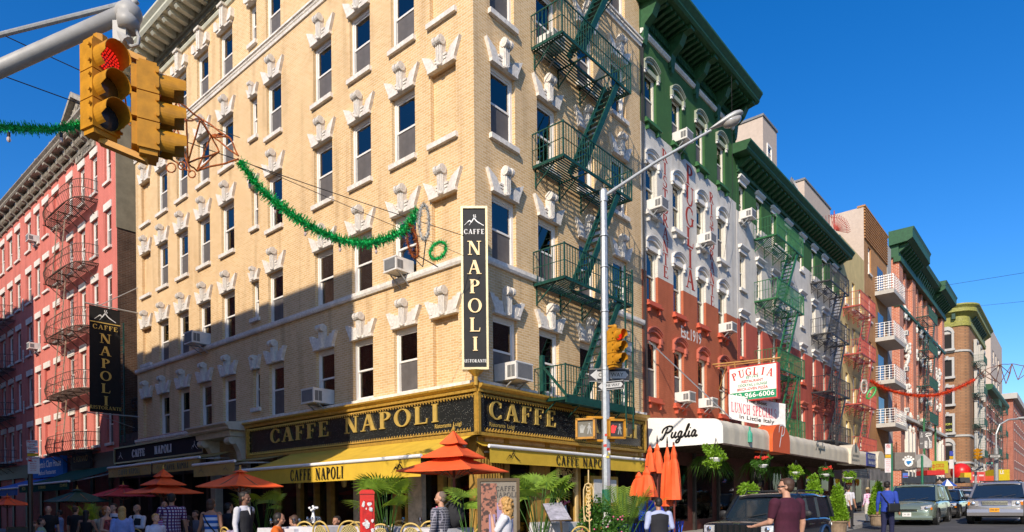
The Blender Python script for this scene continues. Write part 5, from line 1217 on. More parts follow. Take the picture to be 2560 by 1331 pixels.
acR(11.0, 5.25, 'air conditioner on the lowest red storey below Est.1919, left one')
acR(13.0, 5.25, 'air conditioner on the lowest red storey beside the box sign')
acR(17.3, 14.05, 'air conditioner under the first flat green window hood')
acR(52.0, 15.4, 'upper air conditioner on the red brick front with white ornament'); acR(52.0, 12.4, 'middle air conditioner on the red brick front with white ornament'); acR(52.0, 8.95, 'lowest air conditioner on the red brick front with white ornament')
acL(36.0, 17.45, 'small air conditioner high on the red tenement under the cornice'); acL(36.0, 11.05, 'small air conditioner halfway up the red tenement at the shadow edge')
# ---------------------------------------------------------------- umbrellas
def canopy(mb, c, half, zr, zt, tiers=1, rot=0.0, n=4, drop=0.0, sag=0.03, mi=0):
    """pyramid canopy with slightly hollow panels"""
    S = 6; c = Vector(c)
    for k in range(n):
        a0 = rot+2*PI*k/n; a1 = rot+2*PI*(k+1)/n; A = Vector((math.cos(a0), math.sin(a0), 0))*half; B = Vector((math.cos(a1), math.sin(a1), 0))*half
        grid = []
        for i in range(S+1):
            f = i/S; row = []
            for j in range(S+1):
                g = j/S; p = (A*(1-g)+B*g)*f; e = zt-(zt-zr)*(f**0.95) - sag*half*math.sin(PI*g)*f*f*0.5 - sag*half*math.sin(PI*f)*math.sin(PI*g)
                row.append((c.x+p.x, c.y+p.y, e+ (0.04*half*math.sin(PI*g) if False else 0)))
            grid += row
        w1 = S+1
        mb.add(grid, [(i*w1+j, i*w1+j+1, (i+1)*w1+j+1, (i+1)*w1+j) for i in range(S) for j in range(S)], mi)
        edge = grid[S*w1:]; low = [(p[0], p[1], p[2]-drop) for p in edge]
        if drop: mb.add(edge+low, [(j, j+1, w1+j+1, w1+j) for j in range(S)], mi)
def umbrella(px, apex_y, rim_y, rim_w, dist, m_, label, pagoda=False, rot=0.4, n=4, polem=None, finial=True, squash=1.0):
    ap = at(px, apex_y, dist); rim = at(px, rim_y, dist); half = rim_w/2/FPX*dist/ (1.0 if n > 4 else math.cos((rot+AZ) % (PI/4))*0 + 1.0)
    base = Vector((ap.x, ap.y, gz(ap))); t = thing('patio_umbrella', label, 'umbrella', base)
    zr = rim.z; za = ap.z; o = Vector((ap.x, ap.y, 0)); m = MB()
    if pagoda:
        H = za-zr; canopy(m, o, half, zr, zr+H*0.44, rot=rot, n=n, drop=0.02); canopy(m, o, half*0.57, zr+H*0.34, zr+H*0.74, rot=rot, n=n, sag=0.03, drop=0.02); canopy(m, o, half*0.25, zr+H*0.68, za, rot=rot, n=n, sag=0.12, drop=0.015)
    else: canopy(m, o, half, zr, za-0.03, rot=rot, n=n, drop=0.02, sag=0.05); canopy(m, o, half*0.2, za-(za-zr)*0.13, za+0.02, rot=rot, n=n, sag=0.0)
    M_ = Matrix.Identity(4)
    part('canopy', m, m_, t, M_)
    m = MB(); m.tube([(ap.x, ap.y, base.z), (ap.x, ap.y, za-0.05)], 0.028, 10); part('pole', m, polem or mat('dark_red_wood', (0.14, 0.03, 0.02), 0.5), t, M_)
    m = MB(); nn = n*2
    for k in range(nn):
        a = rot+2*PI*k/nn; r_ = half*(1 if k % 2 == 0 else math.cos(PI/n))*0.97; m.bar((ap.x, ap.y, zr+(za-zr)*(0.22 if pagoda else 0.8)), (ap.x+r_*0.97*math.cos(a), ap.y+r_*0.97*math.sin(a), zr-0.03), 0.018)
        m.bar((ap.x, ap.y, zr-0.15), (ap.x+r_*0.5*math.cos(a), ap.y+r_*0.5*math.sin(a), zr+(za-zr)*0.05), 0.014)
    part('rib', m, mat('umbrella_rib', (0.25, 0.12, 0.06), 0.5), t, M_)
    if finial: m = MB(); m.lathe([(0.03, 0), (0.035, 0.04), (0.012, 0.08), (0.01, 0.13)], 8, 0, Tm(ap.x, ap.y, za-0.01)); part('finial', m, M_gold, t, M_)
    return t
umbrella(1134, 1076, 1178, 292, 12.6, M_orange, 'sunlit orange pagoda umbrella at the corner below the vertical sign', pagoda=True, rot=0.35)
umbrella(408, 1172, 1233, 188, 20.0, M_orange, 'shaded orange pagoda umbrella in front of the small mustard awnings', pagoda=True, rot=0.2)
umbrella(600, 1176, 1216, 205, 16.0, M_orange, 'orange umbrella partly hidden behind the left end of the wide mustard awning', rot=0.3)
umbrella(308, 1213, 1240, 150, 23.0, mat('crimson_canvas', (0.42, 0.02, 0.03), 0.7), 'dark red umbrella left of the shaded pagoda umbrella', rot=0.6, n=6)
umbrella(193, 1223, 1253, 150, 22.0, mat('bottle_green_canvas', (0.008, 0.06, 0.045), 0.7), 'dark green umbrella below the green restaurant awning', rot=0.3)
umbrella(18, 1241, 1262, 105, 26.0, M_orange, 'small orange umbrella at the far left edge', rot=0.5)
def closed_umbrella(px, top_y, bot_y, wpx, dist, label, z0=None, tip=True):
    a = at(px, top_y, dist); b = at(px, bot_y, dist); w_ = wpx/FPX*dist; base = Vector((a.x, a.y, gz(a)+0.12)); t = thing('folded_umbrella', label, 'umbrella', base, 'folded orange umbrellas')
    m = MB(); H = a.z-b.z; n = 12; nz_ = 14; vs = []
    rr = random.Random(int(px))
    for i in range(nz_+1):
        f = i/nz_; 
        r_ = w_/2*(0.06+0.94*f**0.75)*(1 if f > 0.24 else (0.6+f*2.2 if f < 0.235 else 1)); zz = a.z-H*f
        if 0.22 < f < 0.3: r_ *= 0.78
        for k in range(n):
            an = 2*PI*k/n; q = 1+0.22*math.cos(an*6+i*0.1)*min(1, f*2)+0.06*math.sin(an*3+f*5+px); vs.append((a.x+r_*q*math.cos(an), a.y+r_*q*math.sin(an), zz+0.03*math.sin(an*6)*f))
    m.add(vs, [(i*n+k, i*n+(k+1) % n, (i+1)*n+(k+1) % n, (i+1)*n+k) for i in range(nz_) for k in range(n)]+[tuple(range(n-1, -1, -1))])
    part('folded_canopy', m, M_orange, t, Matrix.Identity(4))
    m = MB(); m.tube([(a.x, a.y, base.z), (a.x, a.y, a.z)], 0.022, 8); part('pole', m, mat('dark_red_wood', (0.14, 0.03, 0.02), 0.5), t, Matrix.Identity(4))
    if tip: m = MB(); m.lathe([(0.012, -0.03), (0.022, 0.04), (0.006, 0.16)], 8, 0, Tm(a.x, a.y, a.z)); part('finial', m, M_black, t, Matrix.Identity(4))
    return t
closed_umbrella(1625, 1112, 1180, 30, 15.5, 'small folded orange umbrella, leftmost of the two under the white awning end', tip=False)
closed_umbrella(1643, 1106, 1184, 34, 15.7, 'folded orange umbrella with black tip, second from the left')
closed_umbrella(1668, 1110, 1266, 40, 15.2, 'long folded orange umbrella with black tip, left of the tallest')
closed_umbrella(1684, 1106, 1250, 40, 14.9, 'tallest folded orange umbrella, rightmost of the bundle', tip=False)
closed_umbrella(1617, 1166, 1243, 52, 14.0, 'wide folded orange umbrella in front, beside the menu case', tip=False)
closed_umbrella(1597, 1178, 1240, 46, 14.6, 'shaded folded orange umbrella leaning behind the wide one', tip=False)
# ---------------------------------------------------------------- traffic signal on its mast arm
def signal_head(F, t, sec=0.300, lens=0.132, lit=0, back=True, visor=0.27):
    """three-section head, origin at the bottom centre, facing -y"""
    h3 = sec*3; w_ = sec*0.98; m = MB()
    for k in range(3):
        z = k*sec; m.box(-w_/2, w_/2, -0.09, 0.12, z+0.006, z+sec-0.006)
        m.box(-w_/2+0.03, w_/2-0.03, 0.12, 0.17, z+0.03, z+sec-0.03)
        for sg in (-1, 1):
            for zz in (0.07, sec-0.07): m.tube([(sg*(w_/2), -0.07, z+zz), (sg*(w_/2+0.03), -0.07, z+zz)], 0.018, 6)
    m.box(-w_*0.42, w_*0.42, -0.07, 0.1, -0.05, 0.01); m.box(-w_*0.42, w_*0.42, -0.07, 0.1, h3-0.01, h3+0.04)
    part('housing', m, M_sigy, t, F)
    for k in range(3):
        z = k*sec+sec/2; v = MB(); n = 26; r0 = lens*1.06; vs = []; fs = []; idx = []
        for j in range(n+1):
            th = -PI/2+0.62 + (2*PI-1.24)*j/n
            L_ = visor if abs(th-PI/2) < 1.9 else visor*0.55
            for (rr_, yy) in ((r0, -0.09), (r0*1.0, -0.09-L_), (r0*0.965, -0.09-L_), (r0*0.965, -0.09)): vs.append((rr_*math.cos(th), yy, z+rr_*math.sin(th)))
        for j in range(n):
            for q in range(3): fs.append((j*4+q, j*4+4+q, j*4+5+q, j*4+1+q))
        v.add(vs, fs); o = part('visor', v, M_sigy, t, F)
        l = MB(); l.ball((0, -0.085, z), lens, 0.04, lens, 16, 8)
        col = {2: mat('signal_red_lens', (0.25, 0.01, 0.01), 0.3, var=0, emit=((1, 0.02, 0.01), 0.01 if lit == 2 else 0)), 1: mat('signal_amber_lens', (0.10, 0.05, 0.01), 0.25, var=0), 0: mat('signal_green_lens', (0.02, 0.03, 0.04), 0.25, var=0)}[k]
        o = part('lens', l, col, t, F)
        if k == 2 and lit == 2:
            d = MB()
            for rr_ in (0.0, 0.032, 0.062, 0.092, 0.122):
                nn = max(1, int(rr_*200))
                for j in range(nn): d.ball((rr_*lens/0.14*math.cos(2*PI*j/nn), -0.128+rr_*0.12, z+rr_*lens/0.14*math.sin(2*PI*j/nn)), 0.011, n=6, m=4)
            part('led_dots', d, mat('red_led', (0.8, 0.02, 0.02), 0.4, var=0, emit=((1, 0.03, 0.015), 0.55)), o, F)
t = thing('traffic_signal', 'large yellow traffic signal with two heads hanging from the grey mast arm', 'traffic signal', at(268, 335, 7.0), 'traffic signals')
yaw1 = math.radians(63); F1 = Matrix.Translation(at(254, 336, 7.0)) @ Rz(yaw1); signal_head(F1, t, lit=2, visor=0.21)
yaw2 = math.radians(121); F2 = Matrix.Translation(at(374, 388, 7.15)) @ Rz(yaw2); signal_head(F2, t, lit=0, visor=0.26)
m = MB(); a1 = F1 @ Vector((0, 0.02, -0.07)); a2 = F2 @ Vector((0, 0.02, -0.07)); m.bar(a1, a2, 0.10, 0.06); b1 = F1 @ Vector((0, 0.02, 0.98)); b2 = F2 @ Vector((0, 0.02, 0.98)); m.bar(b1, b2, 0.09, 0.06)
m.tube([F1 @ Vector((0, 0, 0.93)), F1 @ Vector((0, 0, 1.02))], 0.07); part('bracket', m, M_sigy, t, Matrix.Identity(4))
t = thing('mast_arm', 'grey steel mast arm with brace rod carrying the large traffic signal', 'mast arm', at(-400, 330, 7.6))
e0, e1 = at(-700, 487, 8.2), at(300, 38, 7.1); m = MB(); m.tube([e0, e0.lerp(e1, 0.5), e1], [0.105, 0.088, 0.078], 18); part('arm', m, M_greyp, t, Matrix.Identity(4), smooth=True)
m = MB(); m.tube([at(-300, 163, 7.9), at(330, 5, 7.1)], 0.028, 8); part('brace_rod', m, M_steel, t, Matrix.Identity(4))
m = MB(); c_ = at(321, 36, 7.1); m.ball(c_, 0.14, 0.12, 0.13, 14, 10); m.tube([c_-Vector((0.0, 0, 0.02)), c_-Vector((0, 0, 0.17))], [0.12, 0.1], 16); m.tube([c_+Vector((0.02, 0, 0.1)), c_+Vector((0.1, 0, 0.14))], 0.03); part('end_cap', m, M_greyp, t, Matrix.Identity(4), smooth=True)
m = MB(); m.tube([at(312, 45, 7.1), at(305, 95, 7.1)], 0.028); m.box(-0.05, 0.09, -0.05, 0.05, -0.12, 0.1, 0, Matrix.Translation(at(300, 82, 7.1))); m.tube([at(298, 85, 7.1), at(320, 108, 7.1)], [0.05, 0.07], 12); m.tube([at(300, 70, 7.1), at(288, 110, 7.1)], 0.03)
m.tube([at(x, y, 7.1) for x, y in ((325, 45), (338, 70), (348, 95), (345, 112), (330, 117), (316, 108))], 0.018, 8); part('hanger', m, M_greyp, t, Matrix.Identity(4))
# ---------------------------------------------------------------- street lamp pole at the kerb
PD = 15.0; pb = at(1516, 1331, PD); px_, py_ = at(1513, 900, PD).x, PD
t = thing('street_lamp', 'tall galvanised street lamp pole with green painted band and cobra head lamp', 'street lamp', Vector((px_, py_, gz(pb)+0.1)))
ztop = at(1512, 478, PD).z; zg1 = at(1516, 1224, PD).z; zg0 = at(1516, 1281, PD).z
m = MB(); m.tube([(px_, py_, zg1), (px_, py_, ztop)], [0.098, 0.072], 8); m.lathe([(0.075, 0), (0.06, 0.04), (0.0, 0.07)], 8, 0, Tm(px_, py_, ztop)); part('pole', m, M_steel, t, Matrix.Identity(4))
m = MB(); m.tube([(px_, py_, zg0), (px_, py_, zg1-0.002)], 0.101, 8); part('green_band', m, mat('band_green', (0.008, 0.13, 0.07), 0.5, var=0.25, scale=20), t, Matrix.Identity(4))
m = MB(); m.tube([(px_, py_, gz(pb)+0.1), (px_, py_, zg0-0.002)], 0.103, 8); part('white_band', m, mat('band_white', (0.66, 0.65, 0.62), 0.5, var=0.1, scale=14), t, Matrix.Identity(4))
e = Vector((px_, py_, at(1512, 492, PD).z)); lamp0 = at(1778, 326, 14.4); m = MB(); m.tube([e, e.lerp(lamp0, 0.5)+Vector((0, 0, 0.05)), lamp0], [0.04, 0.034, 0.028], 10); m.tube([(px_, py_, e.z-0.12), (px_, py_, e.z+0.12)], 0.09, 10); part('arm', m, M_steel, t, Matrix.Identity(4)); m = MB()
for z_ in (e.z-0.9, e.z-1.6, e.z-2.6, e.z-3.9): m.tube([(px_, py_, z_), (px_, py_, z_+0.03)], 0.10, 10); m.cut()
part('collar', m, M_steel, t, Matrix.Identity(4))
ldir = (at(1858, 285, 14.3)-lamp0); Lx = ldir.length; ld = ldir.normalized(); ls_ = UP.cross(ld).normalized(); lu = ld.cross(ls_)
ML = Matrix(((ld.x, ls_.x, lu.x, lamp0.x), (ld.y, ls_.y, lu.y, lamp0.y), (ld.z, ls_.z, lu.z, lamp0.z), (0, 0, 0, 1)))
m = MB(); prof = [(-0.03, 0.035), (0.08, 0.06), (0.25, 0.10), (0.45, 0.145), (0.62, 0.155), (0.76, 0.12), (0.82, 0.05)]
vs = []; n = 14
for x, r in prof:
    for k in range(n): a = 2*PI*k/n; vs.append((x*Lx/0.82, r*math.cos(a), 0.03+r*(0.62 if math.sin(a) > 0 else 0.42)*math.sin(a)))
m.add(vs, [(i*n+k, i*n+(k+1) % n, (i+1)*n+(k+1) % n, (i+1)*n+k) for i in range(len(prof)-1) for k in range(n)]+[tuple(range(n))]); part('lamp_head', m, mat('lamp_grey', (0.42, 0.42, 0.40), 0.45, 0.2), t, ML, smooth=True)
m = MB(); m.ball((0.52*Lx/0.82, 0, -0.03), 0.21, 0.125, 0.12, 16, 10); part('lamp_glass', m, mat('lamp_lens', (0.35, 0.33, 0.30), 0.08, var=0.2, spec=0.8, coat=0.5), t, ML, smooth=True)
m = MB(); rq = random.Random(5)
for k in range(7):
    z_ = at(1516, 1090+rq.random()*60, PD).z; a_ = -PI/2+rq.uniform(-0.7, 0.7); c_ = Vector((px_+0.101*math.cos(a_), py_+0.101*math.sin(a_), z_)); tx = Vector((-math.sin(a_), math.cos(a_), 0))*0.035; m.add([c_-tx, c_+tx, c_+tx+Vector((0, 0, 0.06)), c_-tx+Vector((0, 0, 0.05))], [(0, 1, 2, 3)], k % 3); m.cut()
part('sticker', m, [mat('sticker_red', (0.5, 0.04, 0.03), 0.5), mat('sticker_yellow', (0.6, 0.5, 0.08), 0.5), M_white], t, Matrix.Identity(4))
# signals and signs carried by the lamp pole
tz = at(1533, 917, PD); t = thing('traffic_signal', 'small yellow traffic signal clamped to the street lamp pole', 'traffic signal', Vector((px_+0.19, py_-0.1, tz.z)), 'traffic signals')
signal_head(Matrix.Translation((px_+0.20, py_-0.12, tz.z)) @ Rz(math.radians(38)), t, sec=0.262, lens=0.105, lit=2, visor=0.2); m = MB(); m.tube([(px_, py_, tz.z+0.9), (px_+0.2, py_-0.12, tz.z+0.88)], 0.03); m.ball((px_+0.2, py_-0.12, tz.z+0.86), 0.06); m.tube([(px_, py_, tz.z-0.05), (px_+0.2, py_-0.12, tz.z-0.05)], 0.03); part('bracket', m, M_sigy, t, Matrix.Identity(4))
def oneway(cx_, cy_, dist, wpx, label, yaw, left=True, group='one way signs'):
    c = at(cx_, cy_, dist); w_ = wpx; h_ = w_/3.0; F = Matrix.Translation(c) @ Rz(yaw); t = thing('one_way_sign', label, 'sign', F, group)
    m = MB(); m.box(-w_/2, w_/2, 0, 0.012, -h_/2, h_/2); part('plate', m, mat('sign_black', (0.012, 0.012, 0.013), 0.4), t, F)
    m = MB(); s = 1 if left else -1; a = h_*0.42
    poly = [(-w_*0.47*s, 0), (-w_*0.30*s, a), (-w_*0.30*s, a*0.62), (w_*0.40*s, a*0.62), (w_*0.47*s, 0), (w_*0.40*s, -a*0.62), (-w_*0.30*s, -a*0.62), (-w_*0.30*s, -a)]
    m.prism([poly[0], poly[1], poly[7]], -0.004, -0.002); m.prism([poly[2], poly[3], poly[4], poly[5], poly[6]], -0.0038, -0.002)
    for (x0, x1, z0, z1) in ((-w_/2+0.01, w_/2-0.01, h_/2-0.02, h_/2-0.01), (-w_/2+0.01, w_/2-0.01, -h_/2+0.01, -h_/2+0.02)): m.box(x0, x1, -0.004, -0.002, z0, z1)
    part('white_arrow', m, mat('sign_reflective_white', (0.45, 0.45, 0.44), 0.5), t, F)
    m = MB(); addtext(m, 'ONE WAY', h_*0.42, w_*0.04*s, 0, -0.0055, wmax=w_*0.62, bold=True); part('letters', m, M_black, t, F); return t
oneway(1523, 938, PD+0.16, 0.92, 'ONE WAY sign half hidden behind the lamp pole and its signal', math.radians(-35)+0.62)
oneway(1526, 964, PD-0.13, 0.62, 'ONE WAY sign tilted in front of the lamp pole, the lower one', math.radians(-28))
def pedsig(cx_, cy_, dist, w_, yaw, label, lit):
    c = at(cx_, cy_, dist); F = Matrix.Translation(c) @ Rz(yaw); t = thing('pedestrian_signal', label, 'pedestrian signal', F, 'pedestrian signals on the lamp pole'); h_ = w_*1.05
    m = MB(); m.box(-w_/2, w_/2, 0.03, 0.2, -h_/2, h_/2); b = 0.035
    m.box(-w_/2-0.01, w_/2+0.01, -0.05, 0.03, h_/2-b, h_/2+0.01); m.box(-w_/2-0.01, w_/2+0.01, -0.05, 0.03, -h_/2-0.01, -h_/2+b); m.box(-w_/2-0.01, -w_/2+b, -0.05, 0.03, -h_/2, h_/2); m.box(w_/2-b, w_/2+0.01, -0.05, 0.03, -h_/2, h_/2)
    part('housing', m, M_sigy, t, F)
    m = MB(); m.box(-w_/2+b, w_/2-b, 0.0, 0.03, -h_/2+b, h_/2-b); part('screen', m, mat('signal_screen', (0.045, 0.04, 0.035), 0.4) if lit else mat('signal_screen_sunlit', (0.13, 0.12, 0.09), 0.5), t, F)
    hx, hz = -w_*0.2, -0.01; m = MB(); r = w_*0.09
    m.prism([(hx-r, hz-w_*0.2), (hx+r, hz-w_*0.2), (hx+r*1.3, hz+0.02), (hx-r*1.3, hz+0.02)], -0.006, 0)
    for i in range(4): m.box(hx-r*1.25+i*r*0.65, hx-r*1.25+i*r*0.65+r*0.48, -0.006, 0, hz+0.02, hz+w_*(0.19+0.05*(1 if i in (1, 2) else 0)))
    m.prism([(hx+r*1.3, hz-0.03), (hx+r*2.2, hz+0.07), (hx+r*1.9, hz+0.09), (hx+r*1.1, hz+0.02)], -0.006, 0)
    part('hand_symbol', m, mat('hand_lit', (0.6, 0.02, 0.02), 0.4, var=0, emit=((1, 0.04, 0.03), 1.2)) if lit else mat('hand_dim', (0.33, 0.33, 0.30), 0.5), t, F)
    m = MB(); wx = w_*0.2; m.ball((wx, -0.003, w_*0.24), w_*0.05, 0.004, w_*0.05, 8, 6); m.prism([(wx-w_*0.06, 0), (wx+w_*0.06, 0), (wx+w_*0.05, w_*0.18), (wx-w_*0.05, w_*0.18)], -0.005, 0)
    m.prism([(wx-w_*0.06, 0), (wx, 0), (wx-w_*0.06, -w_*0.3), (wx-w_*0.12, -w_*0.3)], -0.0045, 0); m.prism([(wx, 0), (wx+w_*0.06, 0), (wx+w_*0.12, -w_*0.3), (wx+w_*0.06, -w_*0.3)], -0.004, 0); m.prism([(wx-w_*0.05, w_*0.15), (wx-w_*0.13, w_*0.02), (wx-w_*0.1, 0.0), (wx-w_*0.03, w_*0.1)], -0.004, 0); m.prism([(wx+w_*0.05, w_*0.15), (wx+w_*0.13, w_*0.02), (wx+w_*0.1, 0.0), (wx+w_*0.03, w_*0.1)], -0.004, 0)
    part('walker_symbol', m, mat('walker_grey', (0.30, 0.30, 0.28), 0.5), t, F)
    m = MB()
    for z_ in (-h_/2-0.04, h_/2+0.04): m.tube([F @ Vector((0, 0.1, z_)), Vector((px_, py_, c.z+z_))], 0.032, 8)
    part('bracket', m, M_sigy, t, Matrix.Identity(4)); return t
pedsig(1464, 1072, PD-0.2, 0.42, math.radians(-18), 'pedestrian signal on the left of the lamp pole, face unlit', False)
pedsig(1541, 1073, PD-0.1, 0.40, math.radians(16), 'pedestrian signal on the right of the lamp pole showing a red hand', True)
# ---------------------------------------------------------------- overhead decorations
def tinsel(name, label, pts, r, m_, group=None, dens=900, seed=1, bulbs=True, cat='garland'):
    rr = random.Random(seed); t = thing(name, label, cat, Vector(pts[0]), group); m = MB(); core = MB(); core.tube(pts, r*0.35, 6)
    part('core_wire', core, m_, t, Matrix.Identity(4)); P = [Vector(p) for p in pts]; seg = [(P[i+1]-P[i]).length for i in range(len(P)-1)]; L = sum(seg)
    for k in range(int(dens*L)):
        u = rr.random()*L; i = 0
        while u > seg[i] and i < len(seg)-1: u -= seg[i]; i += 1
        p = P[i].lerp(P[i+1], u/seg[i]); d = Vector((rr.gauss(0, 1), rr.gauss(0, 1), rr.gauss(0, 1))).normalized(); d = (d-d.dot((P[i+1]-P[i]).normalized())*0.6*(P[i+1]-P[i]).normalized())
        e = p+d*r*(0.55+0.85*rr.random()**2); s = d.orthogonal().normalized()*r*0.07; m.add([p-s, p+s, e+s*0.6, e-s*0.6], [(0, 1, 2, 3)])
    part('tinsel', m, m_, t, Matrix.Identity(4))
    if bulbs:
        u = 0.25
        while u < L:
            q = u; i = 0
            while q > seg[i] and i < len(seg)-1: q -= seg[i]; i += 1
            p = P[i].lerp(P[i+1], q/seg[i]); b = MB(); b.lathe([(0.012, -r*0.7), (0.018, -r*0.75), (0.018, -r*0.75-0.05), (0.01, -r*0.75-0.055)], 8, 0, Matrix.Translation(p)); o = part('bulb_socket', b, M_black, t, Matrix.Identity(4))
            b = MB(); b.ball(p+Vector((0, 0, -r*0.75-0.085)), 0.022, 0.022, 0.034, 8, 6); part('bulb', b, mat('clear_bulb', (0.5, 0.38, 0.34), 0.1, spec=0.8), o, Matrix.Identity(4)); u += 0.55
    return t
def tin(name, c, c2): return mat(name, c, 0.4, 0.1, var=0.5, scale=30)
M_tg = tin('green_tinsel', (0.015, 0.46, 0.10), 0); M_tr = tin('red_tinsel', (0.60, 0.055, 0.012), 0); M_tw = tin('silver_tinsel', (0.55, 0.53, 0.48), 0); M_to = tin('copper_tinsel', (0.42, 0.12, 0.03), 0)
gp = spline([(600, 405, 10.0), (650, 470, 10.0), (720, 530, 10.0), (800, 580, 10.05), (890, 608, 10.15), (965, 598, 10.3), (1015, 570, 10.4), (1044, 525, 10.5)], 4)
tinsel('tinsel_garland', 'long green tinsel garland with bulbs swooping across the tan building', [at(*p) for p in gp], 0.095, M_tg, 'tinsel garlands across the streets', dens=1500)
gp = spline([(-40, 315, 7.8), (60, 322, 7.9), (150, 322, 8.0), (215, 308, 8.1), (250, 290, 8.2)], 4)
tinsel('tinsel_garland', 'green tinsel garland at the far left behind the traffic signal', [at(*p) for p in gp], 0.072, M_tg, 'tinsel garlands across the streets', dens=1500, seed=2)
gp = spline([(2176, 952, 36), (2220, 975, 36), (2280, 988, 36), (2340, 988, 36), (2400, 968, 36), (2436, 949, 36)], 4)
tinsel('tinsel_garland', 'red tinsel garland across the far right street', [at(*p) for p in gp], 0.19, M_tr, 'tinsel garlands across the streets', dens=700, seed=3, bulbs=False)
def loop_pts(cx_, cy_, a, b, rot, dist, n=22): return [at(cx_+a*math.cos(2*PI*k/n)*math.cos(rot)-b*math.sin(2*PI*k/n)*math.sin(rot), cy_+a*math.cos(2*PI*k/n)*math.sin(rot)+b*math.sin(2*PI*k/n)*math.cos(rot), dist) for k in range(n+1)]
tinsel('tinsel_loop', 'copper tinsel loop hanging at the end of the garland', loop_pts(1031, 604, 12, 42, -0.2, 10.4), 0.05, M_to, 'tinsel loops', dens=1400, seed=5, bulbs=False, cat='decoration')
tinsel('tinsel_loop', 'white tinsel loop beside the end of the green garland', loop_pts(1060, 556, 12, 44, 0.0, 10.4), 0.055, M_tw, 'tinsel loops', dens=1400, seed=6, bulbs=False, cat='decoration')
tinsel('tinsel_loop', 'small green tinsel ring left of the vertical corner sign', loop_pts(1095, 627, 24, 17, -0.9, 10.4), 0.055, M_tg, 'tinsel loops', dens=1400, seed=7, bulbs=False, cat='decoration')
tinsel('tinsel_loop', 'white tinsel oval by the far red fire escape', loop_pts(2160, 967, 7, 17, 0.0, 36), 0.09, M_tw, 'tinsel loops', dens=500, seed=8, bulbs=False, cat='decoration')
tinsel('tinsel_loop', 'green tinsel oval by the far red fire escape', loop_pts(2178, 983, 7, 17, 0.6, 36), 0.09, M_tg, 'tinsel loops', dens=500, seed=9, bulbs=False, cat='decoration')
t = thing('support_strut', 'thin black wire struts under the tinsel loops', 'strut', at(1055, 665, 10.4)); m = MB(); m.tube([at(1065, 600, 10.4), at(1057, 668, 10.4)], 0.009, 5); m.tube([at(1045, 640, 10.4), at(1095, 668, 10.4)], 0.009, 5); m.tube([at(1034, 645, 10.4), at(1057, 668, 10.4)], 0.007, 5); part('rod', m, M_wire, t, Matrix.Identity(4))
# copper wire star frame hanging right of the big signal
def wireframe(label, pts, dist, edges, r, m_, loops=()):
    t = thing('wire_star', label, 'decoration', at(*pts[0], dist)); m = MB()
    for e in edges:
        i, j = e[:2]; a_ = at(*pts[i], dist+0.25*math.sin(i*2.3)); b_ = at(*pts[j], dist+0.25*math.sin(j*2.3)); c = a_.lerp(b_, 0.5)
        m.tube([a_, a_.lerp(b_, 0.33)+Vector((0, 0, 0.01)), a_.lerp(b_, 0.66)-Vector((0, 0, 0.01)), b_], r, 6)
    for (lx, ly, lr) in loops: m.tube([at(lx+lr*math.cos(q), ly+lr*math.sin(q), dist) for q in [i*0.7 for i in range(10)]], r*0.8, 5)
    part('frame_wire', m, m_, t, Matrix.Identity(4)); return t
sp = [(443, 253), (503, 298), (466, 302), (432, 288), (470, 408), (500, 302), (528, 340), (596, 390), (575, 345), (492, 428), (596, 398), (558, 335), (430, 400), (415, 370), (440, 320), (475, 430), (310, 230), (320, 290), (300, 245), (345, 330), (548, 380), (408, 395)]
wireframe('copper wire star frame hanging between the traffic signal and the green garland', sp, 9.2, [(0, 1), (1, 2), (2, 3), (0, 3), (0, 2), (2, 4), (4, 5), (5, 6), (1, 6), (6, 7), (1, 8), (8, 7), (6, 9), (9, 10), (9, 4), (11, 6), (12, 13), (13, 14), (14, 3), (12, 15), (15, 4), (16, 17), (16, 18), (17, 19), (6, 11), (20, 6), (20, 9), (4, 20), (12, 21), (3, 15), (8, 6)], 0.012, M_to, [(428, 420, 12), (455, 415, 10), (480, 436, 9), (330, 305, 10)])
sp = [(2438, 948), (2475, 935), (2500, 912), (2530, 910), (2560, 915), (2462, 925), (2490, 955), (2515, 960), (2545, 950), (2580, 925), (2450, 935), (2525, 935), (2500, 960)]
wireframe('dark wire star frame high over the far right street', sp, 34, [(0, 5), (5, 2), (2, 3), (3, 4), (4, 9), (0, 1), (1, 2), (1, 6), (2, 7), (3, 7), (3, 8), (4, 8), (10, 6), (0, 10), (6, 2), (11, 3), (11, 2), (7, 11), (8, 9), (5, 12), (12, 3)], 0.018, mat('brown_wire', (0.16, 0.07, 0.05), 0.7))
def cable(label, a, b, r=0.012, sag=0.0):
    t = thing('overhead_cable', label, 'cable', a, 'overhead cables'); M_w = M_steel if 'stay wire' in label else M_wire; m = MB(); m.tube([a.lerp(b, k/12)-Vector((0, 0, sag*math.sin(PI*k/12))) for k in range(13)], r, 4); part('wire', m, M_w, t, Matrix.Identity(4))
cable('thin cable rising from the far left behind the large signal', at(-20, 75, 9), at(600, 345, 14.5), 0.008, 0.05)
cable('thin cable crossing the tan building above the garland', at(-20, 180, 9), at(1160, 590, 14.9), 0.008, 0.05)
cable('thin cable holding the garland to the corner sign', at(600, 400, 10), at(1160, 640, 15.5), 0.006)
cable('faint cable across the sky at the right above the green crown', at(2170, 745, 55), at(2700, 660, 30), 0.009)
cable('lower faint cable across the right sky beyond the ochre building', at(2400, 770, 80), at(2700, 740, 40), 0.012)
cable('thin stay wire from the painted facade to the Puglia awning', FR @ Vector((8.5, 0, 7.2)), FR @ Vector((10.5, -2.2, 4.4)), 0.02)
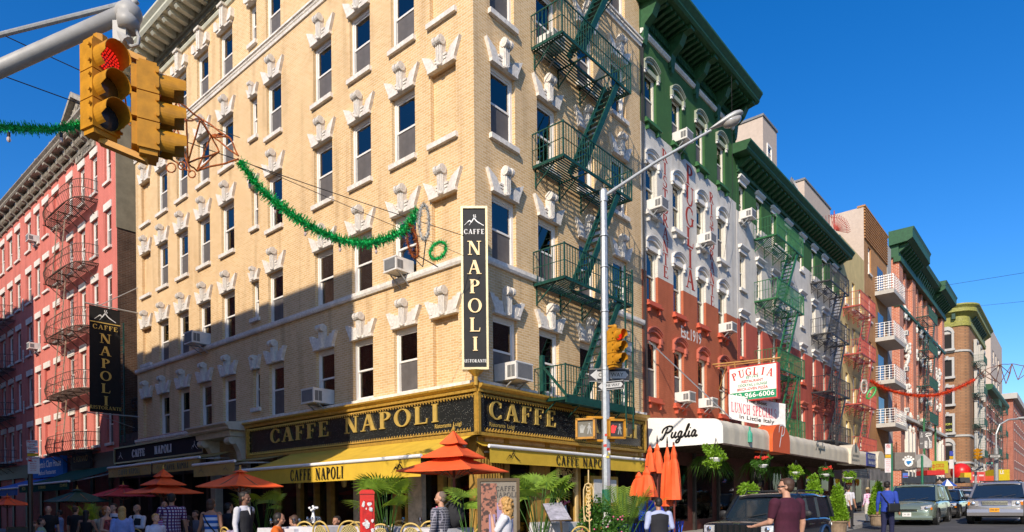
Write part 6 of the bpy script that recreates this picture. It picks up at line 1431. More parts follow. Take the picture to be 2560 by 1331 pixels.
# ---------------------------------------------------------------- greenery
def leaves(mb, c, rx, ry, rz, n, size, seed=1, shape='ball', mi=0, hollow=0.35, up=0.3):
    rr = random.Random(seed)
    for k in range(n):
        while True:
            p = Vector((rr.uniform(-1, 1), rr.uniform(-1, 1), rr.uniform(-1, 1)))
            if shape == 'cone':
                lim = (1-(p.z+1)/2)**0.62*0.95+0.12
                r_ = math.hypot(p.x, p.y)
                if r_ <= lim and r_ > lim*0.55: break
            elif hollow < p.length <= 1: break
        b = 1+0.12*math.sin(p.x*7+seed)*math.sin(p.y*6+1)*math.sin(p.z*8+2); q = Vector(c)+Vector((p.x*rx, p.y*ry, p.z*rz))*b
        d = Vector((p.x/rx if rx else 0, p.y/ry if ry else 0, p.z*0.5+up)).normalized()*0.6+Vector((rr.gauss(0, 1), rr.gauss(0, 1), rr.gauss(0, 1))).normalized()*0.8; d.normalize()
        s = d.cross(Vector((rr.gauss(0, 1), rr.gauss(0, 1), rr.gauss(0, 1)))).normalized(); L = size*(0.6+0.8*rr.random())
        mb.add([q, q+d*L*0.45+s*L*0.28, q+d*L, q+d*L*0.45-s*L*0.28], [(0, 1, 2, 3)], mi)
M_lf1 = leafm('bright_leaf', (0.19, 0.34, 0.02)); M_lf2 = leafm('deep_leaf', (0.035, 0.10, 0.018)); M_lf3 = leafm('palm_leaf', (0.20, 0.32, 0.035)); M_lf4 = leafm('vine_leaf', (0.06, 0.16, 0.02)); M_fern = leafm('fern_leaf', (0.05, 0.12, 0.015), 0.3)
M_terra = mat('terracotta', (0.30, 0.14, 0.08), 0.85, var=0.2); M_pot = mat('tan_pot', (0.24, 0.17, 0.11), 0.8, var=0.2); M_stem = mat('woody_stem', (0.10, 0.07, 0.04), 0.9)
M_flow = mat('red_geranium', (0.62, 0.035, 0.02), 0.6, var=0.3); M_pink = mat('pink_flower', (0.62, 0.12, 0.22), 0.6, var=0.3)
def ground_at(p, pave=True): return gz(p)+(0.12 if pave else -0.02)
def palm(px, top_y, dist, hgt, label, seed=1, fans=8, spread=0.55, kind='fan'):
    a = at(px, top_y, dist); g = ground_at(a); t = thing('potted_palm', label, 'palm', Vector((a.x, a.y, g)), 'potted palms'); rr = random.Random(seed); T = Tm(a.x, a.y, g); H = a.z-g
    m = MB(); m.lathe([(0.15, 0), (0.2, 0.3), (0.22, 0.36), (0.2, 0.37), (0.18, 0.33)], 14, 0, T); part('pot', m, M_terra, t, Matrix.Identity(4))
    m = MB(); st = MB()
    for k in range(fans):
        az = rr.random()*2*PI; el = 0.35+1.1*rr.random(); f = rr.random(); L = H*(0.45+0.42*f); r_ = spread*(0.5+0.6*rr.random())*math.cos(el*0.8)
        base = Vector((a.x, a.y, g+0.34)); tip = Vector((a.x+r_*math.cos(az), a.y+r_*math.sin(az), g+min(H-0.12, 0.45+L*1.05))); mid = base.lerp(tip, 0.5)+Vector((0, 0, 0.08)); st.tube([base, mid, tip], 0.008, 5)
        out = Vector((math.cos(az), math.sin(az), 0.5+1.3*rr.random()*f+0.3*f)).normalized(); side = out.cross(UP).normalized(); upv = side.cross(out).normalized(); R_ = 0.24+0.16*rr.random(); nb = 17
        if kind == 'fan':
            for j in range(nb):
                th = -1.9+3.8*j/(nb-1); d = (out*math.cos(th)+side*math.sin(th)).normalized(); w_ = d.cross(upv).normalized()*0.019; e = tip+d*R_-upv*R_*0.08; mm = tip+d*R_*0.55+upv*0.03
                m.add([tip, mm-w_, e-Vector((0, 0, 0.02)), mm+w_], [(0, 1, 2, 3)])
        else:
            ax = (tip-mid).normalized()
            for j in range(16):
                u = j/15; q = mid.lerp(tip+out*0.25-Vector((0, 0, 0.10*u)), u)
                for sg in (-1, 1):
                    d = (side*sg+out*0.8-UP*0.2).normalized(); e = q+d*0.26*(1-0.4*u); w_ = out*0.014; m.add([q-w_, q+w_, e], [(0, 1, 2)])
    part('frond', m, M_lf3, t, Matrix.Identity(4)); part('stem', st, M_lf4, t, Matrix.Identity(4)); return t
palm(968, 1205, 12.2, 1.7, 'fan palm right of the red newspaper box', seed=3, fans=17)
palm(1172, 1222, 11.4, 1.6, 'fan palm left of the tall CAFFE NAPOLI menu board', seed=8, fans=11, spread=0.5)
palm(1345, 1190, 12.6, 1.9, 'large fan palm right of the tall menu board', seed=12, fans=20, spread=0.7)
palm(1562, 1218, 13.6, 1.6, 'drooping palm right of the lamp pole, below the menu case', seed=5, fans=16, kind='pinnate', spread=0.6)
palm(235, 1262, 19.0, 1.6, 'shaded palm among the crowd at the left', seed=6, fans=10, kind='pinnate')
palm(655, 1235, 16.6, 1.9, 'dark palm in the shade behind the standing waiter', seed=9, fans=12)
# vines on the gilt trellis
a = at(1483, 1200, 12.4); g = ground_at(a); t = thing('trellis', 'looped gilt iron trellis standing in the green vine left of the lamp pole', 'trellis', Vector((a.x, a.y, g)))
m = MB()
def rim(x): return [at(px, py, 12.4) for px, py in x]
m.tube(rim([(1461, 1305), (1459, 1270), (1459, 1225), (1463, 1212), (1471, 1208), (1479, 1212), (1483, 1225), (1483, 1245)]), 0.012, 6); m.tube(rim([(1471, 1208), (1471, 1175)]), 0.012, 6); m.tube(rim([(1461, 1290), (1466, 1302), (1474, 1304), (1480, 1298)]), 0.012, 6); m.tube([at(1471, 1240, 12.4), Vector((a.x-0.05, a.y, g))], 0.012, 6)
for k in range(9): cy_ = 1215+k*9; m.tube([at(1471+5*math.cos(q)*(1 if k % 2 else -1), cy_+6*math.sin(q), 12.4) for q in [i*0.9 for i in range(7)]], 0.012, 5)
part('iron_scroll', m, mat('pale_gold_iron', (0.72, 0.52, 0.24), 0.4, 0.2), t, Matrix.Identity(4))
a = at(1492, 1290, 12.7); t = thing('planter_vine', 'leafy green vine bush spilling from a planter around the lamp pole foot', 'plant', Vector((a.x, a.y, g))); m = MB()
leaves(m, (a.x, a.y, g+0.75), 0.36, 0.3, 0.72, 2200, 0.07, 3, hollow=0.1); leaves(m, (a.x+0.42, a.y+0.1, g+0.5), 0.22, 0.25, 0.6, 900, 0.07, 4, hollow=0.1); part('foliage', m, M_lf4, t, Matrix.Identity(4))
m = MB(); m.box(-0.6, 0.6, -0.22, 0.22, 0, 0.35, 0, Tm(a.x+0.15, a.y, g)); part('planter', m, M_pot, t, Matrix.Identity(4))
m = MB(); rr_9 = random.Random(4)
for k in range(26): m.ball((a.x+rr_9.uniform(-0.35, 0.5), a.y-0.3, g+rr_9.uniform(0.2, 1.2)), 0.018, n=6, m=4)
part('blossom', m, M_pink, t, Matrix.Identity(4))
def topiary(px, top_y, dist, w_, label, potc, seed):
    a = at(px, top_y, dist); g = ground_at(a); H = a.z-g; t = thing('topiary_tree', label, 'conifer', Vector((a.x, a.y, g)), 'clipped conifers along the kerb'); T = Tm(a.x, a.y, g)
    m = MB(); m.lathe([(0.22, 0), (0.25, 0.05), (0.29, 0.36), (0.33, 0.38), (0.33, 0.43), (0.28, 0.43), (0.26, 0.37)], 18, 0, T); part('pot', m, potc, t, Matrix.Identity(4))
    m = MB(); m.tube([(a.x, a.y, g+0.3), (a.x, a.y, g+0.7)], 0.03); part('trunk', m, M_stem, t, Matrix.Identity(4))
    m = MB(); leaves(m, (a.x, a.y, g+0.46+(H-0.46)/2), w_/2, w_/2, (H-0.46)/2, 3800, 0.085, seed, shape='cone', up=0.9); leaves(m, (a.x, a.y, g+0.5+(H-0.46)/2), w_/2*0.75, w_/2*0.75, (H-0.5)/2*0.95, 1500, 0.08, seed+1, shape='cone', up=0.9); part('crown', m, M_lf1, t, Matrix.Identity(4))
topiary(2034, 1186, 19.5, 0.62, 'tallest bright green clipped conifer in a yellow pot behind the parked off-roader', mat('yellow_pot', (0.55, 0.33, 0.02), 0.6), 3)
topiary(2093, 1212, 21.5, 0.56, 'middle bright green clipped conifer in a brown pot by the hydrant', M_pot, 5)
topiary(2194, 1204, 25.5, 0.58, 'farthest clipped conifer beside the man in the blue shirt', M_pot, 7)
def basket(px, cy_, dist, r, label, flow, seed, tall=1.0):
    a = at(px, cy_, dist); t = thing('hanging_basket', label, 'flower basket', a, 'hanging flower baskets'); rq = random.Random(seed); m = MB(); leaves(m, (a.x, a.y, a.z), r*0.8, r*0.75, r*0.55*tall, 420, 0.07, seed, hollow=0.1); [leaves(m, (a.x+rq.uniform(-r, r)*0.9, a.y+rq.uniform(-r, r)*0.7, a.z+rq.uniform(-0.9, 0.8)*r), r*0.32, r*0.3, r*0.34, 60, 0.065, seed+q_, hollow=0.0) for q_ in range(9)]; leaves(m, (a.x, a.y, a.z-r*0.9), r*0.5, r*0.4, r*0.6, 200, 0.06, seed+9, hollow=0.1); part('foliage', m, M_lf1 if not flow else M_lf4, t, Matrix.Identity(4))
    m = MB(); m.lathe([(0.10, -r*0.75), (0.17, -r*0.45), (0.17, -r*0.35)], 12, 0, Matrix.Translation(a)); part('pot', m, M_white, t, Matrix.Identity(4))
    m = MB()
    for k in range(3): an = k*2.1; m.tube([(a.x+0.15*math.cos(an), a.y+0.15*math.sin(an), a.z-r*0.3), (a.x, a.y, a.z+r*1.6)], 0.006, 4)
    part('hanger', m, M_wire, t, Matrix.Identity(4))
    if flow:
        rr = random.Random(seed); m = MB()
        for k in range(16):
            an = rr.random()*2*PI; q = Vector((a.x+r*0.85*math.cos(an)*rr.random()**0.4, a.y+r*0.8*math.sin(an), a.z+r*(0.3+0.5*rr.random())))
            for j in range(5): m.ball(q+Vector((rr.gauss(0, 0.02), rr.gauss(0, 0.02), rr.gauss(0, 0.02))), 0.024, n=6, m=4)
        part('blossom', m, flow, t, Matrix.Identity(4))
basket(1790, 1136, 17.8, 0.27, 'leafy hanging basket nearest the white awning end, few flowers', None, 11)
basket(1905, 1155, 20.0, 0.24, 'hanging basket with big red geraniums below the round red emblem', M_flow, 12)
basket(1990, 1175, 22.5, 0.21, 'green hanging basket between the two red flowered ones', None, 13)
basket(2064, 1180, 24.0, 0.22, 'hanging basket with red geraniums above the hydrant', M_flow, 14)
basket(2122, 1190, 26.0, 0.18, 'small green hanging basket at the far end of the cream awning', None, 15)
t = thing('fern', 'dark drooping ferns hanging in the shade under the barrel awning', 'plant', FR @ Vector((13, -1.2, 2.9)))
for k, (x, y, z) in enumerate([(10, -1.5, 3.0), (11.5, -1.2, 2.9), (14.2, -1.6, 2.95), (17, -1.5, 2.9), (20, -1.5, 2.9)]):
    m = MB(); rr = random.Random(k); b = FR @ Vector((x, y, z))
    for j in range(70):
        an = rr.random()*2*PI; e = b+Vector((0.8*math.cos(an), 0.8*math.sin(an), -0.15-0.6*rr.random())); md = b+Vector((0.35*math.cos(an), 0.35*math.sin(an), 0.12)); w_ = Vector((-math.sin(an), math.cos(an), 0))*0.035; m.add([b, md-w_, e, md+w_], [(0, 1, 2, 3)])
    part('frond', m, M_fern, t, Matrix.Identity(4))
a = at(1870, 1216, 18.5); t = thing('shrub', 'bright green shrub showing above the roof of the parked off-roader', 'plant', Vector((a.x, a.y, ground_at(a)))); m = MB(); leaves(m, (a.x, a.y, a.z-0.1), 0.26, 0.26, 0.2, 600, 0.09, 4); part('foliage', m, M_lf1, t, Matrix.Identity(4)); m = MB(); m.tube([(a.x, a.y, ground_at(a)), (a.x, a.y, a.z)], 0.03); part('stem', m, M_stem, t, Matrix.Identity(4))
# ---------------------------------------------------------------- shadowy restaurant fronts under the barrel awning
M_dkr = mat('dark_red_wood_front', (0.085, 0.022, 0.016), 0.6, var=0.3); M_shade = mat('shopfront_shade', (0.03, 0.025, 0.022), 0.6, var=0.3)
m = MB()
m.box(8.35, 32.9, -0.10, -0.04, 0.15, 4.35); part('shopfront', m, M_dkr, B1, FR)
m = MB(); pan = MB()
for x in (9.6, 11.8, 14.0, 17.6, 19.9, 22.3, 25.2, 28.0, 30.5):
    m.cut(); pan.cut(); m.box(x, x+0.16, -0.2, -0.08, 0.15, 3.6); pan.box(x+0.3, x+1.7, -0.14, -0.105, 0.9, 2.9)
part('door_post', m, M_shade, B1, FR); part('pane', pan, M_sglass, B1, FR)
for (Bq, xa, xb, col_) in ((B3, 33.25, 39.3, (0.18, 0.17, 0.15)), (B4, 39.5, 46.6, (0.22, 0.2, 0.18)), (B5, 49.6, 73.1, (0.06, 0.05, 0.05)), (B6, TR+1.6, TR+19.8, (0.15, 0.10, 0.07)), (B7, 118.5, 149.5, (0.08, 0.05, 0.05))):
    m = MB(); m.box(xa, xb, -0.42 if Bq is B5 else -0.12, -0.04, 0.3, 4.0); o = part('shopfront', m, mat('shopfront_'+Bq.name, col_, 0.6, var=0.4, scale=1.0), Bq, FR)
    pan = MB(); x = xa+0.3
    while x < xb-1.6: pan.cut(); pan.box(x, x+1.5, (-0.5 if Bq is B5 else -0.16), (-0.46 if Bq is B5 else -0.13), 0.8, 3.0); x += 2.3
    part('pane', pan, M_sglass, Bq, FR)
# iron lattice of tables' fence, blue lattice, covered stack
a = at(1590, 1300, 13.9); g = ground_at(a); t = thing('cafe_fence', 'low black iron cafe railing with blue lattice behind it right of the lamp pole', 'railing', Vector((a.x, a.y, g))); Ff = frame(Vector((a.x, a.y, g)), dR, dL)
m = MB(); m.box(-0.9, 2.0, -0.015, 0.015, 0.86, 0.90); m.box(-0.9, 2.0, -0.012, 0.012, 0.1, 0.13)
for k in range(22): m.box(-0.9+k*0.138, -0.882+k*0.138, -0.009, 0.009, 0, 0.88)
part('rail', m, M_black, t, Ff)
m = MB()
for k in range(26):
    x = -0.85+k*0.11; m.bar((x, 0.06, 0.02), (x+0.4, 0.06, 0.84), 0.035, 0.008); m.bar((x+0.4, 0.068, 0.02), (x, 0.068, 0.84), 0.035, 0.008)
part('lattice', m, mat('lattice_blue', (0.02, 0.09, 0.55), 0.5, var=0.2), t, Ff)
a = at(1624, 1262, 14.6); t = thing('covered_stack', 'blue plastic cover beside a black bag behind the waiter', 'cover', Vector((a.x, a.y, ground_at(a)))); g = ground_at(a)
m = MB(); m.ball((a.x, a.y, g+0.9), 0.36, 0.3, 0.42, 14, 9); m.box(-0.34, 0.34, -0.26, 0.26, 0, 1.05, 0, Tm(a.x+0.05, a.y, g)); part('blue_cover', m, mat('blue_plastic', (0.015, 0.06, 0.5), 0.35, var=0.2), t, Matrix.Identity(4), smooth=True)
m = MB(); m.ball((a.x-0.45, a.y-0.1, g+0.95), 0.24, 0.2, 0.30, 12, 8); m.tube([(a.x-0.45, a.y-0.1, g), (a.x-0.45, a.y-0.1, g+0.8)], 0.12); part('black_bag', m, M_black, t, Matrix.Identity(4), smooth=True)
# menu case on the front
t = thing('menu_case', 'gold framed menu display case on the cafe wall right of the lamp pole', 'menu case', FR @ Tm(5.4, -0.15, 1.5)); m = MB(); m.box(4.6, 6.1, -0.30, -0.05, 1.45, 2.35); part('case', m, M_gold, t, FR)
m = MB(); m.box(4.72, 5.28, -0.315, -0.30, 1.55, 2.25); m.box(5.42, 5.98, -0.315, -0.30, 1.55, 2.25); part('menu_sheet', m, mat('paper_white', (0.6, 0.58, 0.54), 0.7), t, FR)
# tall framed menu board
a0_ = at(1194, 1331, 10.6); a1_ = at(1300, 1331, 10.6); top_ = at(1250, 1196, 10.6).z; g = gz(a0_)+0.0; xd_ = (a1_-a0_); xd_.z = 0; Wd = xd_.length; xd_.normalize(); Fm = frame(Vector((a0_.x, a0_.y, g+0.1)), xd_, UP.cross(xd_)); H = top_-g-0.1
t = thing('menu_board', 'tall framed CAFFE NAPOLI menu board on legs behind the woman in white', 'menu board', Fm)
m = MB(); f = 0.05; m.box(0, Wd, 0, 0.06, H-f, H); m.box(0, f, 0, 0.06, 0, H-f); m.box(Wd-f, Wd, 0, 0.06, 0, H-f); m.box(f, Wd-f, 0, 0.06, 0.42, 0.47); part('frame', m, mat('dark_bronze', (0.10, 0.065, 0.03), 0.4, 0.3), t, Fm)
def bordm():
    m_ = mat('orange_print', (0.42, 0.17, 0.10), 0.6, var=0.0); n = m_.node_tree; b = n.nodes['Principled BSDF']; tc = n.nodes.new('ShaderNodeTexCoord'); nz = n.nodes.new('ShaderNodeTexNoise'); nz.inputs['Scale'].default_value = 14; nz.inputs['Detail'].default_value = 3
    cr = n.nodes.new('ShaderNodeValToRGB'); cr.color_ramp.elements[0].position = 0.42; cr.color_ramp.elements[0].color = (0.05, 0.025, 0.02, 1); cr.color_ramp.elements[1].position = 0.5; cr.color_ramp.elements[1].color = (0.30, 0.12, 0.075, 1); n.links.new(tc.outputs['Object'], nz.inputs['Vector']); n.links.new(nz.outputs[0], cr.inputs[0]); n.links.new(cr.outputs[0], b.inputs['Base Color']); return m_  # print tones darkened: shade on the board is put into the colour
m = MB(); m.box(f, Wd-f, 0.02, 0.04, 0.47, H-f); part('backing_sheet', m, mat('grey_backing', (0.20, 0.17, 0.13), 0.5, var=0.1), t, Fm)
m = MB(); m.box(f+0.01, Wd*0.46, 0.014, 0.0198, 0.6, H-f-0.03); part('printed_picture', m, bordm(), t, Fm)
m = MB(); m.box(Wd*0.27, Wd*0.42, 0.006, 0.0135, H*0.50, H*0.68); m.box(Wd*0.46, Wd*0.63, 0.006, 0.0135, H*0.32, H*0.78); m.box(Wd*0.66, Wd*0.84, 0.006, 0.0135, H*0.45, H*0.77); part('menu_sheet', m, mat('lilac_paper', (0.28, 0.21, 0.34), 0.6, var=0.05), t, Fm)  # lilac of the sheets deepened to carry the board's shade
m = MB(); serif(m, 'CAFFE', 0.075, Wd*0.66, H-0.20, 0.008, 0.013, center=True, xs=0.95); serif(m, 'NAPOLI', 0.075, Wd*0.66, H-0.30, 0.008, 0.013, center=True, xs=0.95); part('letters', m, mat('dark_recess', (0.09, 0.08, 0.07), 0.8), t, Fm)
# slanted menu stand
a = at(1408, 1290, 12.3); g = ground_at(a); t = thing('menu_stand', 'slanted menu lectern with pale pages between the palm and the vine', 'menu stand', Vector((a.x, a.y, g)))
q = [at(1357, 1262, 12.6), at(1403, 1258, 12.75), at(1428, 1301, 12.2), at(1376, 1303, 12.05)]; n_ = (q[1]-q[0]).cross(q[3]-q[0]).normalized()*0.02
m = MB(); m.add(q+[p-n_ for p in q], [(0, 1, 2, 3), (7, 6, 5, 4), (0, 4, 5, 1), (1, 5, 6, 2), (2, 6, 7, 3), (3, 7, 4, 0)]); part('page_panel', m, mat('glazed_menu_pages', (0.42, 0.40, 0.46), 0.15, var=0.3, scale=9, coat=0.5), t, Matrix.Identity(4))
m = MB()
for i in range(4): m.tube([q[i], q[(i+1) % 4]], 0.014, 6)
m.tube([q[3].lerp(q[2], 0.5), Vector((a.x, a.y-0.2, g))], 0.02, 6); part('frame', m, mat('dark_bronze', (0.10, 0.065, 0.03), 0.4, 0.3), t, Matrix.Identity(4))
# newspaper box covered in stickers
a = at(918, 1331, 11.0); w_ = 0.23; yaw = math.radians(14); H = at(918, 1225, 11.0).z - gz(a) + 0.02; F = Matrix.Translation((a.x, a.y, gz(a)-0.02)) @ Rz(yaw); t = thing('newspaper_box', 'red newspaper vending box plastered with white stickers and scrawls', 'newspaper box', F)
m = MB(); m.prism([(-w_/2, 0.02), (w_/2, 0.02), (w_/2, H-0.03), (w_/2-0.03, H), (-w_/2+0.03, H), (-w_/2, H-0.03)], -0.12, 0.16); m.box(-w_/2-0.008, w_/2+0.008, -0.14, 0.17, H-0.07, H-0.04); m.box(-w_/2-0.004, w_/2+0.004, -0.13, 0.165, H*0.5, H*0.52); part('casing', m, mat('newsbox_red', (0.55, 0.02, 0.012), 0.35, var=0.1, coat=0.3), t, F)
m = MB(); m.box(-w_/2+0.035, w_/2-0.03, -0.135, -0.119, H*0.55, H*0.9); part('door', m, mat('newsbox_red_door', (0.48, 0.02, 0.015), 0.3, var=0.25, scale=14), t, F)
m = MB(); rr = random.Random(12)
def blot(x, z, r, y, side=False):
    n = 9; pts = [(x+r*(0.6+0.6*rr.random())*math.cos(2*PI*i/n), z+r*(0.7+0.7*rr.random())*math.sin(2*PI*i/n)) for i in range(n)]
    m.add([((y, p[0], p[1]) if side else (p[0], y, p[1])) for p in pts], [tuple(range(n))])
for k in range(26): blot(rr.uniform(-0.085, 0.085), rr.uniform(0.45, H-0.12), 0.014+0.028*rr.random(), -0.1365-0.0006*k)
for k in range(18): blot(rr.uniform(-0.08, 0.12), rr.uniform(0.4, H-0.1), 0.016+0.028*rr.random(), -w_/2-0.0095-0.0006*k, True)
part('sticker', m, mat('sticker_white', (0.62, 0.60, 0.58), 0.6, var=0.3, scale=30), t, F)
# ---------------------------------------------------------------- cafe chairs and tables
M_cane = mat('yellow_cane', (0.55, 0.38, 0.10), 0.5, var=0.2, scale=20); M_cloth = mat('white_tablecloth', (0.54, 0.53, 0.56), 0.85, var=0.05)
def canewk():
    m_ = mat('cane_weave', (0.42, 0.33, 0.14), 0.6, var=0.0); n = m_.node_tree; b = n.nodes['Principled BSDF']; tc = n.nodes.new('ShaderNodeTexCoord'); ck = n.nodes.new('ShaderNodeTexChecker'); ck.inputs['Scale'].default_value = 45; ck.inputs[1].default_value = (0.55, 0.45, 0.2, 1); ck.inputs[2].default_value = (0.10, 0.08, 0.03, 1); n.links.new(tc.outputs['Object'], ck.inputs[0]); n.links.new(ck.outputs[0], b.inputs['Base Color']); return m_
M_cw = canewk(); M_clear = glassy('clear_glassware', refl=0.12, trans=0.93)
def make_chair():
    t = thing('cafe_chair', 'x', 'chair', Matrix.Identity(4), 'cane bistro chairs at the tables'); F = Matrix.Identity(4)
    m = MB(); m.lathe([(0.20, 0.44), (0.215, 0.455), (0.2, 0.47)], 18); part('seat', m, M_cw, t, F)
    arc = [(0.21*math.sin(a), 0.20+0.05*math.cos(a), 0.46+0.46*math.cos(a)**0.5 if abs(a) < 1.55 else 0.46) for a in [-1.57+3.14*i/16 for i in range(17)]]
    m = MB(); m.tube(arc, 0.016, 8); m.tube([(x*0.72, y, 0.46+(z-0.46)*0.84) for x, y, z in arc], 0.009, 6); m.tube([(-0.17, 0.21, 0.62), (0.17, 0.21, 0.62)], 0.01, 6); part('back_frame', m, M_cane, t, F)
    m = MB(); n = len(arc); m.add([(x*0.7, y+0.004, 0.46+(z-0.46)*0.82) for x, y, z in arc], [tuple(range(n))]); part('woven_back', m, M_cw, t, F)
    for sx in (-1, 1):
        for sy in (-1, 1): m = MB(); m.tube([(sx*0.16, sy*0.15, 0.45), (sx*0.19, sy*0.19, 0)], 0.013, 6); part('leg', m, M_cane, t, F)
    return t
proto = make_chair(); used = [False]
def place_chair(px, top_y, dist, yaw, label):
    global proto
    if used[0]:
        r = proto.copy(); COL.objects.link(r)
        for ch in list(proto.children): c = ch.copy(); COL.objects.link(c); c.parent = r; c.matrix_parent_inverse = Matrix.Identity(4)
    else: r = proto; used[0] = True
    a = at(px, top_y, dist); r.matrix_world = Matrix.Translation((a.x, a.y, a.z-0.92)) @ Rz(yaw); r['label'] = label; return r
for c in [(825, 1303, 12.0, 2.6, 'cane chair left of the newspaper box, nearest of the sunlit ones'), (875, 1302, 12.4, 3.3, 'cane chair touching the left side of the newspaper box'), (778, 1304, 12.8, 2.9, 'cane chair at the end of the lilac shaded table'), (900, 1305, 13.4, 3.1, 'cane chair half hidden behind the newspaper box'), (1010, 1303, 12.6, 0.5, 'dark backed cane chair right of the first palm'), (1040, 1308, 11.6, 2.9, 'cane chair with open weave left of the man with the backpack'), (1077, 1303, 12.6, 3.2, 'small cane chair behind the white table by the backpack man'), (963, 1310, 12.2, 3.0, 'cane chair behind the stem of the first palm'), (588, 1318, 14.2, 2.5, 'shaded cane chair behind the standing waiter'), (362, 1322, 15.5, 2.8, 'shaded cane chair in front of the bald waiter'), (1440, 1316, 12.6, 3.4, 'cane chair between the menu lectern and the vine'), (1222, 1318, 11.2, 2.8, 'cane chair seen through the legs of the tall menu board')]: place_chair(*c)
def table(px, y, dist, w_, d_, label, yaw=-0.7, glasses=True, seed=1):
    a = at(px, y, dist); g = a.z-0.75; F = Matrix.Translation((a.x, a.y, g)) @ Rz(yaw); t = thing('cafe_table', label, 'table', F, 'cafe tables with white cloths')
    m = MB(); m.box(-w_/2, w_/2, -d_/2, d_/2, 0.73, 0.75); n = 28; vs = []
    per = [(-w_/2+w_*i/7, -d_/2) for i in range(7)]+[(w_/2, -d_/2+d_*i/7) for i in range(7)]+[(w_/2-w_*i/7, d_/2) for i in range(7)]+[(-w_/2, d_/2-d_*i/7) for i in range(7)]
    for i, (x, y_) in enumerate(per): vs += [(x, y_, 0.752), (x*(1.04+0.03*math.sin(i*2.2)), y_*(1.05+0.04*math.sin(i*1.7)), 0.42+0.03*math.sin(i*1.3))]
    m.add(vs, [(2*i, 2*i+1, 2*((i+1) % n)+1, 2*((i+1) % n)) for i in range(n)]); part('tablecloth', m, M_cloth, t, F)
    m = MB(); m.tube([(0, 0, 0), (0, 0, 0.73)], 0.03); m.lathe([(0.25, 0), (0.22, 0.03), (0.03, 0.05)], 12); part('pedestal', m, M_black, t, F)
    if glasses:
        rr = random.Random(seed)
        for k in range(5):
            gx, gy = rr.uniform(-w_*0.38, w_*0.38), rr.uniform(-d_*0.35, d_*0.35); gt = thing('wine_glass', 'stemmed glass on the %s' % label, 'glass', F @ Tm(gx, gy, 0.752), 'glasses on '+label); m = MB()
            m.lathe([(0.03, 0), (0.004, 0.006), (0.004, 0.07), (0.03, 0.1), (0.034, 0.14), (0.026, 0.18), (0.024, 0.18), (0.031, 0.14), (0.002, 0.1)], 10, 0); part('glass_bowl', m, M_clear, gt, F @ Tm(gx, gy, 0.752))
    return t
table(735, 1320, 13.0, 1.3, 0.8, 'long table where the woman in orange sits', seed=2); table(800, 1316, 12.6, 1.0, 0.8, 'shaded lilac looking table left of the newspaper box', seed=3); table(960, 1317, 12.8, 1.1, 0.8, 'table behind the first palm', seed=4)
table(1090, 1320, 11.9, 1.1, 0.8, 'white table left of the man with the backpack', seed=5); table(1400, 1306, 13.2, 0.95, 0.75, 'white draped table under the menu lectern', glasses=False)
for (px, y, d, lab, mm) in ((783, 1292, 12.7, 'small vase of white flowers on the shaded table', M_white), (1093, 1296, 11.9, 'white vase with pink flowers on the table by the backpack man', M_pink), (1413, 1276, 13.2, 'pink flowers behind the slanted menu lectern', M_pink)):
    a = at(px, y, d); t = thing('flower_vase', lab, 'vase', Vector((a.x, a.y, a.z-0.14))); m = MB(); m.lathe([(0.03, -0.12), (0.04, -0.02), (0.02, 0.06), (0.02, 0.1)], 10, 0, Matrix.Translation(a)); part('vase', m, M_white, t, Matrix.Identity(4)); m = MB(); rr = random.Random(3)
    for k in range(9): m.ball(a+Vector((rr.gauss(0, 0.04), rr.gauss(0, 0.04), 0.17+rr.gauss(0, 0.03))), 0.025, n=6, m=4)
    part('blossom', m, mm, t, Matrix.Identity(4))
# wall lanterns on the cafe front
for (px, y, lab) in ((748, 1208, 'left'), (860, 1202, 'middle'), (992, 1198, 'right')):
    r_ = ray(px, y); o_ = Vector((0, 0, CAMZ)); p0 = FL @ Vector((0, -0.3, 0)); k = ((p0-o_).dot(dR))/r_.dot(dR); p = o_+r_*k; t = thing('wall_lantern', 'brass wall lantern on the cafe front, the %s one of three under the mustard awning' % lab, 'lantern', p)
    m = MB(); m.lathe([(0.03, -0.2), (0.07, -0.17), (0.11, 0.12), (0.13, 0.14), (0.05, 0.22), (0.02, 0.26)], 8, 0, Matrix.Translation(p)); part('lantern_body', m, mat('brass_glass', (0.5, 0.38, 0.14), 0.25, 0.4), t, Matrix.Identity(4)); m = MB(); m.tube([p+Vector((0, 0, 0.2)), p+Vector((0, 0, 0.3)), p+dR*0.3+Vector((0, 0, 0.2))], 0.012, 6); part('bracket', m, M_black, t, Matrix.Identity(4))
# chalkboard at the far left
a = at(52, 1331, 17.5); g = gz(a); F = Matrix.Translation((a.x, a.y, g)) @ Rz(0.5); t = thing('chalkboard', 'wood framed chalkboard standing at the far left pavement edge', 'board', F); m = MB(); m.box(-0.27, 0.27, 0, 0.02, 0.1, 1.02); part('slate', m, M_black, t, F); m = MB(); m.box(-0.31, 0.31, -0.015, 0.035, 1.02, 1.06); m.box(-0.31, -0.27, -0.015, 0.035, 0, 1.02); m.box(0.27, 0.31, -0.015, 0.035, 0, 1.02); part('frame', m, M_stem, t, F)
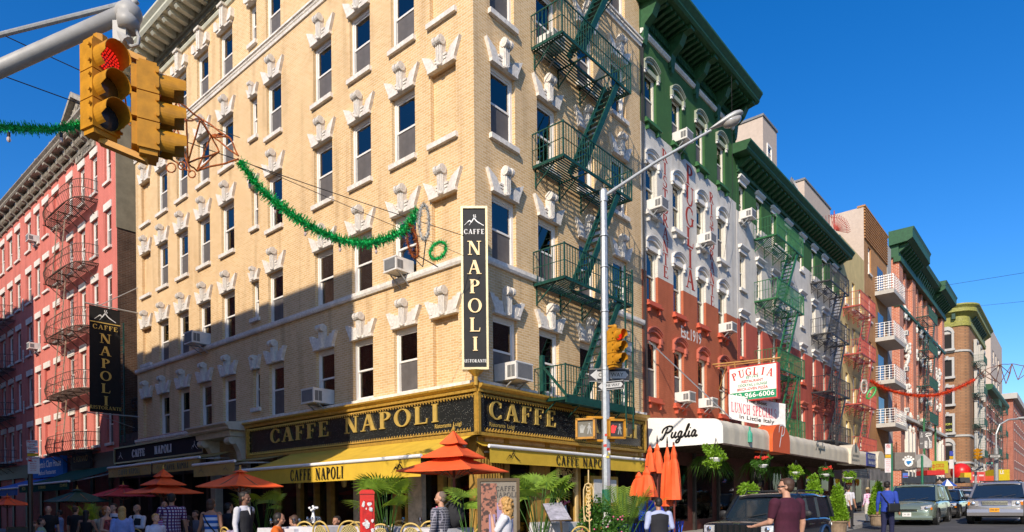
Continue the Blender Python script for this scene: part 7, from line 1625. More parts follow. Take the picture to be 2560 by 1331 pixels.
# hydrant
a = at(2062, 1331, 19.2); g = ground_at(a); T = Matrix.Translation((a.x, a.y, g)); t = thing('fire_hydrant', 'fire hydrant painted red below, white and green above between the conifers', 'hydrant', T)
m = MB(); m.lathe([(0.15, 0), (0.15, 0.06), (0.11, 0.08), (0.11, 0.3)], 16, 0, T); part('base', m, mat('hydrant_red', (0.55, 0.03, 0.02), 0.4), t, Matrix.Identity(4)); m = MB(); m.lathe([(0.11, 0.3), (0.11, 0.56), (0.14, 0.58), (0.14, 0.61), (0.10, 0.62)], 16, 0, T); m.tube([(a.x-0.19, a.y, g+0.46), (a.x+0.19, a.y, g+0.46)], 0.05, 10); part('barrel', m, M_white, t, Matrix.Identity(4)); m = MB(); m.lathe([(0.12, 0.62), (0.11, 0.70), (0.05, 0.78), (0.03, 0.79), (0.03, 0.84)], 16, 0, T); part('bonnet', m, mat('band_green', (0.008, 0.13, 0.07), 0.5, var=0.25), t, Matrix.Identity(4))
# ---------------------------------------------------------------- parking signs and street furniture
def signpost(px, top_y, dist, label, plates, post_px, post_col, post_top, width=0.03, side=0):
    a = at(post_px, post_top, dist); g = ground_at(a); t = thing('parking_sign', label, 'sign', Vector((a.x, a.y, g))); m = MB(); m.tube([(a.x, a.y, g), (a.x, a.y, a.z)], width, 8); part('post', m, post_col, t, Matrix.Identity(4))
    for (x0, y0, x1, y1, colr, kind) in plates:
        c0 = at(x0, y1, dist-0.06); c1 = at(x1, y0, dist-0.06); m = MB(); m.box(c0.x, c1.x, c0.y-0.006, c0.y+0.006, c0.z, c1.z); o = part('plate', m, colr, t, Matrix.Identity(4)); W_ = c1.x-c0.x; H_ = c1.z-c0.z; cx_ = (c0.x+c1.x)/2; y_ = c0.y-0.009
        l = MB()
        if kind == 'no': 
            l.box(c0.x+0.012, c0.x+W_*0.36, y_+0.001, y_+0.002, c1.z-H_*0.42 if H_ < 0.3 else c1.z-W_*0.42, c1.z-0.012); part('red_patch', l, mat('sign_red', (0.52, 0.02, 0.02), 0.5), o, Matrix.Identity(4)); l = MB(); addtext(l, 'NO', W_*0.26, c0.x+W_*0.19, c1.z-0.012-W_*0.15, y_, wmax=W_*0.3, bold=True); part('patch_letters', l, M_white, o, Matrix.Identity(4))
            l = MB(); addtext(l, 'PARKING', W_*0.16, c0.x+W_*0.67, c1.z-W_*0.16, y_, wmax=W_*0.55, bold=True); rows_ = ['ANYTIME', '<->'] if H_ < 0.35 else ['8AM - 7PM', 'MONDAY', 'THRU', 'SATURDAY', '<->']
            for i, s in enumerate(rows_): addtext(l, s, W_*0.15, cx_, c1.z-W_*0.42-(i)*(H_-W_*0.5)/len(rows_), y_, wmax=W_*0.55, bold=True)
            part('letters', l, mat('sign_red', (0.52, 0.02, 0.02), 0.5), o, Matrix.Identity(4))
        elif kind == 'p': l.tube([(cx_+W_*0.3*math.cos(q), y_, c1.z-W_*0.42+W_*0.3*math.sin(q)) for q in [i*0.45 for i in range(15)]], W_*0.035, 5); l.bar((cx_-W_*0.2, y_, c1.z-W_*0.2), (cx_+W_*0.2, y_, c1.z-W_*0.62), W_*0.05); addtext(l, 'P', W_*0.45, cx_, c1.z-W_*0.42, y_-0.003, bold=True); part('symbol', l, mat('sign_red', (0.52, 0.02, 0.02), 0.5), o, Matrix.Identity(4))
        elif kind == 'txt':
            for i in range(7): addtext(l, ['NO', 'STANDING', 'EXCEPT', 'TRUCKS', '7AM - 7PM', 'EXCEPT', 'SUNDAY'][i], W_*0.17, cx_, c1.z-H_*(0.1+0.13*i), y_, wmax=W_*0.65)
            part('letters', l, mat('sign_red', (0.52, 0.02, 0.02), 0.5), o, Matrix.Identity(4))
    return t
M_pw = mat('plate_white', (0.62, 0.58, 0.58), 0.5, var=0.06); M_py = mat('plate_yellow', (0.55, 0.33, 0.02), 0.5)
signpost(82, 1100, 14.0, 'stack of white NO PARKING plates on a dark post at the left', [(67, 1101, 94, 1117, M_pw, 'no'), (68, 1118, 95, 1133, M_pw, 'no'), (69, 1134, 96, 1141, M_py, ''), (70, 1142, 98, 1185, M_pw, 'no')], 75, M_black, 1102, 0.045)
signpost(2222, 1110, 24.0, 'tall white and yellow parking plates on a green post beside the man in blue', [(2213, 1110, 2227, 1136, M_pw, 'p'), (2213, 1137, 2227, 1145, M_py, ''), (2212, 1146, 2227, 1182, M_pw, 'txt')], 2229, mat('post_green', (0.01, 0.14, 0.07), 0.5), 1109, 0.035)
signpost(2380, 1128, 38.0, 'narrow blue, yellow and white bus stop plates on a distant dark post', [(2374, 1128, 2383, 1140, mat('plate_blue', (0.05, 0.07, 0.35), 0.5), ''), (2374, 1141, 2383, 1148, M_py, ''), (2373, 1149, 2383, 1172, M_pw, '')], 2383, M_steel, 1110, 0.04)
signpost(2305, 1140, 30, 'plain green post with the back of a plate in front of the grey awning', [], 2305, mat('post_green', (0.01, 0.14, 0.07), 0.5), 1140, 0.05)
# ---------------------------------------------------------------- people
def evalmods(ob):
    dg = bpy.context.evaluated_depsgraph_get(); dg.update(); me = bpy.data.meshes.new_from_object(ob.evaluated_get(dg)); return me
def fuse(mb, voxel, name, smooth=4, M=None):
    me = mb.mesh(name); fixn(me); o = bpy.data.objects.new('tmp', me); COL.objects.link(o)
    r = o.modifiers.new('r', 'REMESH'); r.mode = 'VOXEL'; r.voxel_size = voxel; r.use_smooth_shade = True
    if smooth: s = o.modifiers.new('s', 'SMOOTH'); s.iterations = smooth; s.factor = 0.5
    out = evalmods(o); bpy.data.objects.remove(o); bpy.data.meshes.remove(me); out.name = name; out.materials.clear()
    out.polygons.foreach_set('use_smooth', [True]*len(out.polygons)); return out
def caps(mb, p0, r0, p1, r1, n=10):
    p0 = Vector(p0); p1 = Vector(p1); d = (p1-p0); L = d.length
    if L < 1e-5: return
    d.normalize(); pts = []; rs = []
    for k in range(4): a = -PI/2+PI/2*k/3; pts.append(p0+d*r0*math.sin(a)); rs.append(max(r0*math.cos(a), r0*0.05))
    for k in range(4): a = PI/2*k/3; pts.append(p1+d*r1*math.sin(a)); rs.append(max(r1*math.cos(a), r1*0.05))
    mb.tube(pts, rs, n)
def lofty(mb, secs, n=18, infl=0.0):
    vs = [( (rx+infl)*math.cos(2*PI*k/n)*(1-0.0*z), yo+(ry+infl)*math.sin(2*PI*k/n), z) for z, rx, ry, yo in secs for k in range(n)]
    m_ = len(secs); mb.add(vs, [(i*n+k, i*n+(k+1) % n, (i+1)*n+(k+1) % n, (i+1)*n+k) for i in range(m_-1) for k in range(n)]+[tuple(range(n-1, -1, -1)), tuple((m_-1)*n+k for k in range(n))])
M_lskin = mat('light_skin', (0.50, 0.27, 0.18), 0.55, var=0.08); M_tskin = mat('tanned_skin', (0.36, 0.18, 0.11), 0.55, var=0.08); M_dskin = mat('brown_skin', (0.17, 0.085, 0.055), 0.55, var=0.08)
M_eye = mat('dark_eye', (0.02, 0.015, 0.012), 0.3)
ARMS = {'down': ((0.135, -0.01, 0.645), (0.150, 0.03, 0.50)), 'fwd': ((0.14, -0.01, 0.645), (0.10, 0.13, 0.60)), 'chin': ((0.105, 0.09, 0.655), (0.035, 0.115, 0.80)), 'hip': ((0.19, -0.04, 0.66), (0.115, 0.06, 0.58)), 'back': ((0.14, -0.05, 0.65), (0.13, -0.07, 0.50)), 'up': ((0.17, 0.05, 0.68), (0.12, 0.11, 0.82)), 'reach': ((0.16, 0.07, 0.68), (0.13, 0.20, 0.63)), 'out': ((0.155, 0.02, 0.66), (0.22, 0.05, 0.53)), 'cross': ((0.14, 0.05, 0.66), (-0.02, 0.11, 0.67))}
def person(label, px, top_y, dist, yaw, skin=None, hair=None, hairstyle='short', shirt=None, sleeves='short', legs=None, armL='down', armR='down', lean=0.0, female=False, turn=0.0, skirt=False, vest=None, tie=None, seated=False, walk=0.0, bare=False, glasses=False, beard=None, Hfix=None, strap=None, hat=None, fat=1.0, pave=False, shorts=False):
    a = at(px, top_y, dist); g = gz(a)+(0.12 if pave else -0.02)
    H = Hfix or max(1.45, min(1.92, a.z-g)); z0 = a.z-H if seated else g
    F = Matrix.Translation((a.x, a.y, z0)) @ Rz(yaw)
    t = thing('person', label, 'person', Matrix.Translation((a.x, a.y, g)) @ Rz(yaw)); skin = skin or M_lskin; near = dist < 16.5
    vx = 0.0085 if near else 0.012; S = Matrix.Scale(H, 4); ws = (0.93 if female else 1.0)*fat; cl = math.cos(lean); sl_ = math.sin(lean)
    def bend(p):                                  # lean the upper body forward from the hips
        x, y, z = p
        if z <= 0.53 or not lean: return Vector((x, y, z))
        dz = z-0.53; return Vector((x, y*cl+dz*sl_, 0.53+dz*cl-y*sl_))
    def done(mb, v, nm, mt, sm=4):
        mb.v = [bend(p)*H for p in mb.v]; me = fuse(mb, v, nm, sm); me.materials.append(mt); o = bpy.data.objects.new(nm, me); COL.objects.link(o); setw(o, t, F); return o
    ct, st = math.cos(turn), math.sin(turn)
    def hd(p): x, y, z = p; return (x*ct-y*st, x*st+y*ct, z)         # head turn
    tor = [(0.475, 0.062, 0.055, 0), (0.53, 0.090*ws, 0.064*fat, -0.004), (0.60, (0.074 if female else 0.084)*ws, 0.056*fat, 0.0), (0.66, 0.084*ws, 0.060*fat, 0.003), (0.73, 0.098*ws, 0.068*fat+(0.01 if female else 0), 0.004+(0.008 if female else 0)), (0.785, 0.104*ws, 0.060, -0.002), (0.818, 0.082*ws, 0.046, -0.005), (0.842, 0.036, 0.034, -0.004)]
    b = MB(); lofty(b, tor)
    caps(b, (0, -0.004, 0.82), 0.030, hd((0, 0.004, 0.885)), 0.029)
    hc = Vector(hd((0, 0.006, 0.935)))
    M3 = Rz(turn)
    hm = MB(); hm.ball((0, 0.002, 0.942), 0.043, 0.054, 0.054, 14, 10); hm.ball((0, 0.018, 0.905), 0.032, 0.036, 0.034, 12, 8); hm.ball((0, 0.046, 0.885), 0.014, 0.012, 0.012, 8, 6)
    hm.ball((0, 0.060, 0.918), 0.0075, 0.013, 0.012, 8, 6); hm.ball((0, 0.052, 0.938), 0.024, 0.010, 0.008, 8, 6)
    for s in (-1, 1): hm.ball((s*0.044, -0.002, 0.925), 0.006, 0.012, 0.018, 8, 6); hm.ball((s*0.026, 0.038, 0.912), 0.013, 0.014, 0.014, 8, 6)
    hm.ball((0, 0.053, 0.898), 0.014, 0.008, 0.006, 8, 6)
    b.add(hm.v, hm.f, 0, M3)
    L = {}
    for s, pose in ((-1, armL), (1, armR)):
        el, wr = ARMS[pose] if isinstance(pose, str) else pose
        sh = (s*0.108*ws, -0.004, 0.798); e = (s*el[0]*ws, el[1], el[2]); w_ = (s*wr[0]*ws, wr[1], wr[2]); L[s] = (sh, e, w_)
        caps(b, sh, 0.031*fat, e, 0.023); caps(b, e, 0.0235, w_, 0.0155)
        d = (Vector(w_)-Vector(e)).normalized(); sd = d.cross(Vector((0, 1, 0.2))).normalized(); nrm = sd.cross(d).normalized(); pc = Vector(w_)+d*0.022
        caps(b, Vector(w_)+sd*0.007, 0.0125, pc+d*0.018+sd*0.012, 0.0105); caps(b, Vector(w_)-sd*0.007, 0.0125, pc+d*0.018-sd*0.012, 0.0105)
        if near:
            for q in range(4):
                o_ = sd*(-0.016+0.0107*q); f0 = pc+d*0.024+o_; ln = (0.026, 0.031, 0.029, 0.022)[q]; f1 = f0+d*ln*0.6+nrm*0.004; f2 = f1+d*ln*0.45+nrm*0.014; caps(b, f0, 0.0058, f1, 0.0053, 6); caps(b, f1, 0.0053, f2, 0.0046, 6)
            th = Vector(w_)+d*0.012+sd*0.018*(-s); caps(b, th, 0.0065, th+d*0.018+sd*0.012*(-s)+nrm*0.006, 0.006, 6); caps(b, th+d*0.018+sd*0.012*(-s)+nrm*0.006, 0.006, th+d*0.036+sd*0.012*(-s)+nrm*0.012, 0.005, 6)
        else: caps(b, pc+d*0.02, 0.014, pc+d*0.045+nrm*0.01, 0.009)
    lg = {}
    for s in (-1, 1):
        if seated: hip, kn, an = (s*0.05, 0, 0.50), (s*0.065, 0.235, 0.51), (s*0.065, 0.24, 0.27)
        else: k = walk*s; hip, kn, an = (s*0.05, 0, 0.50), (s*0.052, 0.07*k+0.012, 0.285), (s*0.052, 0.16*k-0.02-(0.05*max(0, -k)), 0.045+0.05*max(0, -k))
        lg[s] = (hip, kn, an); caps(b, hip, 0.050, kn, 0.034); caps(b, kn, 0.033, an, 0.020); caps(b, an, 0.020, (an[0], an[1]+0.085, an[2]-0.025), 0.016)
    done(b, vx, 'body', skin, 3)
    if legs:
        m = MB(); lofty(m, [(0.465, 0.075, 0.062, 0), (0.50, 0.093*ws, 0.070*fat, -0.003), (0.545, 0.093*ws, 0.068*fat, -0.003), (0.575, 0.086*ws, 0.064*fat, 0)])
        if skirt: lofty(m, [(0.26, 0.13, 0.10, 0), (0.40, 0.115, 0.085, 0), (0.50, 0.096, 0.073, 0), (0.56, 0.08, 0.062, 0)])
        else:
            for s in (-1, 1):
                hip, kn, an = lg[s]; caps(m, hip, 0.056, kn, 0.042)
                if not shorts: caps(m, kn, 0.041, (an[0], an[1], an[2]+0.01), 0.031)
        done(m, 0.014, 'skirt' if skirt else 'trousers', legs)
    m = MB()
    for s in (-1, 1):
        an = lg[s][2]; caps(m, (an[0], an[1]-0.012, an[2]-0.018), 0.026, (an[0], an[1]+0.085, an[2]-0.026), 0.023)
    done(m, 0.012, 'shoes', M_black)
    if shirt:
        m = MB(); secs = [(z, rx+0.008, ry+0.008, yo) for z, rx, ry, yo in tor if z >= 0.53]; secs[0] = (0.495, 0.098*ws, 0.074*fat, -0.003)
        if bare: secs = [(z, rx*1.0, ry, yo) for z, rx, ry, yo in secs if z < 0.80]+[(0.80, 0.070, 0.045, 0)]
        else: secs[-1] = (0.845, 0.042, 0.040, -0.004)
        lofty(m, secs)
        if not bare:
            for s in (-1, 1):
                sh, e, w_ = L[s]; mid = Vector(sh).lerp(Vector(e), 0.72 if sleeves == 'short' else 1.0); caps(m, sh, 0.038*fat, mid, 0.031)
                if sleeves == 'long': caps(m, e, 0.029, Vector(e).lerp(Vector(w_), 0.93), 0.021)
                if sleeves == 'rolled': caps(m, e, 0.033, Vector(e).lerp(Vector(w_), 0.4), 0.029)
        done(m, 0.011 if near else 0.014, 'shirt', shirt)
    if vest:
        m = MB(); lofty(m, [(z, rx+0.014, ry+0.014, yo) for z, rx, ry, yo in tor if 0.5 < z < 0.80]+[(0.812, 0.062, 0.052, -0.008)]); done(m, 0.012, 'vest', vest)
        m = MB(); m.prism([(-0.03, 0.825), (0.03, 0.825), (0.0, 0.70)], 0.062, 0.088); m.v = [bend(p)*H for p in m.v]; part('shirt_front', m, shirt or M_white, t, F)
    if tie: m = MB(); m.prism([(-0.008, 0.83), (0.008, 0.83), (0.012, 0.72), (0, 0.70), (-0.012, 0.72)], 0.06, 0.092); m.v = [bend(p)*H for p in m.v]; part('tie', m, tie, t, F)
    if strap: m = MB(); m.tube([(-0.085, 0.05, 0.80), (0.0, 0.082, 0.68), (0.095, 0.05, 0.55), (0.095, -0.05, 0.55), (0.0, -0.085, 0.68), (-0.085, -0.05, 0.80), (-0.085, 0.05, 0.80)], 0.009, 6); m.v = [bend(p)*H for p in m.v]; part('shoulder_strap', m, strap, t, F)
    if hair:
        h = MB(); 
        if hairstyle == 'short': h.ball((0, -0.010, 0.952), 0.0475, 0.053, 0.050, 14, 10); h.ball((0, -0.022, 0.925), 0.043, 0.036, 0.040, 12, 8); h.ball((0, 0.028, 0.982), 0.030, 0.022, 0.014, 10, 6)
        elif hairstyle == 'stubble': h.ball((0, -0.008, 0.946), 0.0445, 0.0515, 0.0525, 14, 10); h.ball((0, -0.02, 0.92), 0.040, 0.034, 0.036, 12, 8)
        elif hairstyle == 'bob': h.ball((0, -0.012, 0.945), 0.052, 0.056, 0.056, 14, 10); h.ball((0, -0.022, 0.90), 0.050, 0.040, 0.05, 12, 8)
        elif hairstyle == 'curly':
            r_ = random.Random(3); h.ball((0, -0.012, 0.948), 0.053, 0.056, 0.052, 14, 10)
            for k in range(110): an = r_.uniform(0.88*PI, 2.12*PI); zz = r_.uniform(0.785, 0.975); rr_ = 0.044+0.016*r_.random(); h.ball((rr_*math.cos(an), -0.014+rr_*math.sin(an), zz), 0.0155, n=8, m=5)
        elif hairstyle == 'long': h.ball((0, -0.010, 0.950), 0.050, 0.056, 0.054, 14, 10); h.ball((0, -0.032, 0.87), 0.052, 0.034, 0.10, 12, 10); h.ball((0, -0.040, 0.79), 0.046, 0.024, 0.09, 12, 8)
        elif hairstyle == 'fringe': h.ball((0, -0.012, 0.950), 0.048, 0.055, 0.055, 14, 10)
        hh = MB(); hh.add(h.v, h.f, 0, M3); done(hh, 0.010, 'hair', hair, 1)
    if beard: h = MB(); h.ball((0, 0.026, 0.893), 0.0335, 0.0335, 0.024, 12, 8); hh = MB(); hh.add(h.v, h.f, 0, M3); done(hh, 0.010, 'beard', beard, 2)
    e = MB()
    for s in (-1, 1): e.ball((s*0.0165, 0.0535, 0.930), 0.0065, 0.004, 0.0035, 8, 6)
    e2 = MB(); e2.add([bend(M3 @ Vector(p))*H for p in e.v], e.f); part('eyes', e2, M_eye, t, F)
    if glasses: e = MB(); e.box(-0.04, 0.04, 0.058, 0.064, 0.924, 0.940); e.box(-0.048, -0.043, -0.01, 0.06, 0.931, 0.937); e.box(0.043, 0.048, -0.01, 0.06, 0.931, 0.937); e2 = MB(); e2.add([bend(M3 @ Vector(p))*H for p in e.v], e.f); part('sunglasses', e2, M_black, t, F)
    if hat: e = MB(); e.lathe([(0.085, 0.962), (0.086, 0.968), (0.048, 0.972), (0.046, 1.01), (0.03, 1.02)], 18); e2 = MB(); e2.add([bend(M3 @ Vector(p))*H for p in e.v], e.f); part('sun_hat', e2, hat, t, F)
    return t, F, H
def cloth(n, c, **k): return mat(n, c, 0.88, var=0.12, scale=10, bump=0.25, **k)
M_hb = mat('black_hair', (0.015, 0.012, 0.01), 0.6); M_hbr = mat('brown_hair', (0.06, 0.03, 0.018), 0.6); M_hbl = mat('blond_hair', (0.46, 0.26, 0.08), 0.55, var=0.3, scale=40); M_hrd = mat('ginger_hair', (0.34, 0.11, 0.025), 0.55, var=0.25, scale=40); M_hgr = mat('grey_stubble', (0.15, 0.11, 0.09), 0.8)
M_csw = cloth('white_shirt_cloth', (0.50, 0.50, 0.54)); M_cvest = cloth('black_vest_cloth', (0.016, 0.016, 0.02)); M_ctr = cloth('black_trouser_cloth', (0.014, 0.014, 0.018)); M_blue = cloth('blue_denim', (0.05, 0.09, 0.2)); M_navy = cloth('navy_cloth', (0.012, 0.014, 0.05))
FACE_R, FACE_L, FACE_C, BACK = -PI/2, PI/2, PI, 0.0
person('waiter in white shirt and black vest standing in sun beside the striped woman', 611, 1229, 13.3, -1.9, M_dskin, M_hb, 'short', M_csw, 'long', M_ctr, vest=M_cvest, tie=M_black, armR='down', armL='back', turn=0.35)
person('bearded man in grey plaid shirt with sunglasses on his head, wearing a backpack', 1103, 1228, 11.4, 1.05, M_lskin, M_hgr, 'stubble', plaid('grey_plaid', (0.055, 0.055, 0.075), (0.30, 0.29, 0.33), (0.26, 0.25, 0.3), 0.045, 0.22), 'rolled', M_navy, armL='down', armR='down', beard=mat('ginger_beard', (0.26, 0.10, 0.04), 0.8), turn=0.35, fat=1.08)
a = at(1138, 1282, 11.55); t = thing('backpack', 'black backpack worn by the man in grey plaid', 'backpack', a); m = MB(); m.ball(a, 0.15, 0.19, 0.27, 14, 10); m.ball(a+Vector((0.05, -0.03, -0.07)), 0.13, 0.15, 0.15, 12, 8); m.tube([a+Vector((-0.04, -0.12, 0.22)), a+Vector((-0.16, -0.16, 0.12)), a+Vector((-0.14, -0.14, -0.18))], 0.022, 8); me = fuse(m, 0.014, 'pack_body'); me.materials.append(cloth('black_nylon', (0.022, 0.022, 0.026))); part('pack_body', me, [], t, Matrix.Identity(4))
person('woman with curly blond hair in white tee shirt holding her chin by the menu board', 1262, 1241, 9.8, 1.5, M_lskin, M_hbl, 'curly', cloth('white_tee', (0.60, 0.59, 0.62)), 'short', M_blue, armL='chin', armR='down', female=True, turn=-0.15)
person('man with dark hair and sunglasses in maroon tee shirt standing before the parked off-roader', 1966, 1195, 9.4, 0.45, M_lskin, M_hbr, 'short', cloth('maroon_tee', (0.050, 0.007, 0.020)), 'short', M_navy, armL=((0.13, 0.02, 0.655), (0.13, 0.17, 0.62)), armR='down', glasses=True, fat=1.22, turn=0.65)
person('waiter seen from behind in black vest beside the orange folded umbrellas', 1648, 1243, 12.0, 0.1, M_tskin, M_hb, 'stubble', cloth('pale_blue_shirt', (0.36, 0.40, 0.58)), 'long', M_ctr, vest=M_cvest, armL='fwd', armR='fwd', lean=0.08, fat=1.1)
person('man in blue shirt with black shoulder bag walking up the road at the right', 2218, 1203, 19.6, -0.75, M_tskin, M_hb, 'short', cloth('royal_blue_shirt', (0.022, 0.055, 0.33)), 'long', M_navy, armL='down', armR='down', strap=M_black, walk=0.3, fat=1.05)
a = at(2234, 1269, 19.3); t = thing('shoulder_bag', 'black shoulder bag at the hip of the man in blue', 'bag', a); m = MB(); m.box(-0.17, 0.17, -0.05, 0.05, -0.14, 0.12, 0, Matrix.Translation(a)); me = fuse(m, 0.02, 'bag_body'); me.materials.append(M_black); part('bag_body', me, [], t, Matrix.Identity(4))
person('woman in white top and black leggings walking past the middle conifer', 2110, 1217, 24.0, -0.9, M_tskin, M_hb, 'long', cloth('white_print_top', (0.5, 0.46, 0.44)), 'short', M_ctr, walk=1.0, female=True, shorts=True, pave=True)
person('person in white shirt just ahead of the woman with black leggings', 2121, 1214, 25.5, -0.9, M_tskin, M_hb, 'short', M_csw, 'short', M_ctr, walk=0.5, pave=True)
person('woman in straw hat and pink plaid shirt standing on the far pavement', 2169, 1228, 28.0, 0.3, M_tskin, M_hbr, 'bob', plaid('pink_plaid', (0.55, 0.35, 0.45), (0.45, 0.1, 0.3), (0.6, 0.5, 0.6), 0.08, 0.4), 'long', cloth('cream_trousers', (0.5, 0.47, 0.42)), female=True, hat=mat('straw', (0.5, 0.38, 0.2), 0.8), pave=True)
person('tall man in red and white plaid shirt walking away among the crowd', 429, 1233, 15.2, 0.35, M_tskin, M_hb, 'short', plaid('red_plaid', (0.42, 0.36, 0.42), (0.14, 0.015, 0.05), (0.05, 0.01, 0.08), 0.07, 0.42), 'short', M_ctr, armL='out', armR='down', fat=1.1)
person('woman seen from behind in blue and white striped top', 528, 1247, 14.6, -0.1, M_tskin, M_hbr, 'bob', plaid('blue_stripe', (0.56, 0.58, 0.68), (0.02, 0.10, 0.38), (0, 0, 0), 0.13, 0.5, True), 'short', M_blue, bare=True, female=True, armL='out', armR='down', strap=M_black, fat=1.08)
person('boy with fair hair in white printed tee among the crowd', 389, 1276, 13.6, -2.1, M_lskin, M_hbl, 'short', cloth('white_print_tee', (0.45, 0.45, 0.55)), 'short', M_blue, Hfix=1.42)
person('girl in pink striped top half hidden by the man in red plaid', 407, 1275, 16.2, 2.6, M_lskin, M_hbr, 'bob', plaid('pink_stripe', (0.5, 0.4, 0.5), (0.5, 0.05, 0.25), (0, 0, 0), 0.05, 0.5, True), 'short', M_navy, female=True, Hfix=1.45)
person('bald waiter in white shirt, tie and black vest behind the cane chair', 343, 1269, 16.0, 2.9, M_tskin, None, 'short', M_csw, 'long', M_ctr, vest=M_cvest, tie=M_black, armL='cross', armR='cross', Hfix=1.62)
person('woman with very long fair hair in pale blue shirt, back turned', 305, 1266, 14.6, 0.5, M_lskin, M_hbl, 'long', cloth('pale_blue_blouse', (0.22, 0.28, 0.55)), 'long', cloth('red_shorts', (0.4, 0.03, 0.03)), female=True, shorts=True)
person('dark haired waiter in black vest facing the two women at the left', 284, 1259, 17.2, 3.0, M_lskin, M_hb, 'short', M_csw, 'long', M_ctr, vest=M_cvest, tie=M_navy)
person('woman with ginger hair in a flowered dress holding a black purse', 266, 1265, 16.0, -1.5, M_lskin, M_hrd, 'bob', mat('flowered_cloth', (0.26, 0.05, 0.05), 0.85, var=0.9, scale=25), 'short', mat('flowered_cloth', (0.26, 0.05, 0.05), 0.85), armL='fwd', armR='fwd', female=True, bare=True, skirt=True)
person('woman with black hair and black tank top seen from behind at the left', 216, 1280, 17.5, 0.1, M_tskin, M_hb, 'long', cloth('black_tank', (0.015, 0.014, 0.016)), 'short', M_ctr, armL='out', armR='out', female=True, bare=True, Hfix=1.5)
person('man in black tee shirt with back turned at the far left', 189, 1275, 18.4, -0.1, M_lskin, M_hbr, 'stubble', cloth('black_tee', (0.014, 0.014, 0.016)), 'short', M_navy, Hfix=1.62)
person('bald man in black tee shirt and jeans facing right at the far left', 121, 1265, 19.0, -2.5, M_lskin, M_hgr, 'stubble', cloth('black_tee', (0.014, 0.014, 0.016)), 'short', M_blue)
person('man in light blue shirt with folded arms behind the two men in black', 149, 1278, 20.5, 2.0, M_dskin, M_hb, 'short', cloth('light_blue_shirt', (0.20, 0.28, 0.50)), 'long', M_ctr, armL='cross', armR='cross', Hfix=1.5)
person('woman in orange tee shirt sitting at the long white table', 684, 1281, 12.4, -1.4, M_tskin, M_hb, 'bob', cloth('orange_tee', (0.62, 0.12, 0.01)), 'short', M_navy, armL='reach', armR='reach', seated=True, female=True, lean=0.15, Hfix=1.65)
person('dark clothed diner leaning over the right end of the long table', 757, 1284, 13.2, 1.3, M_tskin, M_hbr, 'short', cloth('dark_red_top', (0.10, 0.015, 0.02)), 'long', M_navy, armL='reach', armR='reach', seated=True, lean=0.3, Hfix=1.68)
person('seated guest in lilac shirt behind the standing waiter', 595, 1292, 14.0, 0.4, M_tskin, M_hb, 'short', cloth('lilac_shirt', (0.26, 0.22, 0.32)), 'short', M_navy, seated=True, Hfix=1.65)
person('man in black jacket standing in the shade behind the waiter', 572, 1262, 15.2, -0.6, M_tskin, M_hb, 'short', M_cvest, 'long', M_ctr, Hfix=1.62)
person('seated diner in grey at the dark window behind the striped woman', 489, 1276, 17.5, 2.8, M_tskin, M_hb, 'short', cloth('grey_top', (0.10, 0.10, 0.12)), 'short', M_navy, seated=True, Hfix=1.65)
person('seated person in pale shirt at the far left edge table', 84, 1302, 18.0, -2.4, M_lskin, M_hbr, 'short', cloth('light_blue_shirt', (0.20, 0.28, 0.50)), 'short', M_navy, seated=True, Hfix=1.6, lean=0.25)
person('man with grey cap lifting a phone to his face behind the man in red plaid', 411, 1248, 17.2, -2.6, M_tskin, M_hgr, 'stubble', cloth('dark_red_top', (0.10, 0.015, 0.02)), 'short', M_navy, armL='up', armR='down', Hfix=1.68)
person('person in beige coat standing behind the woman with ginger hair', 256, 1279, 17.8, 0.3, M_tskin, M_hbr, 'bob', cloth('beige_coat', (0.42, 0.36, 0.26)), 'long', M_navy, Hfix=1.5)
person('woman in dark dress sitting between the plaid man and the striped woman', 470, 1290, 16.4, 2.2, M_lskin, M_hb, 'long', cloth('dark_dress', (0.03, 0.02, 0.03)), 'short', M_navy, seated=True, female=True, Hfix=1.6)
person('diner in pale green shirt sitting behind the far left table', 103, 1296, 18.6, -1.2, M_lskin, M_hbr, 'short', cloth('pale_green_shirt', (0.25, 0.42, 0.3)), 'short', M_navy, seated=True, Hfix=1.6)
person('man in dark jacket reading at the table behind the newspaper box', 842, 1290, 14.4, 2.6, M_tskin, M_hb, 'short', cloth('brown_jacket', (0.07, 0.045, 0.03)), 'long', M_navy, seated=True, armL='fwd', armR='fwd', Hfix=1.66)
# ---------------------------------------------------------------- cars
M_tyre = mat('tyre_rubber', (0.018, 0.018, 0.019), 0.85, var=0.1); M_rim = mat('alloy_wheel', (0.5, 0.5, 0.5), 0.3, 0.8, var=0.05); M_cglass = mat('car_glass', (0.012, 0.02, 0.03), 0.04, var=0.0, spec=0.9, coat=1.0); M_chrome = mat('chrome', (0.7, 0.7, 0.72), 0.12, 0.95, var=0.0); M_lampg = mat('headlamp_glass', (0.55, 0.55, 0.55), 0.08, 0.3, var=0.3, scale=20, coat=1.0); M_plastic = mat('black_plastic', (0.02, 0.02, 0.022), 0.6, var=0.1); M_amber = mat('amber_lens', (0.6, 0.18, 0.01), 0.2, var=0.1)
def subd(mb, name, lvl=2):
    me = mb.mesh(name); fixn(me); o = bpy.data.objects.new('tmp', me); COL.objects.link(o); s = o.modifiers.new('s', 'SUBSURF'); s.levels = lvl; s.render_levels = lvl; out = evalmods(o); bpy.data.objects.remove(o); bpy.data.meshes.remove(me); out.name = name; out.materials.clear(); out.polygons.foreach_set('use_smooth', [True]*len(out.polygons)); return out
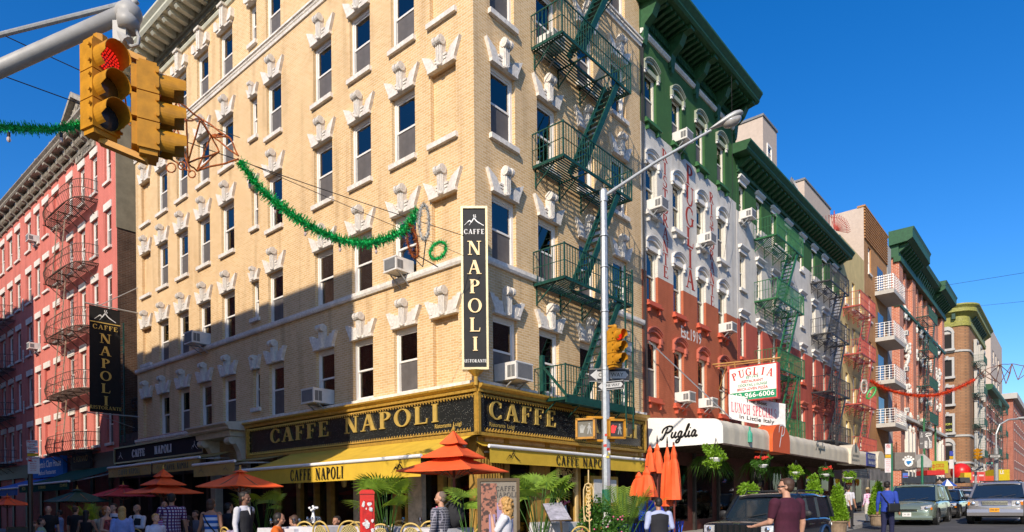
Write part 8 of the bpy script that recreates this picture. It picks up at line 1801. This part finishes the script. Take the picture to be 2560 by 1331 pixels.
def car(label, px, Yd, paint, spec, plate=None, platecol=None, yawoff=0.0, cat='car', emblem=None):
    p = at(px, 1300, Yd); g = gz(p)-0.02; F = frame(Vector((p.x, p.y, g)), -dL, dR) @ Rz(yawoff); t = thing('parked_car', label, cat, F, 'cars along the right street')
    hw, L, st = spec['hw'], spec['L'], spec['st']      # st = [(y, width factor, z bottom, z shoulder, z top)]
    m = MB(); vs = []; 
    for (y, wf, zb, zs, zt) in st:
        w_ = hw*wf; half = [(w_*0.90, zb), (w_*0.985, zb+0.10), (w_, zb+(zs-zb)*0.45), (w_*0.985, zs-0.10), (w_*0.95, zs-0.02), (w_*0.85, zs+(zt-zs)*0.5), (w_*0.45, zt)]
        row = [(x, y, z) for x, z in half]+[(-x, y, z) for x, z in reversed(half)]; vs += row
    n = 14; k_ = len(st); m.add(vs, [(i*n+j, i*n+(j+1) % n, (i+1)*n+(j+1) % n, (i+1)*n+j) for i in range(k_-1) for j in range(n)]+[tuple(range(n-1, -1, -1)), tuple((k_-1)*n+j for j in range(n))])
    me = subd(m, 'body', 2); me.materials.append(paint); part('body', me, [], t, F)
    (b0, zb0), (r0, r1), zr, (b1, zb1), wr = spec['gh']; wb = hw*0.93; ws_ = hw*wr
    A = [(-wb, b0, zb0), (wb, b0, zb0), (ws_, r0, zr), (-ws_, r0, zr)]; B = [(-wb, b1, zb1), (wb, b1, zb1), (ws_, r1, zr), (-ws_, r1, zr)]
    m = MB(); m.add(A+B, [(0, 1, 2, 3), (5, 4, 7, 6), (1, 5, 6, 2), (4, 0, 3, 7), (3, 2, 6, 7)]); part('windows', m, M_cglass, t, F)
    m = MB(); e = 0.012
    def V(q, o=0.0): return (q[0]*(1+0.012), q[1], q[2]+o)
    for a_, b_ in ((A[0], A[3]), (A[1], A[2]), (B[0], B[3]), (B[1], B[2])): m.bar(V(a_), V(b_), 0.075, 0.06)
    for sg in (0, 1):
        lo0, lo1 = A[sg], B[sg]; hi0, hi1 = (A[3], B[3]) if sg == 0 else (A[2], B[2])
        for f in spec.get('pill', (0.36, 0.68)):
            yy = b0+(b1-b0)*f; fr = (yy-r0)/(r1-r0); lo = Vector(lo0).lerp(Vector(lo1), f); hi = Vector(hi0).lerp(Vector(hi1), max(0, min(1, fr))); m.bar(V(lo), V(hi), 0.06, 0.05)
    part('pillar', m, paint, t, F)
    m = MB(); cr = [(r0-0.10, zr-0.05, 0.9), (r0+0.05, zr+0.01, 0.98), ((r0+r1)/2, zr+0.05, 1.0), (r1-0.05, zr+0.01, 0.98), (r1+0.08, zr-0.05, 0.9)]; vs = []
    for (y, z, q) in cr: vs += [(-ws_*1.04*q, y, z-0.05), (-ws_*1.0*q, y, z+0.0), (-ws_*0.6, y, z+0.035), (0, y, z+0.045), (ws_*0.6, y, z+0.035), (ws_*1.0*q, y, z), (ws_*1.04*q, y, z-0.05)]
    vs2 = [(x, y, z-0.03) for x, y, z in vs]; o_ = len(vs); fs = [(i*7+j, i*7+j+1, (i+1)*7+j+1, (i+1)*7+j) for i in range(4) for j in range(6)]; fs += [tuple(q+o_ for q in reversed(f)) for f in fs]
    per = [0, 1, 2, 3, 4, 5, 6, 13, 20, 27, 34, 33, 32, 31, 30, 29, 28, 21, 14, 7]; fs += [(per[i], per[(i+1) % 20], per[(i+1) % 20]+o_, per[i]+o_) for i in range(20)]
    m.add(vs+vs2, fs); part('roof', m, spec.get('roofm', paint), t, F, smooth=True)
    if spec.get('rack'):
        m = MB()
        for sx in (-1, 1): m.tube([(sx*ws_*0.85, r0+0.2, zr+0.05), (sx*ws_*0.85, r0+0.3, zr+0.12), (sx*ws_*0.85, r1-0.3, zr+0.12), (sx*ws_*0.85, r1-0.2, zr+0.05)], 0.018, 6)
        for yy in (r0+0.6, r1-0.6): m.tube([(-ws_*0.85, yy, zr+0.12), (ws_*0.85, yy, zr+0.12)], 0.016, 6)
        part('roof_rack', m, M_plastic, t, F)
    R = spec.get('R', 0.34)
    for sx in (-1, 1):
        for yy in spec['wh']:
            T = F @ Tm(sx*(hw-0.10), yy, R) @ Matrix.Rotation(PI/2*sx, 4, 'Y'); m = MB(); m.lathe([(R*0.62, -0.11), (R*0.93, -0.11), (R, -0.07), (R, 0.07), (R*0.93, 0.115), (R*0.62, 0.105), (R*0.62, -0.11)], 24); o = part('wheel', m, M_tyre, t, T)
            m = MB(); m.lathe([(R*0.62, 0.03), (R*0.60, 0.10), (R*0.56, 0.06), (R*0.2, 0.05), (R*0.12, 0.09), (0.01, 0.09)], 20)
            for k in range(5): an = 2*PI*k/5; m.bar((R*0.12*math.cos(an), R*0.12*math.sin(an), 0.085), (R*0.58*math.cos(an), R*0.58*math.sin(an), 0.09), 0.05, 0.02)
            part('rim', m, M_rim, o, T)
            m = MB(); nn = 20; pts = [(sx*(hw+0.012), yy+(R+0.06)*math.cos(q), R+(R+0.06)*math.sin(q)) for q in [-0.35+(PI+0.7)*k/nn for k in range(nn+1)]]; m.add(pts, [tuple(range(nn+1))]) if False else m.tube(pts, 0.03, 6); part('wheel_arch', m, spec.get('archm', M_plastic), t, F)
            m = MB(); m.lathe([(R+0.05, -0.06), (R+0.05, 0.095)], 20, 0, Tm(sx*(hw-0.10), yy, R) @ Matrix.Rotation(PI/2*sx, 4, 'Y')); part('wheel_well', m, M_black, t, F)
    y0 = st[0][0]; fz = spec['face']       # face = dict of front details
    for sx in (-1, 1):
        hx, hz, hwid, hh, rake = fz['lamp']; m = MB(); P_ = [(sx*(hx-hwid/2), y0-0.015, hz-hh/2), (sx*(hx+hwid/2), y0+rake*0.6, hz-hh/2+rake*0.15), (sx*(hx+hwid/2), y0+rake, hz+hh/2+rake*0.2), (sx*(hx-hwid/2), y0+0.005, hz+hh/2)]
        Q_ = [(x, y+0.09, z) for x, y, z in P_]; m.add(P_+Q_, [(0, 1, 2, 3), (7, 6, 5, 4), (0, 4, 5, 1), (1, 5, 6, 2), (2, 6, 7, 3), (3, 7, 4, 0)]); o = part('headlight', m, M_lampg, t, F); m = MB(); m.ball((sx*hx, y0+rake*0.25-0.02, hz), hwid*0.22, 0.02, hh*0.36, 10, 6); part('lens', m, M_chrome, o, F)
        m = MB(); az_ = fz.get('amber', (hx+hwid/2-0.03, hz-hh/2-0.04, 0.1, 0.05)); m.box(sx*az_[0]-az_[2]/2, sx*az_[0]+az_[2]/2, y0-0.01+rake*0.5, y0+0.06+rake*0.5, az_[1]-az_[3]/2, az_[1]+az_[3]/2); part('turn_signal', m, M_amber, t, F)
        m = MB(); mx_ = sx*(hw+0.10); my = b0+0.28; m.ball((mx_, my, zb0+0.10), 0.11, 0.06, 0.08, 10, 7); m.box(min(sx*hw*0.92, mx_), max(sx*hw*0.92, mx_), my-0.02, my+0.03, zb0+0.03, zb0+0.08); part('mirror', m, spec.get('mirm', paint), t, F)
        for yy in spec.get('doors', (2.3, 3.2)): m = MB(); m.box(sx*hw*1.0-0.012, sx*hw*1.0+0.012, yy-0.09, yy+0.09, zb0-0.16, zb0-0.13); part('door_handle', m, paint, t, F)
    gx, gz0, gz1, slots, gcol, vert = fz['grille']; m = MB(); m.box(-gx, gx, y0-0.02, y0+0.06, gz0, gz1); part('grille', m, M_black, t, F); m = MB()
    if vert: 
        for k in range(slots+1): xx = -gx+2*gx*k/slots; m.box(xx-0.022, xx+0.022, y0-0.035, y0, gz0, gz1)
    else:
        for k in range(slots): zz = gz0+(gz1-gz0)*(k+0.5)/slots; m.box(-gx, gx, y0-0.035, y0, zz-0.012, zz+0.012)
    part('grille_bar', m, gcol, t, F)
    bz0, bz1, bm, bo = fz['bumper']; m = MB(); m.sprism([(y0+0.1, bz0), (y0-bo, bz0+0.03), (y0-bo-0.02, (bz0+bz1)/2), (y0-bo, bz1-0.03), (y0+0.1, bz1)], -hw*0.93, hw*0.93); part('bumper', m, bm, t, F)
    if plate: zc = fz['plate']; m = MB(); m.box(-0.16, 0.16, y0-bo-0.045, y0-bo-0.02, zc-0.08, zc+0.08); o = part('number_plate', m, platecol, t, F); m = MB(); addtext(m, plate, 0.11, 0, zc, y0-bo-0.05, wmax=0.26, bold=True); part('plate_letters', m, M_navy, o, F)
    if emblem: m = MB(); addtext(m, emblem[0], emblem[1], 0, emblem[2], y0-0.045, bold=True); part('badge', m, M_chrome, t, F)
    m = MB(); m.bar((-0.3, b0-0.03, zb0+0.02), (0.15, b0+0.05, zb0+0.10), 0.02); m.bar((0.2, b0-0.03, zb0+0.02), (0.6, b0+0.06, zb0+0.12), 0.02); part('wiper', m, M_black, t, F)
    return t, F
jeep = dict(hw=0.86, L=4.2, st=[(0, 0.93, 0.45, 0.88, 0.90), (0.06, 0.97, 0.38, 0.93, 0.96), (0.7, 1.0, 0.34, 0.96, 1.0), (1.25, 1.0, 0.32, 0.99, 1.03), (2.4, 1.0, 0.32, 1.02, 1.05), (3.9, 1.0, 0.34, 1.02, 1.05), (4.15, 0.96, 0.40, 1.0, 1.03)], gh=((1.28, 1.01), (1.82, 4.0), 1.52, (4.12, 1.0), 0.82), wh=(0.72, 3.3), R=0.37, rack=True, pill=(0.33, 0.62), archm=mat('blue_black_plastic', (0.02, 0.05, 0.12), 0.5), mirm=M_plastic,
  face=dict(lamp=(0.63, 0.80, 0.24, 0.16, 0.02), amber=(0.63, 0.67, 0.26, 0.05), grille=(0.46, 0.70, 0.90, 7, mat('car_black', (0.01, 0.012, 0.016), 0.12, coat=1.0), True), bumper=(0.42, 0.60, M_plastic, 0.12), plate=0.5))
M_jb = mat('car_black', (0.01, 0.012, 0.016), 0.15, var=0.0, coat=1.0); M_jb.node_tree.nodes['Principled BSDF'].inputs['Base Color'].default_value = (0.01, 0.012, 0.016, 1)
car('black boxy off-roader parked under the cream awning behind the man in maroon', 1843, 14.2, M_jb, jeep, emblem=('Jeep', 0.09, 0.94), cat='off-roader')
van = dict(hw=0.97, L=5.0, st=[(0, 0.70, 0.30, 0.58, 0.62), (0.10, 0.88, 0.22, 0.72, 0.76), (0.45, 0.98, 0.2, 0.86, 0.93), (1.0, 1.0, 0.2, 0.98, 1.06), (1.5, 1.0, 0.2, 1.02, 1.08), (3.2, 1.0, 0.22, 1.04, 1.08), (4.7, 0.98, 0.24, 1.05, 1.08), (5.0, 0.90, 0.32, 1.0, 1.04)], gh=((0.92, 1.03), (1.85, 4.55), 1.68, (4.95, 1.05), 0.78), wh=(0.95, 3.95), R=0.33, rack=True, pill=(0.20, 0.45, 0.74),
  face=dict(lamp=(0.66, 0.72, 0.34, 0.15, 0.28), amber=(0.84, 0.70, 0.06, 0.10), grille=(0.36, 0.60, 0.68, 2, M_chrome, False), bumper=(0.22, 0.44, mat('sage_green_paint', (0.19, 0.24, 0.19), 0.25, 0.35, var=0.03, coat=1.0), 0.06), plate=0.46))
car('sage green minivan parked facing the viewer, right of the man in blue', 2268, 27.5, MT['sage_green_paint'], van, 'CHV 2851', M_white, cat='minivan')
suv = dict(hw=0.98, L=4.8, st=[(0, 0.84, 0.40, 0.78, 0.82), (0.10, 0.96, 0.32, 0.94, 0.99), (0.5, 1.0, 0.28, 1.02, 1.08), (1.2, 1.0, 0.27, 1.07, 1.12), (2.6, 1.0, 0.27, 1.08, 1.12), (4.5, 0.99, 0.3, 1.08, 1.12), (4.8, 0.93, 0.38, 1.02, 1.08)], gh=((1.2, 1.10), (1.9, 4.3), 1.70, (4.72, 1.08), 0.80), wh=(0.92, 3.65), R=0.37, rack=True,
  face=dict(lamp=(0.72, 0.86, 0.36, 0.20, 0.16), amber=(0.86, 0.86, 0.08, 0.14), grille=(0.42, 0.80, 0.96, 3, M_chrome, False), bumper=(0.34, 0.66, mat('silver_grey_paint', (0.30, 0.29, 0.30), 0.25, 0.5, var=0.03, coat=1.0), 0.07), plate=0.60))
car('silver grey sport utility vehicle with orange number plate at the right edge', 2487, 26.6, MT['silver_grey_paint'], suv, 'FWK 5819', mat('plate_orange', (0.7, 0.32, 0.01), 0.5), cat='car')
sed = dict(hw=0.90, L=4.6, st=[(0, 0.82, 0.28, 0.60, 0.64), (0.10, 0.94, 0.22, 0.70, 0.75), (0.6, 1.0, 0.2, 0.82, 0.88), (1.2, 1.0, 0.2, 0.88, 0.94), (3.6, 1.0, 0.2, 0.90, 0.95), (4.4, 0.97, 0.24, 0.90, 0.95), (4.6, 0.88, 0.32, 0.84, 0.90)], gh=((1.15, 0.92), (1.85, 3.3), 1.40, (4.0, 0.93), 0.76), wh=(0.85, 3.55), R=0.31,
  face=dict(lamp=(0.66, 0.68, 0.32, 0.13, 0.16), grille=(0.34, 0.56, 0.68, 3, M_chrome, False), bumper=(0.2, 0.46, M_plastic, 0.05), plate=0.42))
car('dark sedan parked directly behind the sage green minivan', 2340, 32.6, mat('charcoal_car_paint', (0.02, 0.022, 0.026), 0.2, 0.3, var=0.0, coat=1.0), sed)
car('pale silver sedan partly hidden by the silver grey vehicle', 2392, 37.2, mat('pale_silver_paint', (0.42, 0.44, 0.48), 0.25, 0.5, var=0.0, coat=1.0), sed, 'EGT 4407', M_white)
car('dark blue vehicle roof showing above the silver sedan', 2412, 45.5, mat('dark_blue_paint', (0.012, 0.02, 0.06), 0.2, 0.3, var=0.0, coat=1.0), suv)
# ---------------------------------------------------------------- far pavement clutter
def fpos(px, y, d): return at(px, y, d)
def boxy(name, cat, label, x0, y0, x1, y1, d, m_, depth=0.5, top_arc=0.0, letters=None, group=None):
    c0 = at(x0, y1, d); c1 = at(x1, y0, d); w_ = c1.x-c0.x; h_ = c1.z-c0.z; F = frame(c0, dR if False else Vector((1, 0, 0)), Vector((0, 1, 0))); t = thing(name, label, cat, c0, group)
    m = MB(); m.sprism([(0, 0), (0, h_), (depth*0.6, h_*1.02), (depth, h_*0.9), (depth, 0)], 0, w_); part('panel', m, m_, t, F)
    if letters: l = MB(); [addtext(l, s, sz*h_, fx*w_, fz_*h_, -0.02, wmax=wm*w_, bold=True) for (s, sz, fx, fz_, wm) in letters[0]]; part('letters', l, letters[1], t, F)
    return t, F, w_, h_
M_gaw2 = mat('grey_vinyl', (0.17, 0.155, 0.14), 0.6)
t, F, w_, h_ = boxy('shop_awning', 'awning', 'grey box awning with round white and blue emblem', 2237, 1131, 2288, 1175, 42, M_gaw2, 1.6)
m = MB(); m.tube([(w_*0.66, -0.02, h_*0.42), (w_*0.66, -0.05, h_*0.42)], h_*0.25, 20); part('round_emblem', m, M_white, t, F); m = MB(); m.box(w_*0.54, w_*0.78, -0.07, -0.055, h_*0.38, h_*0.5); m.ball((w_*0.64, -0.06, h_*0.36), h_*0.08, 0.01, h_*0.08); part('blue_wave', m, mat('emblem_blue', (0.02, 0.2, 0.5), 0.5), t, F)
m = MB(); [m.box(w_*0.66+h_*0.33*math.cos(q)-0.06, w_*0.66+h_*0.33*math.cos(q)+0.06, -0.03, -0.01, h_*0.42+h_*0.33*math.sin(q)-0.06, h_*0.42+h_*0.33*math.sin(q)+0.06) for q in (0.6, 1.1, 1.6, 2.1, 2.6)]; part('arched_characters', m, M_white, t, F)
c0 = at(2283, 1170, 43); c1 = at(2320, 1136, 43); w_ = c1.x-c0.x; h_ = c1.z-c0.z; t = thing('shop_awning', 'pale grey gabled awning end next to the emblem awning', 'awning', c0); m = MB(); m.prism([(0, 0), (w_, 0), (w_, h_*0.45), (w_*0.45, h_), (0, h_*0.45)], -0.4, 2.5, 0, Matrix.Translation(c0)); part('canopy', m, mat('pale_grey_vinyl', (0.40, 0.40, 0.38), 0.6), t, Matrix.Identity(4))
t, F, w_, h_ = boxy('hanging_banner', 'banner', 'grey vertical banner with white Chinese characters and a bird brush mark', 2299, 1080, 2331, 1122, 46, mat('banner_grey', (0.13, 0.125, 0.125), 0.7), 0.05, letters=([('上', 0.2, 0.15, 0.86, 0.18), ('美', 0.28, 0.48, 0.32, 0.26), ('髮', 0.28, 0.48, 0.12, 0.26), ('共', 0.26, 0.82, 0.32, 0.26), ('容', 0.26, 0.82, 0.12, 0.26), ('HI', 0.12, 0.15, 0.70, 0.14), ('BEAUTY', 0.10, 0.15, 0.3, 0.2)], M_white))
m = MB(); ribbon(m, spline([(w_*0.45, h_*0.82), (w_*0.6, h_*0.92), (w_*0.9, h_*0.9)], 4), 0.05, -0.02, 0, None); ribbon(m, spline([(w_*0.45, h_*0.72), (w_*0.62, h_*0.72), (w_*0.75, h_*0.5), (w_*0.8, h_*0.42)], 4), 0.05, -0.021, 0); ribbon(m, spline([(w_*0.5, h_*0.78), (w_*0.8, h_*0.8), (w_*0.92, h_*0.84)], 4), 0.05, -0.022, 0); part('brush_mark', m, M_white, t, F)
boxy('shop_sign', 'sign', 'yellow green shop sign board with red characters', 2329, 1153, 2370, 1184, 47, mat('lime_yellow_sign', (0.42, 0.40, 0.03), 0.5), 0.3, letters=([('中', 0.5, 0.12, 0.5, 0.16), ('COCO', 0.42, 0.5, 0.62, 0.5), ('FASHION', 0.25, 0.5, 0.28, 0.45)], mat('sign_red', (0.52, 0.02, 0.02), 0.5)))
boxy('shop_awning', 'awning', 'red tasselled awning below the yellow green sign', 2318, 1176, 2362, 1188, 44, mat('red_canvas', (0.5, 0.03, 0.03), 0.7), 1.2)
t = thing('lantern_dome', 'big red ribbed balloon like lantern dome over the far shops', 'lantern', at(2400, 1180, 52)); a = at(2402, 1178, 52); m = MB(); n = 28; vs = []
for i in range(9):
    th = -0.6+2.17*i/8
    for k in range(n): r_ = 0.66*math.cos(th)*(1+0.06*math.cos(k*PI)); vs.append((a.x+r_*math.cos(2*PI*k/n), a.y+r_*math.sin(2*PI*k/n), a.z-0.1+0.72*math.sin(th)))
m.add(vs, [(i*n+k, i*n+(k+1) % n, (i+1)*n+(k+1) % n, (i+1)*n+k) for i in range(8) for k in range(n)]); part('dome', m, mat('lantern_red', (0.60, 0.02, 0.02), 0.35), t, Matrix.Identity(4), smooth=True)
boxy('street_stall', 'stall', 'yellow painted stall front below the red lantern dome', 2411, 1182, 2428, 1200, 51, mat('stall_yellow', (0.6, 0.42, 0.03), 0.6), 0.8); boxy('street_stall', 'stall', 'red and white checked stall beside the yellow one', 2428, 1180, 2463, 1207, 53, plaid('check_red', (0.5, 0.05, 0.04), (0.6, 0.5, 0.5), (0.55, 0.1, 0.1), 0.5, 0.25), 1.0)
boxy('street_stall', 'stall', 'orange red stall with dark opening farther along', 2463, 1190, 2496, 1207, 55, mat('stall_orange', (0.55, 0.08, 0.03), 0.6), 1.0); boxy('street_stall', 'stall', 'yellow booth with hooded top at the far right', 2492, 1174, 2524, 1204, 56, mat('booth_yellow', (0.55, 0.42, 0.02), 0.5), 1.5, letters=([('LE', 0.4, 0.4, 0.75, 0.3)], M_white))
def far_umb(px, ay, ry, w_, d, mats_, label):
    a = at(px, ay, d); zr = at(px, ry, d).z; half = w_/2/FPX*d; t = thing('patio_umbrella', label, 'umbrella', Vector((a.x, a.y, gz(a)+0.12))); 
    for k in range(8):
        a0, a1 = 2*PI*k/8, 2*PI*(k+1)/8; m = MB(); m.add([(a.x, a.y, a.z), (a.x+half*math.cos(a0), a.y+half*math.sin(a0), zr), (a.x+half*math.cos(a1), a.y+half*math.sin(a1), zr)], [(0, 1, 2)]); part('canopy_panel', m, mats_[k % 2], t, Matrix.Identity(4))
    m = MB(); m.tube([(a.x, a.y, gz(a)+0.12), (a.x, a.y, a.z)], 0.02); part('pole', m, M_white, t, Matrix.Identity(4))
far_umb(2368, 1198, 1216, 44, 36, (mat('umb_blue', (0.03, 0.09, 0.42), 0.6), M_white), 'blue and white panelled umbrella above the parked cars'); 
far_umb(2349, 1200, 1213, 30, 38, (mat('umb_tan', (0.25, 0.17, 0.12), 0.7), mat('umb_tan', (0.25, 0.17, 0.12), 0.7)), 'plain tan umbrella left of the blue and white one')
boxy('shop_awning', 'awning', 'dark slanted awning over the far pavement stalls', 2376, 1194, 2425, 1208, 43, mat('charcoal_canvas', (0.05, 0.055, 0.06), 0.8), 1.5)
boxy('notice_plate', 'sign', 'blue and red square notice plate on a white post', 2257, 1183, 2270, 1195, 33, mat('notice_blue', (0.08, 0.16, 0.5), 0.5), 0.02, letters=([('OPEN', 0.3, 0.5, 0.3, 0.8)], mat('sign_red', (0.52, 0.02, 0.02), 0.5)))
for (px_2, d, top, armto, lab) in ((2490, 36, 1120, 2560, 'distant curved street lamp pole above the silver grey vehicle'), (2438, 40, 1085, None, 'thin distant pole carrying a yellow signal beside the ochre building')):
    a = at(px_2, top, d); g = gz(a); t = thing('street_lamp' if armto else 'signal_pole', lab, 'street lamp' if armto else 'pole', Vector((a.x, a.y, g))); m = MB(); m.tube([(a.x, a.y, g), (a.x, a.y, a.z)], 0.11 if armto else 0.07, 10); part('pole', m, M_steel, t, Matrix.Identity(4))
    if armto:
        pts = [at(x, y, d) for x, y in ((2490, 1122), (2490, 1085), (2499, 1062), (2520, 1050), (2552, 1047))]; m = MB(); m.tube(pts, 0.05, 8); part('arm', m, M_steel, t, Matrix.Identity(4)); m = MB(); m.ball(at(2562, 1046, d), 0.45, 0.18, 0.09, 12, 8); part('lamp_head', m, mat('lamp_grey', (0.42, 0.42, 0.40), 0.45), t, Matrix.Identity(4))
    else:
        t2 = thing('traffic_signal', 'small distant yellow traffic signal seen from the side', 'traffic signal', at(2441, 1155, d), 'traffic signals'); signal_head(Matrix.Translation(at(2442, 1148, d)) @ Rz(1.9), t2, sec=0.2, lens=0.09)
oneway(2443, 1172, 39.5, 0.75, 'distant ONE WAY sign pointing right on the thin signal pole', 0.0, left=False); oneway(2488, 1141, 35.5, 0.62, 'distant ONE WAY sign pointing right on the curved lamp pole', 0.0, left=False)
boxy('street_name_sign', 'sign', 'small teal street name plate left of the curved lamp pole', 2466, 1156, 2482, 1161, 37, mat('street_teal', (0.02, 0.35, 0.25), 0.5), 0.02, letters=([('HESTER ST', 0.6, 0.5, 0.5, 0.8)], M_white))
opp2 = frame(C0 - dL*20.5, -dR, -dL)  # unseen blocks added to shade the road and darken shop window reflections
def oppR(label, t0, t1, zt):
    t = thing('apartment_building', label, 'building', opp2 @ Tm(-(t0+t1)/2, 0, 0)); n = int((t1-t0)/2.8); m = MB(); wallmesh(m, -t1, -t0, 0, zt, [(-t1+1+2.8*i, -t1+2.1+2.8*i, 4.5+3.3*j, 6.4+3.3*j, True) for i in range(n) for j in range(int((zt-5)/3.3))]); m.box(-t1, -t0, 0.3, 10, 0, zt); part('wall', m, M_opp, t, opp2)
oppR('added brick block across the right street outside the view, nearer one', 8, 36, 16.5); oppR('added brick block across the right street outside the view, farther one', 36.5, 80, 18.0)
